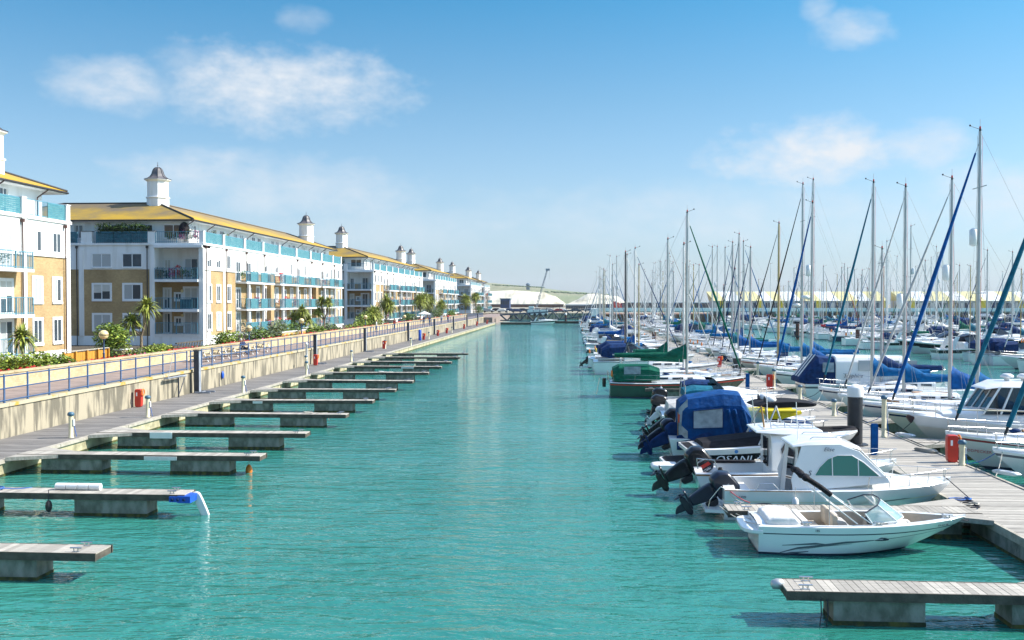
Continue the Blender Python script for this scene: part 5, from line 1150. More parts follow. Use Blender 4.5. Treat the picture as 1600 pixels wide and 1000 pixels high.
# ---------------------------------------------------------------- L4: wakeboard boat
def wake():
    b = thing('wakeboard_boat', 'black and white wakeboard boat with graphics, black cover and alloy tower', 'speedboat', (4.6, 37.2, 0), R_(0)); b.rotation_euler = (0, R_(-1.5), R_(4))
    H = Hull(6.4, 2.45, .92, 1.3, rake=.24, trans=.05, tm=.5, p=2.4, tw=.9, flare=.12, draft=.3)
    H.build(['black_hull', 'print_dark', 'black_hull'], parent=b, bands=[(.78, 1.0, 'gelcoat')], gw=.25, camber=.04)
    d = MB(); d.prism([(-1.15, -.7), (-1.0, -.95), (-.1, -1.1), (-.1, 1.1), (-1.0, .95), (-1.15, .7)], .30, .40, 'gelcoat'); d.prism([(-1.05, -.65), (-.95, -.82), (-.15, -.95), (-.15, .95), (-.95, .82), (-1.05, .65)], .402, .42, 'canvas_black'); d.build('swim_platform', b)
    d = MB(); d.prism([(-.35, -1.0), (.12, -1.08), (.12, 1.08), (-.35, 1.0)], .80, .93, 'gelcoat'); d.prism([(-.28, -.8), (.1, -.85), (.1, .85), (-.28, .8)], .932, .95, 'canvas_black'); d.build('stern_deck', b)
    d = MB(); d.loft([[(.25, -.92, .97), (.25, .92, .97), (.3, .6, 1.12), (.3, -.6, 1.12)], [(1.2, -1.02, .99), (1.2, 1.02, .99), (1.2, .6, 1.22), (1.2, -.6, 1.20)], [(2.6, -1.02, 1.02), (2.6, 1.02, 1.02), (2.6, .62, 1.33), (2.6, -.62, 1.33)], [(3.6, -.98, 1.06), (3.6, .98, 1.06), (3.5, .6, 1.48), (3.5, -.6, 1.48)], [(5.2, -.5, 1.14), (5.2, .5, 1.14), (5.1, .3, 1.2), (5.1, -.3, 1.2)]], 'canvas_black'); d.build('mooring_cover', b)
    d = MB()
    for sd in (-1, 1):
        y = sd*1.08; d.path([(2.3, y, 1.05), (2.75, y*.95, 1.9), (3.05, y*.75, 2.45)], .035, 'alu', 7); d.path([(3.5, y, 1.08), (3.2, y*.95, 1.8), (3.05, y*.75, 2.45)], .035, 'alu', 7); d.tube((2.6, y, 1.55), (3.25, y, 1.6), .025, 'alu')
    d.tube((3.05, -.82, 2.45), (3.05, .82, 2.45), .035, 'alu'); d.build('tower', b)
    d = MB(); d.pill([(2.2, 2.45), (2.6, 2.60), (3.8, 2.62), (4.7, 2.50), (4.6, 2.38), (3.0, 2.36)], .8, 'canvas_black', 0, bev=.85); d.build('bimini_cover', b)
    for sd in (-1, 1): d = MB(); d.ball((0, 0, 0), .16, 'white_plastic', 10, (1.4, 1, 1)); d.tube((-.22, 0, 0), (-.24, 0, 0), .14, 'rubber', n=12); d.build('tower_speaker', b, (2.95, sd*.45, 2.66))
    x, y, z = H.pt(.27, .40, -1, .02); t = text('OSANI', .40, 'print_white', b, (x-.35, y-.03, z+.16), (R_(78), 0, R_(-2)), shear=.3, sx=1.15)
    text('&T', .5, 'print_white', b, (x+.85, y-.05, z+.22), (R_(78), 0, R_(-2)), shear=.3, sx=1.2)
    x, y, z = H.pt(.16, .9, -1, .012); d = MB(); n = 14; d.add([(x+.4+.07*math.cos(2*math.pi*k/n), y-.02, z+.07*math.sin(2*math.pi*k/n)) for k in range(n)], [tuple(range(n))], 'print_blue'); d.build('badge', b)
    return b
wake()
o = MB().pill([(-1.1, 0), (.9, 0), (1.2, .12), (.9, .22), (-1.1, .22)], .42, 'white_plastic').build('paddle_float', None, (4.05, 36.3, .18)); tag(o, 'small white float beside the swim platform of the black wakeboard boat', 'float')
# ---------------------------------------------------------------- L5: boat under a navy tent
def tent():
    b = thing('motor_boat', 'boat wrapped in a navy canvas tent with clear side window', 'motor boat', (3.95, 40.5, 0), R_(-.5))
    H = Hull(6.6, 2.4, .85, 1.15, rake=.2, trans=.03, tm=.45, p=2.3, tw=.9, draft=.3)
    H.build(['gelcoat', 'gelcoat_offwhite', 'gelcoat'], parent=b, gw=.15, camber=.08)
    d = MB(); canopy(d, [(.45, .98, .90, 2.35), (.75, 1.12, .88, 2.55), (2.2, 1.16, .90, 2.78), (2.9, 1.12, .95, 2.72), (3.3, 1.05, 1.0, 2.0)], 'canvas_mid'); cv = d.build('canopy', b)
    d = MB(); d.loft([[(.3, -1.10, .42), (.3, -1.16, .5), (.3, -1.0, 1.0)], [(1.5, -1.24, .42), (1.5, -1.24, .6), (1.5, -1.14, 1.15)], [(3.2, -1.24, .45), (3.2, -1.26, .8), (3.2, -1.0, 1.5)], [(4.6, -.98, .55), (4.6, -1.0, .95), (4.6, -.5, 1.62)], [(5.9, -.38, .8), (5.9, -.36, 1.1), (5.9, 0, 1.5)]], 'canvas_navy', closed=False, caps=False)
    d.loft([[(.3, 1.0, 1.0), (.3, 1.16, .5)], [(1.5, 1.14, 1.15), (1.5, 1.24, .6)], [(3.2, 1.0, 1.5), (3.2, 1.26, .8)], [(4.6, .5, 1.62), (4.6, 1.0, .95)], [(5.9, 0, 1.5), (5.9, .36, 1.1)]], 'canvas_navy', closed=False, caps=False)
    d.loft([[(.3, -1.0, 1.0), (.3, 1.0, 1.0)], [(1.5, -1.14, 1.15), (1.5, 1.14, 1.15)], [(3.2, -1.0, 1.5), (3.2, 1.0, 1.5)], [(4.6, -.5, 1.62), (4.6, .5, 1.62)], [(5.9, 0, 1.5), (5.9, 0, 1.5)]], 'canvas_navy', closed=False, caps=False)
    d.build('hull_cover', b)
    d = MB(); d.quad((.95, -1.155, 1.30), (2.15, -1.175, 1.35), (2.15, -1.15, 2.15), (.95, -1.135, 2.02), 'clear_vinyl'); d.build('clear_panel', cv)
    d = MB()
    for x0, x1 in ((2.35, 2.6), (2.6, 2.9), (2.95, 3.2)): d.tube((x0, -1.17, 2.1), (x1, -1.19, 1.1), .07, 'canvas_mid', n=6)
    d.path([(.95, -1.17, 1.30), (2.15, -1.19, 1.35), (2.15, -1.165, 2.15), (.95, -1.15, 2.02), (.95, -1.17, 1.30)], .02, 'canvas_navy'); d.build('fold', cv)
    d = MB(); d.quad((3.25, -1.0, 1.55), (4.1, -.85, 1.55), (3.7, -.8, 2.1), (3.1, -.9, 2.2), 'screen_glass'); d.quad((4.1, -.85, 1.55), (4.1, .85, 1.55), (3.7, .8, 2.1), (3.7, -.8, 2.1), 'screen_glass'); d.build('windscreen', b)
    d = MB(); d.quad((.38, -.98, .9), (.38, -.98, 2.1), (.74, -1.0, 2.5), (.74, -1.13, .9), 'clear_vinyl'); d.build('rear_panel', b)
    outboard(b, .0, -.3, .62, 62, 'canvas_navy', 1.15, None, None); outboard(b, -.1, .62, .7, 60, 'engine_navy', 1.1)
    rails(b, H, .7, .97, .4, n=3)
    s = MB(); s.tube((0, 0, 0), (0, 0, 1.1), .014, 'wood_mast'); so = s.build('flagpole', b, (.35, -1.0, .85)); s = MB(); s.loft([[(0, 0, 1.05), (0, 0, .7)], [(.14, .03, .95), (.12, .03, .62)], [(.26, -.02, .82), (.2, 0, .5)]], 'red', closed=False, caps=False); s.build('flag', so)
    return b
tent()
# yellow kayak with a grey frame on the pontoon side
k = MB(); k.loft([[(-1.5, -.05, .2), (-1.5, .05, .2), (-1.5, .05, .26), (-1.5, -.05, .26)], [(-.9, -.34, .05), (-.9, .34, .05), (-.9, .38, .26), (-.9, -.38, .26)], [(.6, -.38, .0), (.6, .38, .0), (.6, .42, .26), (.6, -.42, .26)], [(1.5, -.1, .18), (1.5, .1, .18), (1.5, .1, .3), (1.5, -.1, .3)]], 'yellow', smooth=False)
for s_ in (-1, 1): k.path([(-1.2, s_*.3, .3), (0, s_*.42, .34), (1.2, s_*.28, .33)], .08, 'yellow', 8)
o = k.build('kayak', None, (7.9, 40.1, 1.66), R_(3)); tag(o, 'bright yellow sit on kayak lying across the bows beside the navy tent boat', 'kayak')
k2 = MB(); k2.box(-.5, .1, -.25, .25, .26, .34, 'rubber'); k2.build('seat', o)
# ---------------------------------------------------------------- L6: grey sheet boat with big black outboard
def sheet(X, Y, lab, cover='canvas_grey', eng='engine_black', eng2=None, L=6.6, text_=None, stripe='petal_pink', hullm='gelcoat'):
    b = thing('motor_boat', lab, 'motor boat', (X, Y, 0), 0)
    H = Hull(L, 2.4, .95, 1.2, rake=.2, trans=.03, tm=.45, p=2.3, tw=.9, draft=.3)
    H.build([hullm, 'gelcoat_offwhite', hullm], parent=b, gw=.15, camber=.1, bands=[(.9, 1.0, 'gelcoat_offwhite')])
    d = MB(); d.loft([[(.3, -1.05, .95), (.3, 1.05, .95), (.35, .7, 1.55), (.35, -.7, 1.5)], [(1.3, -1.18, .92), (1.3, 1.18, .92), (1.3, .5, 1.7), (1.3, -.5, 1.66)], [(2.8, -1.18, 1.0), (2.8, 1.18, 1.0), (2.8, .3, 2.1), (2.8, -.3, 2.1)], [(3.9, -.9, 1.1), (3.9, .9, 1.1), (3.9, .5, 1.75), (3.9, -.5, 1.75)]], cover); d.build('mooring_cover', b)
    d = MB(); cabin(d, [(3.5, .95, 1.0, .8, 1.6), (4.4, .8, 1.1, .62, 1.55), (5.6, .4, 1.15, .3, 1.32)], 'gelcoat', True); d.build('fore_cabin', b)
    d = MB(); d.box(3.6, 4.2, -.89, -.84, 1.25, 1.45, 'boat_glass'); d.build('side_window', b)
    if eng: outboard(b, .0, -.1, .7, 60, eng, 1.3, stripe, 'MARINER' if False else None)
    if eng2: outboard(b, -.02, .75, .7, 50, eng2, .7)
    rails(b, H, .62, .96, .42, n=3); mooring(b, (L-.2, 0, 1.15), (L+.5, .5, .65)); return b
sheet(4.3, 43.9, 'white boat with a pink striped black outboard, just beyond the navy tent boat', 'canvas_white', 'engine_black', None)
sheet(4.3, 47.6, 'white boat under a crumpled grey sheet with its small outboard tilted', 'canvas_grey', None, 'white_plastic')
def arch_boat(X, Y, lab, can='canvas_navy', hullm='gelcoat', stripe=None, eng=True):
    b = thing('motor_boat', lab, 'motor boat', (X, Y, 0), 0); H = Hull(6.6, 2.4, .9, 1.2, rake=.2, trans=.03, draft=.3); H.build([hullm, 'gelcoat_offwhite', hullm], parent=b, cockpit=(.05, .42, .4), camber=.12)
    d = MB(); cabin(d, [(2.8, .98, 1.0, .82, 1.55), (4.0, .86, 1.1, .68, 1.6), (5.4, .45, 1.15, .3, 1.38)], 'gelcoat', True); d.build('fore_cabin', b)
    d = MB(); canopy(d, [(1.2, .95, 1.5, 1.85), (1.8, 1.0, 1.45, 2.02), (2.8, .98, 1.4, 1.98)], can); d.build('canopy', b)
    d = MB(); d.quad((2.9, -.9, 1.5), (3.5, -.78, 1.55), (2.95, -.75, 2.1), (2.6, -.85, 2.1), 'boat_glass'); d.quad((3.5, -.78, 1.55), (3.5, .78, 1.55), (2.95, .75, 2.1), (2.95, -.75, 2.1), 'boat_glass'); d.quad((3.5, .78, 1.55), (2.9, .9, 1.5), (2.6, .85, 2.1), (2.95, .75, 2.1), 'boat_glass'); d.build('windscreen', b)
    d = MB(); d.box(.3, .9, -.9, .9, .4, .8, 'canvas_white'); d.build('stern_bench', b)
    d = MB()
    for sd in (-1, 1): d.path([(1.2, sd*1.05, .98), (1.25, sd*.95, 2.1)], .02, 'steel')
    d.build('canopy_frame', b)
    if eng: outboard(b, .0, 0, .7, 20, 'engine_black', 1.1)
    rails(b, H, .6, .96, .42, n=3); return b
BOATS_L = []
arch_boat(4.6, 51.2, 'white cuddy boat with a blue hood, just past the crumpled grey sheet', 'canvas_teal')
arch_boat(5.0, 55.2, 'white cabin boat with navy arched hood in front of the green canopy', 'canvas_navy')
# ================================================================== SAILING YACHTS
def yacht(loc, lab, L=9.4, B=3.0, mast=13, mx=None, rz=0, hull='gelcoat', band='navy_hull', cover='canvas_blue', fs='canvas_blue', spar='alu', lean=0, fs_r=.07, radar=False, refl=False, group=None,
          hood=None, fs_top=.97, name='sailing_yacht', deck='gelcoat', fs_x=None, boom_z=None, shroud=True, detail=True, draft=.5, xb=None, tall_cover=1.0, canopy_m=None, spreader=.55, boom_l=None):
    b = thing(name, lab, 'yacht', loc, rz, group)
    H = Hull(L, B, 1.0, 1.35, rake=.16, trans=-.03, tm=.48, p=2.0, tw=.72, flare=.10, draft=draft, sheer_dip=.08)
    H.build([hull, 'antifoul' if hull != 'black_hull' else 'dark_red', 'antifoul'], parent=b, cockpit=(.06, .32, .55), bands=[(.86, .93, band)] if band else [], inner='gelcoat', gw=.35, camber=.10, deck=deck, toe=.02, ns=18 if detail else 10)
    mx = mx or L*.56
    d = MB(); cabin(d, [(L*.30, B*.34, 1.0, B*.29, 1.52), (L*.45, B*.34, 1.05, B*.28, 1.55), (L*.62, B*.27, 1.12, B*.20, 1.5), (L*.74, B*.14, 1.2, B*.10, 1.36)], deck, True); co = d.build('coachroof', b)
    d = MB()
    for sd in (-1, 1):
        for xa, xb_ in ((.335, .42), (.45, .53), (.56, .60)):
            xa *= L; xb_ *= L; w = lambda x: sd*(B*.34-(B*.07)*max(0, (x-L*.45)/(L*.17))-.005)
            d.quad(*[(xa, w(xa)-sd*.02, 1.22), (xb_, w(xb_)-sd*.02, 1.24), (xb_, w(xb_)-sd*.05, 1.39), (xa, w(xa)-sd*.05, 1.38)][::(1 if sd < 0 else -1)], 'boat_glass')
    d.v = [(x, y*1.015, z) for x, y, z in d.v]; d.build('window', co)
    if detail: d = MB(); d.box(L*.56, L*.62, -.25, .25, 1.5, 1.58, 'boat_glass'); d.box(L*.31, L*.38, -.35, .35, 1.52, 1.57, 'gelcoat_offwhite'); d.build('hatch', co)
    # mast
    zb = 1.45; m = MB(); top = mast; lx = math.tan(R_(lean))*(top-zb)
    n = 8; r0 = .095 if mast > 11 else .075
    m.tube((0, 0, 0), (lx, 0, top-zb), r0, spar, r0*.72, n); ms = m.build('mast', b, (mx, 0, zb))
    m = MB(); sp = [spreader]+([.8] if mast > 14 else [])
    for k in sp: m.tube((lx*k, -.75, (top-zb)*k), (lx*k, .75, (top-zb)*k), .025, spar, n=5)
    m.build('spreader', ms)
    m = MB(); m.tube((lx, 0, top-zb), (lx, 0, top-zb+.12), .05, 'rubber'); m.tube((lx, 0, top-zb+.1), (lx, 0, top-zb+.55), .012, 'wire', n=4); m.tube((lx-.1, 0, top-zb+.05), (lx+.45, 0, top-zb+.25), .012, 'rubber', n=4); m.ball((lx+.45, 0, top-zb+.27), .05, 'rubber', 6); m.tube((lx, 0, top-zb+.12), (lx, 0, top-zb+.22), .045, 'red'); m.build('masthead_gear', ms)
    if refl: m = MB(); z = (top-zb)*refl; m.lathe([(.06, -.42), (.17, -.34), (.17, .34), (.06, .42)], 'white_plastic', (.26, 0, z), 10); m.tube((0, 0, z), (.2, 0, z), .03, 'alu'); m.build('radar_reflector', ms)
    if radar: m = MB(); z = (top-zb)*radar; m.lathe([(.2, -.10), (.3, -.06), (.3, .08), (.2, .13)], 'white_plastic', (.45, 0, z), 12); m.tube((0, 0, z-.12), (.45, 0, z-.12), .04, 'alu'); m.build('radar', ms)
    # boom + cover
    bz = (boom_z or 2.2)-zb; bl = boom_l or mx*.72
    m = MB(); m.tube((-.1, 0, bz), (-bl, 0, bz+.12), .06, spar); bo = m.build('boom', ms)
    if cover:
        m = MB(); rings = []; K = 11; rr = random.Random(int(mx*100)+int(loc[1]*10))
        for k in range(K+1):
            t = k/K; x = -.02-(bl)*t*.97; h = (.26*(1-t)**1.3+.15)*tall_cover+rr.uniform(-.02, .03); w = .15*(1-t*.4)+rr.uniform(-.012, .012); zc = bz+.12*t
            if k == 0: h = 1.05*tall_cover; w = .14
            if k == 1: h = .75*tall_cover
            if k == 2: h = .58*tall_cover
            rings.append([(x, -w*.5, zc-.16), (x, -w, zc-.02), (x, -w*.85, zc+h*.45), (x, -w*.3, zc+h), (x, w*.3, zc+h), (x, w*.85, zc+h*.45), (x, w, zc-.02), (x, w*.5, zc-.16)])
        m.loft(rings, cover, smooth=True); m.build('sail_cover', bo)
    # forestay with furled sail
    fx = fs_x if fs_x is not None else L*.975
    a = Vector((fx, 0, 1.35+.1)); t_ = Vector((mx+lx*fs_top, 0, zb+(top-zb)*fs_top)); dv = t_-a
    m = MB()
    if fs: m.tube(a+dv*.035, a+dv*.07, .05, 'rubber', n=8); m.tube(a+dv*.06, a+dv*.5, fs_r*.75, fs, fs_r, n=7); m.tube(a+dv*.5, a+dv*.95, fs_r, fs, fs_r*.4, n=7); m.tube(a+dv*.95, t_, .014, 'wire', n=4); m.tube(a, a+dv*.05, .014, 'wire', n=4); m.build('furled_jib', b)
    else: m.tube(a, t_, .012, 'wire', n=4); m.build('forestay', b)
    m = MB(); bk = (.1, 0, 1.1); m.tube(bk, (mx+lx, 0, top), .008, 'wire', n=3)
    if shroud:
        for sd in (-1, 1):
            y = sd*H.bd(mx/L)*.93; k = sp[0]; s1 = (mx+lx*k, sd*.75, zb+(top-zb)*k); m.tube((mx-.1, y, 1.15), s1, .008, 'wire', n=3); m.tube(s1, (mx+lx*.96, 0, zb+(top-zb)*.97), .008, 'wire', n=3); m.tube((mx-.5, y, 1.15), (mx+lx*k, 0, zb+(top-zb)*k), .008, 'wire', n=3)
        if detail: m.tube((mx+.12, .05, zb), (mx+.12+lx, .03, top-.2), .010, 'rope', n=3); m.tube((mx-.12, -.05, zb), (mx-.12+lx, -.03, top-.2), .008, 'rope_red', n=3)
    m.build('rigging', b)
    if detail:
        rails(b, H, .80, .985, .58, n=2, inset=.08, mid=True, name='pulpit'); rails(b, H, .02, .80, .56, n=5, r=.009, inset=.08, mid=True, name='lifeline', bow=False)
        m = MB(); m.tube((.3, -.0, .6), (.3, 0, 1.4), .03, 'steel'); q_ = 12
        for i in range(q_): t0, t1 = 2*math.pi*i/q_, 2*math.pi*(i+1)/q_; m.tube((.5, .35*math.cos(t0), 1.35+.35*math.sin(t0)), (.5, .35*math.cos(t1), 1.35+.35*math.sin(t1)), .014, 'steel', n=4)
        m.build('steering_wheel', b)
        mooring(b, (L-.3, .1, 1.35), (L+.35, 1.1, .65), 'rope'); mooring(b, (L-.3, -.1, 1.35), (L+.35, -1.3, .65), rnd.choice(['rope', 'rope_blue', 'rope_dark']))
        for t in (.35, .6): x, y, z = H.pt(t, .6, 1); fender(b, x, y+.1, .55, rnd.choice(['white_plastic', 'canvas_navy'])); fender(b, x+.3, -y-.1, .55, 'white_plastic')
    if not detail:
        rails(b, H, .82, .985, .56, n=1, inset=.08, mid=True, name='pulpit', r=.016); rails(b, H, .02, .82, .56, n=4, r=.012, inset=.08, mid=True, name='lifeline', bow=False)
        for t in (.3, .55): x, y, z = H.pt(t, .6, 1); fender(b, x, y+.1, .55); fender(b, x+.3, -y-.1, .55, 'canvas_navy')
    gr = random.Random(int(L*100)+int(loc[1]*7))
    for k in range(5 if detail else 2):
        m = MB()
        gx, gy = gr.uniform(L*.33, L*.86), gr.uniform(-.5, .5); gz = 1.5 if gx < L*.6 else 1.42
        if gr.random() < .5: m.ball((gx, gy, gz+.05), gr.uniform(.10, .2), gr.choice(['canvas_white', 'canvas_blue', 'rope', 'canvas_navy', 'canvas_grey']), 7, (1.6, 1, .6))
        else: m.tube((gx-.3, gy, gz+.04), (gx+.3, gy+gr.uniform(-.3, .3), gz+.06), gr.uniform(.02, .07), gr.choice(['rope', 'steel', 'canvas_white', 'teak']), n=6)
        m.build('deck_gear', b)
    m = MB(); bx, by = .12, -.75; q_ = 9; cc = gr.choice(['yellow', 'orange', 'canvas_white'])
    for k in range(q_): a0, a1 = -.6+4.3*k/q_, -.6+4.3*(k+1)/q_; m.tube((bx, by+.24*math.cos(a0), 1.55+.24*math.sin(a0)), (bx, by+.24*math.cos(a1), 1.55+.24*math.sin(a1)), .055, cc, n=6)
    m.build('horseshoe_buoy', b)
    if hood:
        m = MB(); canopy(m, [(L*.25, B*.30, 1.3, 2.0), (L*.30, B*.34, 1.25, 2.1), (L*.38, B*.28, 1.3, 1.62)], hood); ho = m.build('sprayhood', b)
        m = MB(); m.quad((L*.31, -B*.20, 2.06), (L*.385, -B*.17, 1.66), (L*.385, B*.17, 1.66), (L*.31, B*.20, 2.06), 'clear_vinyl'); m.v = [(x+.02, y, z+.03) for x, y, z in m.v]; m.build('clear_panel', ho)
    if canopy_m:
        m = MB(); canopy(m, [(.2, B*.34, 1.15, 2.0), (.6, B*.38, 1.1, 2.2), (L*.28, B*.38, 1.15, 2.2), (L*.36, B*.34, 1.2, 1.95)], canopy_m); ho = m.build('cockpit_tent', b)
        for sd in (-1, 1): m = MB(); q_ = [(L*.10, sd*(B*.385), 1.6), (L*.22, sd*(B*.385), 1.6), (L*.22, sd*(B*.38), 2.12), (L*.10, sd*(B*.38), 2.1)]; m.quad(*(q_ if sd < 0 else q_[::-1]), 'clear_vinyl'); m.build('clear_panel', ho)
    return b, H
def fit_yacht(px_base, px_top, py_top, Y, xbow, lab, **k):
    """yacht on the right side of the pontoon (bow to the left): mast placed at the photo's mast position at distance Y"""
    X = ony(px_base, 560, Y)[0]; xt, _, zt = ony(px_top, py_top, Y); J = X-xbow
    L = max(7.6, min(12, J/.40)); b, H = yacht((xbow+L, Y, 0), lab, L=L, B=L*.31, mast=zt, mx=L-J, rz=math.pi, lean=0, fs_x=L*.97, group='sailing yachts moored on the right side of the main pontoon', **k); return b, H
XB = PX1+.35
# R1..: explicit near yachts (Y, mast pixel base/top)
b, H = yacht((XB+10.2, 34.0, 0), 'white yacht with navy rail and teal side stripe, closest on the right edge', L=10.2, B=3.1, mast=13.5, mx=5.6, rz=math.pi, fs='canvas_teal', fs_r=.11, band='grey_stripe', group='sailing yachts moored on the right side of the main pontoon', cover='canvas_blue')
d = MB(); H.strip(d, [(.66, .66, .71), (.90, .70, .75)], 'canvas_teal', side=1); d.build('side_stripe', b)
b, H = yacht((XB+9.6, 38.2, 0), 'white yacht with dark red rubbing strakes and red name on the bow', L=9.6, B=2.95, mast=13.2, mx=5.2, rz=math.pi, fs='canvas_teal', fs_r=.10, band='dark_red', group='sailing yachts moored on the right side of the main pontoon', cover='canvas_blue')
p1, p2, p3, p4 = [Vector(H.pt(*q_)) for q_ in ((.84, .62, 1), (.98, .62, 1), (.87, .75, 1), (.87, .5, 1))]
ax = (p1-p2).normalized(); up = (p3-p4); up = (up-ax*up.dot(ax)).normalized(); nz_ = ax.cross(up)
text('WOODPECKER', .175, 'print_red', b, Vector(H.pt(.86, .60, 1))+nz_*.11-ax*.85, Matrix((ax, up, nz_)).transposed().to_euler(), sx=1.0)
fit_yacht(1528, 1540, 205, 45.8, XB, 'white yacht with navy sheer band and the tallest mast of all', refl=.62, fs='canvas_royal', fs_r=.10, hull='tan_hull', band='navy_hull', cover='canvas_blue', spreader=.42)
fit_yacht(1485, 1497, 281, 49.6, XB, 'white yacht with pale grey furled jib, next beyond the tallest mast', refl=.58, fs='canvas_grey', fs_r=.07, cover='canvas_royal', spreader=.33)
fit_yacht(1413, 1424, 293, 53.4, XB, 'white yacht with ribbed reflector halfway up its mast', refl=.45, fs='canvas_grey', fs_r=.06, cover='canvas_blue', band=None, spreader=.3)
fit_yacht(1363, 1376, 286, 57.6, XB, 'white yacht with slim teal furled jib', fs='canvas_teal', fs_r=.08, cover='canvas_blue', band='navy_hull', spreader=.36)
fit_yacht(1377, 1383, 390, 54.9+6.5, XB+2.6, 'small yacht with a short dull grey mast topped by a box', fs=None, spar='wire', cover='canvas_navy', band=None, spreader=.9)
fit_yacht(1268, 1272, 318, 70.6, XB, 'yacht with blue furled jib and twin fittings on the mast', radar=.44, refl=.60, fs='canvas_royal', fs_r=.10, cover='canvas_royal', band='navy_hull', hood='canvas_navy', spreader=.25)
fit_yacht(1253, 1259, 289, 77.8, XB, 'white yacht with dark furled jib and radar on its mast', radar=.33, fs='canvas_black', fs_r=.06, cover='canvas_blue', band=None, spreader=.5)
fit_yacht(1269, 1273, 282, 80.5, XB+3, 'yacht with a very thin tall mast behind its neighbours', fs=None, cover='canvas_blue', band=None)
fit_yacht(1216, 1219, 350, 84.6, XB, 'yacht with a varnished gold mast and dark forestay', spar='alu_gold', fs='canvas_black', fs_r=.05, cover='canvas_blue', hull='tan_hull', band='dark_red', spreader=.4)
fit_yacht(1172, 1175, 388, 92, XB, 'yacht with blue furled jib and boxy navy boom cover', fs='canvas_navy', fs_r=.06, cover='canvas_royal', hood='canvas_navy')
fit_yacht(1154, 1157, 367, 96, XB, 'navy hulled yacht with white mast and dark furled jib', hull='navy_hull', band='gelcoat', fs='canvas_navy', fs_r=.06, cover='canvas_royal')
fit_yacht(1144, 1147, 380, 102, XB, 'white yacht with a radar pod low on its slim mast', fs='canvas_navy', fs_r=.05, cover='canvas_teal', radar=.3)
# left side of the pontoon: sailing boats with stern to the channel
def left_yacht(px_base, px_top, py_top, Y, X0, lab, L=8, **k):
    X = ony(px_base, 560, Y)[0]; zt = ony(px_top, py_top, Y)[2]
    return yacht((X0, Y, 0), lab, L=L, B=L*.32, mast=zt, mx=X-X0, rz=0, group='sailing boats among the motor boats on the left side', **k)
b, H = left_yacht(1073, 1073, 333, 65.5, 2.5, 'green hulled sailing boat with green cockpit tent and red rubbing strake', L=9.2, hull='green_hull', band='red', cover='canvas_green', fs='canvas_green', fs_r=.08, canopy_m='canvas_green', draft=.5, boom_z=2.7, spreader=.5, boom_l=5.0, tall_cover=.9)
d = MB(); d.lathe([(.12, -.3), (.14, 0), (.12, .3)], 'engine_black', (0, 0, 0), 8); d.build('outboard_motor', b, (-.35, .5, .9))
d = MB(); d.path([(-.1, -1.0, 1.1), (-.1, -1.0, 1.7), (-.1, 1.0, 1.7), (-.1, 1.0, 1.1)], .02, 'steel'); d.path([(-.15, -1.0, 1.4), (-.7, -.9, 1.3), (-.9, -.9, .2)], .02, 'steel'); d.path([(-.15, -.7, 1.4), (-.7, -.6, 1.3), (-.9, -.6, .2)], .02, 'steel'); d.build('pushpit', b)
b, H = left_yacht(1068, 1069, 383, 70.0, 3.6, 'white sloop with cream mast and green boom cover beyond the green tent', L=8.4, cover='canvas_green', fs=None, band=None, spar='alu_white')
b, H = left_yacht(977, 978, 395, 94.0, 1.5, 'white sloop with a black mast and slab sided stern facing the channel', L=8.2, cover=None, fs=None, spar='alu_dark', band=None, hull='gelcoat', shroud=True)
outboard(b, -.1, .3, .5, 55, 'engine_black', .8)
left_yacht(1043, 1042, 375, 80, 3.8, 'white sloop with green sail cover and black bag on its boom end', L=8.2, cover='canvas_green', fs='canvas_grey', fs_r=.05)
left_yacht(992, 992, 389, 96, 2.2, 'yacht with thick pale mast and rolled royal blue mast sleeve', L=8.6, cover='canvas_royal', fs='canvas_navy', fs_r=.05, spar='alu_white')
bp_, _H = left_yacht(998, 999, 415, 101, 2.2, 'yacht with a thin gold mast near the blue mast sleeve', L=8, cover=None, fs=None, spar='alu_gold')
d = MB(); d.box(.2, 2.5, -1.42, -1.39, 1.30, 1.95, 'canvas_navy'); d.build('dodger', bp_); text('PINCHO', .48, 'print_white', bp_, (1.35, -1.43, 1.62), (R_(90), 0, 0))
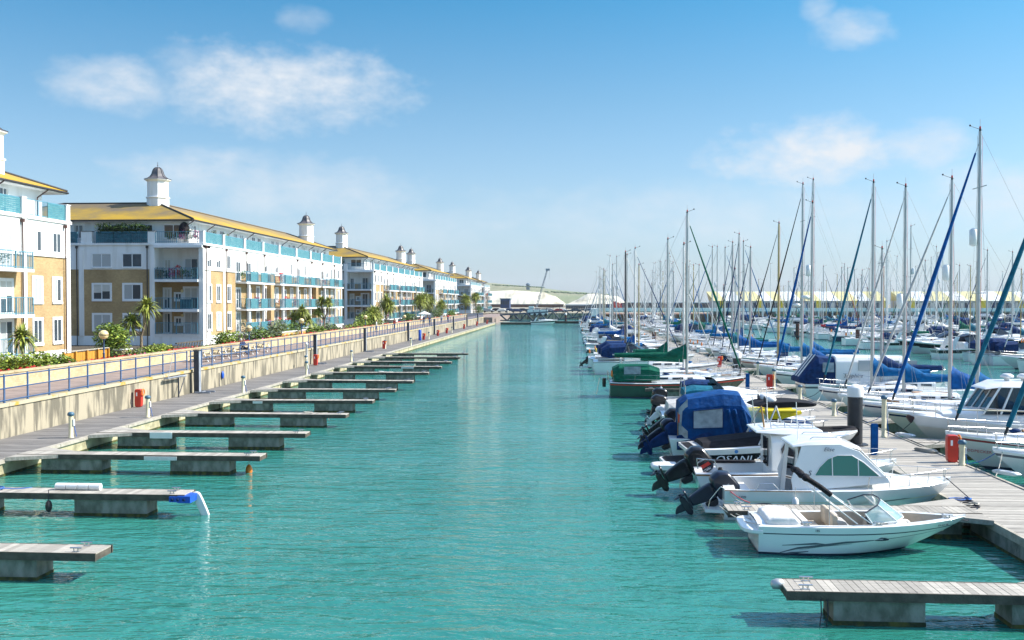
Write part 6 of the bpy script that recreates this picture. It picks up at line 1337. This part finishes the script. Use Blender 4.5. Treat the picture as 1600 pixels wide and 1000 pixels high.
# ---------------------------------------------------------------- right side motor boats
def fisher():
    b = thing('motor_cruiser', 'white pilothouse motor cruiser with domes on its curved roof, bow to the pontoon', 'motor boat', (XB+8.0, 42.3, 0), math.pi)
    H = Hull(7.95, 3.0, 1.25, 1.6, rake=.17, trans=.0, tm=.45, p=2.3, tw=.9, flare=.16, draft=.35); H.build(['tan_hull', 'gelcoat_offwhite', 'gelcoat'], parent=b, cockpit=(.03, .28, .6), camber=.12, bands=[(.70, .74, 'gelcoat_offwhite'), (.74, 1.0, 'gelcoat')])
    d = MB(); cabin(d, [(2.4, 1.15, 1.3, 1.1, 1.75), (5.2, 1.1, 1.4, .95, 1.9), (6.7, .6, 1.55, .4, 1.72)], 'gelcoat', True); d.build('fore_cabin', b)
    d = MB(); P = [(5.3, 1.05, 1.75), (4.6, .92, 2.85), (2.5, .98, 2.85), (2.4, 1.12, 1.75)]
    for sd in (-1, 1): q_ = [(x, sd*y, z) for x, y, z in P]; d.quad(*(q_ if sd > 0 else q_[::-1]), 'boat_glass')
    d.quad((5.3, -1.05, 1.75), (5.3, 1.05, 1.75), (4.6, .92, 2.85), (4.6, -.92, 2.85), 'boat_glass'); d.quad((2.4, 1.12, 1.75), (2.4, -1.12, 1.75), (2.5, -.98, 2.85), (2.5, .98, 2.85), 'boat_glass'); d.build('window', b)
    for sd in (-1, 1):
        for x0, x1 in ((5.32, 4.6), (4.6, 4.1), (3.5, 3.4), (2.4, 2.5)): MB().tube((x0, sd*1.07, 1.75), (x1, sd*.96, 2.86), .045, 'gelcoat').build('pillar', b)
    for y in (-.35, .35): MB().tube((5.33, y, 1.75), (4.62, y*.9, 2.86), .03, 'gelcoat').build('pillar', b)
    d = MB(); d.loft([[(1.7, -1.05, 2.86), (1.7, 1.05, 2.86), (1.7, .9, 2.95), (1.7, -.9, 2.95)], [(3.0, -1.12, 2.86), (3.0, 1.12, 2.86), (3.0, .9, 3.1), (3.0, -.9, 3.1)], [(4.6, -1.02, 2.86), (4.6, 1.02, 2.86), (4.4, .8, 3.08), (4.4, -.8, 3.08)], [(5.15, -.8, 2.76), (5.15, .8, 2.76), (5.05, .6, 2.84), (5.05, -.6, 2.84)]], 'gelcoat', smooth=False); r_ = soften(d.build('cabin_roof', b), .06, 4)
    for x in (3.9, 3.2): d = MB(); d.lathe([(.1, 0), (.12, .12), (.27, .14), (.27, .22), (.15, .3)], 'white_plastic', (x, 0, 3.08), 12); d.build('dome', r_)
    rails(b, H, .42, .98, .6, n=6, mid=False, r=.016); d = MB(); d.tube((6.5, 1.2, 1.95), (2.2, 1.35, 1.9), .03, 'cream'); d.build('boat_hook', b)
    d = MB(); d.pill([(7.75, 1.5), (8.0, 1.6), (8.1, 1.5), (7.9, 1.2)], .12, 'pile_rust'); d.build('anchor', b); mooring(b, (7.6, 0, 1.6), (8.3, -.8, .65), 'rope_dark'); return b
fisher()
def sapphire():
    b = thing('motor_cruiser', 'tall sided white cruiser with blue and white striped stern canopy', 'motor boat', (XB+.2, 63.0, 0), 0)
    H = Hull(9.2, 3.2, 1.2, 1.6, rake=.14, trans=.02, tm=.45, p=2.3, tw=.9, draft=.35); H.build(['gelcoat', 'gelcoat_offwhite', 'gelcoat'], parent=b, cockpit=(.03, .24, .7), camber=.1, bands=[(.8, .9, 'grey_stripe')])
    d = MB(); cabin(d, [(1.9, 1.42, 1.25, 1.3, 3.0), (6.5, 1.35, 1.35, 1.2, 2.95), (7.2, 1.0, 1.45, .85, 2.0), (8.3, .5, 1.5, .4, 1.75)], 'gelcoat'); soften(d.build('saloon', b), .08, 3)
    d = MB()
    for x in (3.3, 5.0, 6.1): d.box(x, x+(1.3 if x < 4 else .8), -1.40, -1.33, 2.1, 2.75, 'win_net'); d.box(x, x+(1.3 if x < 4 else .8), 1.33, 1.40, 2.1, 2.75, 'boat_glass')
    d.build('window', b)
    text('Sapphire', .34, 'print_dark', b, (2.95, -1.47, 1.78), (R_(90), 0, 0), shear=.35)
    d = MB(); canopy(d, [(-.3, 1.2, 1.3, 1.6), (.3, 1.3, 1.25, 2.4), (.9, 1.34, 1.25, 3.0), (1.9, 1.36, 1.25, 2.9)], 'canvas_navy'); c = d.build('canopy', b)
    d = MB()
    for y in (-.75, -.1, .5): d.quad((-.2, y, 1.62), (-.2, y+.35, 1.62), (.86, y+.3, 3.02), (.86, y, 3.02), 'canvas_white'); 
    d.v = [(x-.06, yy, z+.05) for x, yy, z in d.v]; d.quad((1.1, -1.37, 2.0), (1.8, -1.38, 2.0), (1.8, -1.34, 2.6), (1.1, -1.33, 2.6), 'clear_vinyl'); d.build('stripe', c)
    rails(b, H, .5, .97, .5, n=4); return b
sapphire()
# ================================================================== GENERIC PROTOTYPES for the rows further off
def proto_cruiser(name, L, hullm, stripe, can, fly=False, lab='x'):
    b = thing(name, lab, 'motor boat'); H = Hull(L, L*.30, 1.15, 1.7, rake=.22, trans=.02, tm=.42, p=2.1, tw=.9, flare=.14, draft=.35); H.build([hullm, 'gelcoat_offwhite', hullm], parent=b, cockpit=(.05, .30, .7), camber=.12, bands=[(.6, .92, stripe)] if stripe else [(.92, .96, 'grey_stripe')], ns=12)
    w = L*.14; d = MB(); cabin(d, [(L*.30, w, 1.25, w*.85, 1.95), (L*.5, w*.92, 1.4, w*.75, 2.0), (L*.68, w*.6, 1.55, w*.45, 1.9), (L*.85, w*.25, 1.65, w*.15, 1.72)], 'gelcoat', True); d.build('fore_cabin', b)
    d = MB(); a = [(L*.34, -w*.92, 1.9), (L*.53, -w*.70, 1.98), (L*.56, 0, 2.0), (L*.53, w*.70, 1.98), (L*.34, w*.92, 1.9)]; t = [(L*.30, -w*.85, 2.5), (L*.40, -w*.66, 2.6), (L*.43, 0, 2.62), (L*.40, w*.66, 2.6), (L*.30, w*.85, 2.5)]; d.loft([a, t], 'boat_glass', closed=False, caps=False); d.build('windscreen', b)
    if fly:
        d = MB(); cabin(d, [(L*.18, w*.95, 1.4, w*.88, 2.75), (L*.42, w*.92, 1.5, w*.8, 2.8), (L*.52, w*.8, 1.6, w*.6, 2.1)], 'gelcoat'); d.box(L*.12, L*.44, -w*.95, w*.95, 2.8, 2.9, 'gelcoat'); d.box(L*.2, L*.42, -w*.85, w*.85, 2.9, 3.35, 'gelcoat'); d.box(L*.22, L*.40, -w*.78, w*.78, 3.36, 3.42, 'canvas_navy'); d.build('flybridge', b)
        for sd in (-1, 1): MB().box(L*.2, L*.42, sd*w*.95-.01, sd*w*.95+.01, 2.1, 2.6, 'boat_glass').build('side_window', b)
    elif can: d = MB(); canopy(d, [(L*.08, w*.9, 1.6, 2.3), (L*.16, w, 1.5, 2.75), (L*.32, w*.92, 1.7, 2.75)], can); d.build('canopy', b)
    else: d = MB(); d.loft([[(L*.12, -w, 1.2), (L*.18, -w, 1.2)], [(L*.2, -w*.9, 2.6), (L*.25, -w*.9, 2.6)], [(L*.2, w*.9, 2.6), (L*.25, w*.9, 2.6)], [(L*.12, w, 1.2), (L*.18, w, 1.2)]], 'gelcoat', closed=False, caps=False); d.build('radar_arch', b)
    rails(b, H, .48, .97, .5, n=4, r=.018); return b
def proto_small(name, hullm, can, cover=None, eng=True):
    b = thing(name, 'x', 'motor boat'); H = Hull(6.3, 2.3, .9, 1.15, rake=.2, trans=.03, draft=.3); H.build([hullm, 'gelcoat_offwhite', hullm], parent=b, cockpit=None if cover else (.06, .42, .4), camber=.12, ns=12)
    if cover: d = MB(); d.loft([[(.3, -1.0, .92), (.3, 1.0, .92), (.35, .6, 1.3), (.35, -.6, 1.3)], [(2.6, -1.1, 1.0), (2.6, 1.1, 1.0), (2.6, .4, 1.9), (2.6, -.4, 1.9)], [(4.4, -.8, 1.1), (4.4, .8, 1.1), (4.2, .3, 1.35), (4.2, -.3, 1.35)]], cover); d.build('mooring_cover', b)
    else:
        d = MB(); cabin(d, [(2.6, .96, .98, .8, 1.5), (4.0, .82, 1.05, .62, 1.52), (5.2, .42, 1.1, .3, 1.32)], 'gelcoat', True); d.build('fore_cabin', b)
        d = MB(); d.loft([[(2.7, -.88, 1.45), (3.5, -.68, 1.52), (3.5, .68, 1.52), (2.7, .88, 1.45)], [(2.4, -.8, 1.95), (2.9, -.6, 2.05), (2.9, .6, 2.05), (2.4, .8, 1.95)]], 'boat_glass', closed=False, caps=False); d.build('windscreen', b)
        if can: d = MB(); canopy(d, [(.8, .9, 1.0, 1.9), (1.4, .98, 1.0, 2.2), (2.7, .92, 1.4, 2.15)], can); d.build('canopy', b)
    if eng: outboard(b, 0, 0, .7, 45, 'engine_black', 1.1)
    rails(b, H, .6, .96, .42, n=3); return b
def ycht(lab, **k): return yacht((0, 0, 0), lab, detail=False, **k)[0]
PROTO = []   # (object, length, description, category class)
def P(o, L, d): PROTO.append((o, L, d))
P(ycht('x', L=9.2, B=2.9, mast=12.6, mx=5.2, cover='canvas_blue', fs='canvas_blue', fs_r=.06), 9.2, 'white yacht with blue sail cover')
P(ycht('x', L=8.6, B=2.7, mast=11.6, mx=4.9, cover='canvas_royal', fs='canvas_grey', fs_r=.05, hood='canvas_navy'), 8.6, 'white yacht with navy hood and blue cover')
P(ycht('x', L=10.0, B=3.1, mast=14.2, mx=5.7, cover='canvas_white', fs='canvas_white', fs_r=.06, band=None, spar='alu_white'), 10, 'white yacht with white sail cover')
P(ycht('x', L=9.0, B=2.8, mast=12.0, mx=5.1, cover='canvas_navy', fs='canvas_navy', fs_r=.05, hull='navy_hull', band='gelcoat'), 9, 'navy hulled yacht with navy sail cover')
P(ycht('x', L=8.0, B=2.6, mast=10.2, mx=4.6, cover='canvas_green', fs='canvas_green', fs_r=.05, hull='tan_hull', band=None), 8, 'cream yacht with green sail cover')
P(ycht('x', L=10.4, B=3.2, mast=15.0, mx=5.9, cover='canvas_grey', fs='canvas_grey', fs_r=.06, hood='canvas_navy', refl=.6), 10.4, 'tall white yacht with grey cover and reflector')
P(ycht('x', L=8.4, B=2.7, mast=10.8, mx=4.8, cover='canvas_teal', fs=None, spar='alu_gold', hull='gelcoat', band='dark_red'), 8.4, 'white yacht with gold mast and teal cover')
P(ycht('x', L=7.6, B=2.4, mast=9.6, mx=4.4, cover=None, fs=None, spar='alu_dark', band=None), 7.6, 'small white yacht with bare black mast')
NY = len(PROTO)
P(proto_cruiser('motor_cruiser', 9.8, 'gelcoat', 'black_hull', None), 9.8, 'white motor cruiser with black hull band')
P(proto_cruiser('motor_cruiser', 9.0, 'gelcoat', None, 'canvas_navy'), 9.0, 'white motor cruiser with navy canopy')
P(proto_cruiser('motor_cruiser', 11.5, 'gelcoat', 'navy_hull', None, True), 11.5, 'large white flybridge cruiser with navy band')
P(proto_cruiser('motor_cruiser', 8.6, 'gelcoat', None, None, True), 8.6, 'white flybridge cruiser')
P(proto_small('motor_boat', 'gelcoat', 'canvas_blue'), 6.3, 'small white motor boat with blue canopy')
P(proto_small('motor_boat', 'gelcoat', None, 'canvas_navy'), 6.3, 'small white motor boat under a navy cover')
P(proto_small('motor_boat', 'gelcoat', None, 'canvas_grey'), 6.3, 'small white motor boat under a grey cover')
P(proto_small('motor_boat', 'navy_hull', 'canvas_black', None), 6.3, 'small navy hulled motor boat with black canopy')
P(proto_small('motor_boat', 'gelcoat', None, None), 6.3, 'small open white motor boat')
P(ycht('x', L=9.0, B=2.8, mast=12.4, mx=5.1, cover='canvas_red', fs='canvas_red', fs_r=.05, band='dark_red'), 9.0, 'white yacht with red sail cover')
used = [False]*len(PROTO)
rb = random.Random(11)
def put(i, X, Y, rz, label, group, sc=1.0):
    o = PROTO[i][0]
    if used[i]: o = copy_tree(o)
    used[i] = True; o.location = (X, Y, 0); o.rotation_euler = (0, 0, rz+rb.uniform(-.02, .02)); o.scale = (sc,)*3; o['label'] = label; o['group'] = group
    if i < NY:                                   # every mast its own height
        for c in o.children: pass
    return o
def row(Xp, bow_dir, Y0, Y1, step, pick, desc, group, gap=.4):
    """boats with one end against a pontoon edge Xp; bow_dir +1: boat lies at X<Xp, -1: boat lies at X>Xp"""
    y = Y0; n = 0
    while y < Y1:
        i = pick(); sc = rb.uniform(.86, 1.16); L = PROTO[i][1]*sc; n += 1; st = rb.random() < .3
        if Xp == PX0: sc = min(sc, 9.2/PROTO[i][1]); L = PROTO[i][1]*sc
        lab = '%s, %s boat %s' % (PROTO[i][2], ordinal(n), desc)
        if bow_dir > 0: X, rz = (Xp-gap-L, 0) if not st else (Xp-gap, math.pi)
        else: X, rz = (Xp+gap+L, math.pi) if not st else (Xp+gap, 0)
        put(i, X, y, rz, lab, group, sc); y += step*rb.uniform(.85, 1.15)*(1 if PROTO[i][1] > 7 else .85)
mix_m = lambda: rb.choice([8, 8, 10, 9, 9, 12, 13, 14, 15, 16, 0, 4, 7, 2, 1, 6, 5, 3])
mix_s = lambda: rb.choice([0, 0, 1, 2, 2, 3, 4, 5, 6, 7, 9, 8, 11])
mix_a = lambda: rb.choice([0, 1, 17, 2, 3, 4, 5, 6, 7, 8, 9, 8, 11, 12])
def rows():
    row(PX0, 1, 85.5, 90, 4, lambda: 9, 'beyond the green tent, main pontoon left', 'near pontoon left row')
    row(PX0, 1, 105.5, 262, 3.7, mix_m, 'far along main pontoon left', 'distant boats on the left side of the main pontoon')
    row(PX1, -1, 107, 262, 3.5, mix_s, 'far along main pontoon right', 'distant boats on the right side of the main pontoon')
    y = 88
    for k, (yy, i) in enumerate([(90, 10), (93.5, 8)]): pass
    row(50.2, 1, 84, 100, 5.2, lambda: rb.choice([2, 6, 9]), 'at the start of second pontoon', 'boats at the near end of the second pontoon')
    row(50.2, 1, 101, 130, 5.0, lambda: rb.choice([8, 8, 9, 8, 10]), 'among second pontoon cruisers', 'cruisers on the near side of the second pontoon')
    row(50.2, 1, 131, 268, 3.7, mix_a, 'far along second pontoon left', 'distant boats on the near side of the second pontoon')
    row(52.6, -1, 82, 268, 3.7, mix_s, 'along second pontoon right', 'boats on the far side of the second pontoon')
    row(86, 1, 124, 268, 4.1, mix_a, 'along third pontoon left', 'boats on the near side of the third pontoon')
    row(88.4, -1, 150, 268, 4.2, mix_s, 'along third pontoon right', 'boats on the far side of the third pontoon')
    row(122, 1, 190, 276, 4.4, mix_s, 'along fourth pontoon left', 'boats on the near side of the fourth pontoon')
rows()
# large cruiser tied end-on at the far left of the main pontoon, and one by the bridge
for i in range(len(PROTO)):
    if not used[i]: put(i, 28, 280, 0, PROTO[i][2]+' lying by the harbour wall', 'boats by the harbour wall')
put(8, -11.5, 262, 0, 'white cruiser lying against the low pontoon beside the bridge', 'boats by the bridge', .75)
# ================================================================== PILES, BOXES AND PEDESTALS ON THE RIGHT
def pile(X, Y, r, top, cap, lab, m='pile_black', capm='white_plastic'):
    o = MB().lathe([(r, -2), (r, top)], m, n=20).build('mooring_pile', None, (X, Y, 0)); tag(o, lab, 'pile', 'round mooring piles')
    if cap: MB().lathe([(r*1.08, -.02), (r*1.08, cap*.68), (r*1.02, cap*.74), (r*.2, cap), (.01, cap)], capm, (0, 0, top), 20).build('cap', o)
    c = MB(); c.lathe([(r+.22, .52), (r+.22, .66), (r+.04, .66), (r+.04, .52)], 'steel_grey', (0, 0, 0), 8, False); c.build('pile_guide', o); return o
p = onz(1339, 697); zt = ony(1339, 620, p[1])[2]; pile(p[0], p[1]+.3, .30, zt, .50, 'thick black pile with white cone cap, the nearest on the main pontoon')
p = onz(1149, 592); zt = ony(1149, 559, p[1])[2]; pile(p[0]+.1, p[1], .31, zt, .55, 'grey black pile with white cap, second along the main pontoon')
for j, (px, py0, py1, m, cap) in enumerate([(928, 527, 511, 'pile_rust', 0), (921, 521, 503, 'pile_black', .5), (884, 504, 492, 'pile_rust', .5), (1022, 538, 519, 'pile_rust', 0)]):
    p = onz(px, py0+1, 0); z = ony(px, py1, p[1])[2]; pile(p[0], p[1], .3, z, cap, ['rusty brown pile standing in the channel beside a black one', 'black pile with white cap next to the rusty pile', 'lone pile with white cap by the far low pontoon', 'short brown pile among the boats on the left of the pontoon'][j], m)
for j, (px, py0, py1) in enumerate([(1246, 531, 506), (1340, 540, 515), (1310, 526, 512), (1458, 556, 530)]):
    p = onz(px, py0, 0); z = ony(px, py1, p[1])[2]; pile(p[0], p[1], .3, z, 0, 'rust brown pile in the second channel, %s from the left' % ordinal(j+1), 'pile_rust')
fire_box(onz(1487, 722), 'red fire hose box nearest on the main pontoon beside the yacht bows'); fire_box(onz(1202, 608), 'small red box next to a cream pedestal on the main pontoon'); fire_box(onz(1124, 574), 'distant red fire hose box on the main pontoon')
pedestal((onz(1503, 727)[0], onz(1503, 727)[1], .6), 'cream service pedestal with blue rope beside the nearest red box', .75)
for px, py, h, l in [(1381, 683, 1.65, 'tallest cream service pedestal behind the blue post'), (1303, 650, .72, 'low cream service pedestal near the third bow'), (1250, 625, .75, 'cream pedestal near the kayak on the open deck'), (1209, 608, 1.2, 'tall cream pedestal beside the small red box'), (1184, 586, .9, 'distant cream pedestal beside a blue post')]: pedestal(onz(px, py), l, h)
for px, py, h, l in [(1366, 711, 1.15, 'tall royal blue post box nearest on the main pontoon'), (1168, 611, 1.1, 'royal blue post box farther along the main pontoon')]:
    w = .12; q = MB(); q.prism([(-w, -w*.7), (w, -w*.7), (w, w*.7), (-w, w*.7)], 0, h, 'canvas_royal'); q.prism([(-w*.9, -w*.6), (w*.9, -w*.6), (w*.9, w*.6), (-w*.9, w*.6)], h, h+.05, 'canvas_royal'); tag(q.build('post_box', None, onz(px, py)), l, 'post', 'blue post boxes')
# inflatable dinghy upside down on the deck and small finger steps
q = MB(); q.path([(-1.3, -.45, .22), (.6, -.5, .24), (1.25, -.2, .3), (1.25, .2, .3), (.6, .5, .24), (-1.3, .45, .22)], .2, 'canvas_black', 10); q.box(-1.2, .7, -.4, .4, .12, .3, 'canvas_black'); tag(q.build('dinghy', None, (9.8, 38.5, 1.05), R_(4)), 'dark grey inflatable dinghy lying bow to the pontoon behind the pilothouse boat', 'dinghy')
for j, (px, py, m) in enumerate([(1573, 742, 'white_plastic'), (1415, 682, 'white_plastic'), (1447, 706, 'timber_edge')]):
    q = MB(); q.pill([(-.45, 0), (.4, 0), (.5, .08), (.35, .14), (-.4, .14), (-.5, .08)], .14, m); x, y, z = onz(px, py); tag(q.build('dock_fender', None, (x, y, z), R_(-60)), ['white dock fender on the deck edge by the nearest yacht', 'white dock fender on the deck edge below the cruiser bow', 'wooden dock step below the bow of the red named yacht'][j], 'fender', 'dock edge fenders')
# ropes and small gear lying on the near deck edge
q = MB(); rr = random.Random(3)
for k in range(4):
    x, y = 11.35+rr.uniform(-.1, .2), 28.0+k*.35; q.path([(x+.25*math.cos(a*.9)*(1+.1*k), y+.2*math.sin(a*.9), .63+.015*a*.3) for a in range(9)], .02, ['rope_dark', 'rope', 'rope_dark', 'rope_blue'][k], 5)
tag(q.build('coiled_ropes', None), 'tangled dark and pale mooring ropes on the deck edge by the nearest bows', 'rope')
# low pontoons near the bridge
for j, (px0, px1, py, y) in enumerate([(782, 832, 504, 262), (832, 930, 501, 278)]):
    x0 = ony(px0, py, y)[0]; x1 = ony(px1, py, y)[0]; t = thing('low_pontoon', ['grey float pontoon at the far end of the quay walkway', 'long dark pontoon crossing below the bridge'][j], 'pontoon', (x0, y, 0)); q = MB(); planks(q, 0, x1-x0, 0, 2.2, .6, 'plank_dark', .5, 'y'); q.build('deck', t); q = MB(); q.box(0, x1-x0, .05, 2.15, -.3, .55, 'timber_dark'); q.build('float', t)
# ================================================================== PEOPLE
def person(loc, rz, lab, pose='walk', top='cloth_navy', legs='cloth_denim', hair='hair', h=1.72, group=None):
    k = h/1.72; V = []; E_ = []; Rr = []
    def add(p, r, parent=None):
        V.append((p[0]*k, p[1]*k, p[2]*k)); Rr.append(r*k)
        if parent is not None: E_.append((parent, len(V)-1))
        return len(V)-1
    sit = pose == 'sit'; hz = .50 if sit else .93
    pel = add((0, 0, hz), .14); wst = add((.0, 0, hz+.18), .125, pel); ch = add((.02, 0, hz+.40), .155, wst); nk = add((.02, 0, hz+.56), .06, ch)
    for s_ in (-1, 1):
        sh = add((.01, s_*.17, hz+.47), .07, ch)
        if pose == 'walk': el = add((s_*-.08, s_*.25, hz+.20), .048, sh); wr = add((s_*-.02+.08, s_*.26, hz-.03), .034, el)
        else: el = add((.12, s_*.24, hz+.24), .048, sh); wr = add((.36, s_*.16, hz+.26), .034, el)
        hd = add((V[wr][0]/k+.05, V[wr][1]/k, V[wr][2]/k-.04), .036, wr)
        hp = add((0, s_*.09, hz-.05), .11, pel)
        if sit: kn = add((.42, s_*.14, .50), .07, hp); an = add((.46, s_*.14, .10), .048, kn)
        else: kn = add((.10*s_, s_*.10, .50), .07, hp); an = add((.12*s_-.06, s_*.10, .09), .045, kn)
        add((V[an][0]/k+.16, V[an][1]/k, .04), .045, an)
    me = bpy.data.meshes.new('body'); me.from_pydata(V, E_, []); me.update(); o = bpy.data.objects.new('body', me); COL.objects.link(o)
    sk = o.modifiers.new('s', 'SKIN'); o.modifiers.new('d', 'SUBSURF').levels = 1
    for v, r in zip(me.skin_vertices[0].data, Rr): v.radius = (r, r)
    me.skin_vertices[0].data[0].use_root = True
    dg = bpy.context.evaluated_depsgraph_get(); m2 = bpy.data.meshes.new_from_object(o.evaluated_get(dg)); bpy.data.objects.remove(o)
    m2.materials.clear()
    for m in (top, legs, 'skin', 'rubber'): m2.materials.append(MT[m])
    wy = (hz-.02)*k
    for p in m2.polygons:
        c = p.center; hand = (abs(c.y) > .13*k and c.z < (hz+.02)*k and c.x > .02 and not sit and abs(c.y) > .23*k) or (sit and c.x > .33*k and c.z > .6*k)
        p.material_index = 3 if c.z < .09*k else (2 if hand or c.z > (hz+.53)*k else (0 if c.z > wy and not (sit and c.x > .2*k and c.z < .62*k) else 1)); p.use_smooth = True
    b = link('person', m2, None, loc, rz); tag(b, lab, 'person', group)
    q = MB(); hc = (.04*k, 0, (hz+.70)*k); q.ball(hc, .105*k, 'skin', 12, (1.0, .82, 1.25)); q.ball((hc[0]+.105*k, 0, hc[2]-.01), .022*k, 'skin', 6)
    for s_ in (-1, 1): q.ball((hc[0]+.088*k, s_*.035*k, hc[2]+.02*k), .014*k, 'print_dark', 6); q.ball((hc[0], s_*.088*k, hc[2]), .028*k, 'skin', 6, (.6, .4, 1))
    q.box(hc[0]+.085*k, hc[0]+.100*k, -.022*k, .022*k, hc[2]-.056*k, hc[2]-.048*k, 'print_red'); q.build('head', b)
    q = MB(); q.ball((hc[0]-.02*k, 0, hc[2]+.03*k), .115*k, hair, 12, (1.0, .86, 1.2)); q.build('hair', b); return b
person((-27.85, 79.0, 2.0), R_(10), 'seated person in a dark jacket with grey hair at the picnic table', 'sit', 'cloth_navy', 'cloth_denim', 'hair_grey')
person((-27.95, 79.9, 2.0), R_(-15), 'seated person in navy with fair hair beside the grey haired one', 'sit', 'cloth_navy', 'cloth_denim', 'trunk')
Yw = onx(664, 505, -27)[1]
person((-27.2, Yw, 2.0), R_(-80), 'person in dark clothes walking on the left of a pair along the promenade', 'walk', 'cloth_navy', 'cloth_navy'); person((-26.3, Yw+1, 2.0), R_(-88), 'person in a blue top walking on the right of the pair', 'walk', 'cloth_denim', 'cloth_navy')
for j, (px, X, c, l) in enumerate([(588, -28.2, 'cloth_white', 'distant person in white near the promenade flower bed'), (616, -27.8, 'cloth_red', 'distant person in red sitting area of the promenade'), (690, -26.8, 'cloth_white', 'distant person in pale top farther along the promenade'), (700, -26.2, 'cloth_red', 'distant person in red farther along the promenade')]): person((X, onx(px, 510, X)[1], 2.0), R_(40*j), l, 'walk', c, 'cloth_denim')
for j, (px, c, l) in enumerate([(948, 'cloth_red', 'distant person in red standing on the far end of the pontoon'), (956, 'cloth_white', 'distant person in white standing on the far end of the pontoon'), (966, 'cloth_green', 'distant person in green standing on the far end of the pontoon'), (953, 'cloth_navy', 'distant person in navy standing behind the others on the pontoon')]): person((ony(px, 500, 236+j)[0], 236+j, .6), R_(60*j), l, 'walk', c, 'cloth_denim')
# cafe parasols far along the promenade
for j, px in enumerate([663]):
    Y = onx(px, 500, -28.3)[1]; t = thing('parasol', 'white parasol over the distant promenade tables', 'parasol', (-28.3, Y, 2.0), 0, 'white parasols'); MB().tube((0, 0, 0), (0, 0, 2.4), .03, 'wood_mast').build('pole', t); MB().lathe([(1.3, 1.95), (.7, 2.25), (.05, 2.5)], 'canvas_white', n=8, smooth=False).build('canopy', t)
# ================================================================== HAZE
hm = bpy.data.materials.new('haze_air'); hm.use_nodes = True; _n = hm.node_tree.nodes; _n.clear(); _o = _n.new('ShaderNodeOutputMaterial'); _v = _n.new('ShaderNodeVolumePrincipled')
_v.inputs['Color'].default_value = (.86, .93, 1.0, 1); _v.inputs['Density'].default_value = .00007; hm.node_tree.links.new(_v.outputs[0], _o.inputs['Volume']); MT['haze_air'] = hm
hz = MB().box(-1600, 2600, -80, 6100, -4, 140, 'haze_air').build('haze'); tag(hz, 'pale sea haze lying over the marina and the far cliffs', 'haze', kind='stuff')
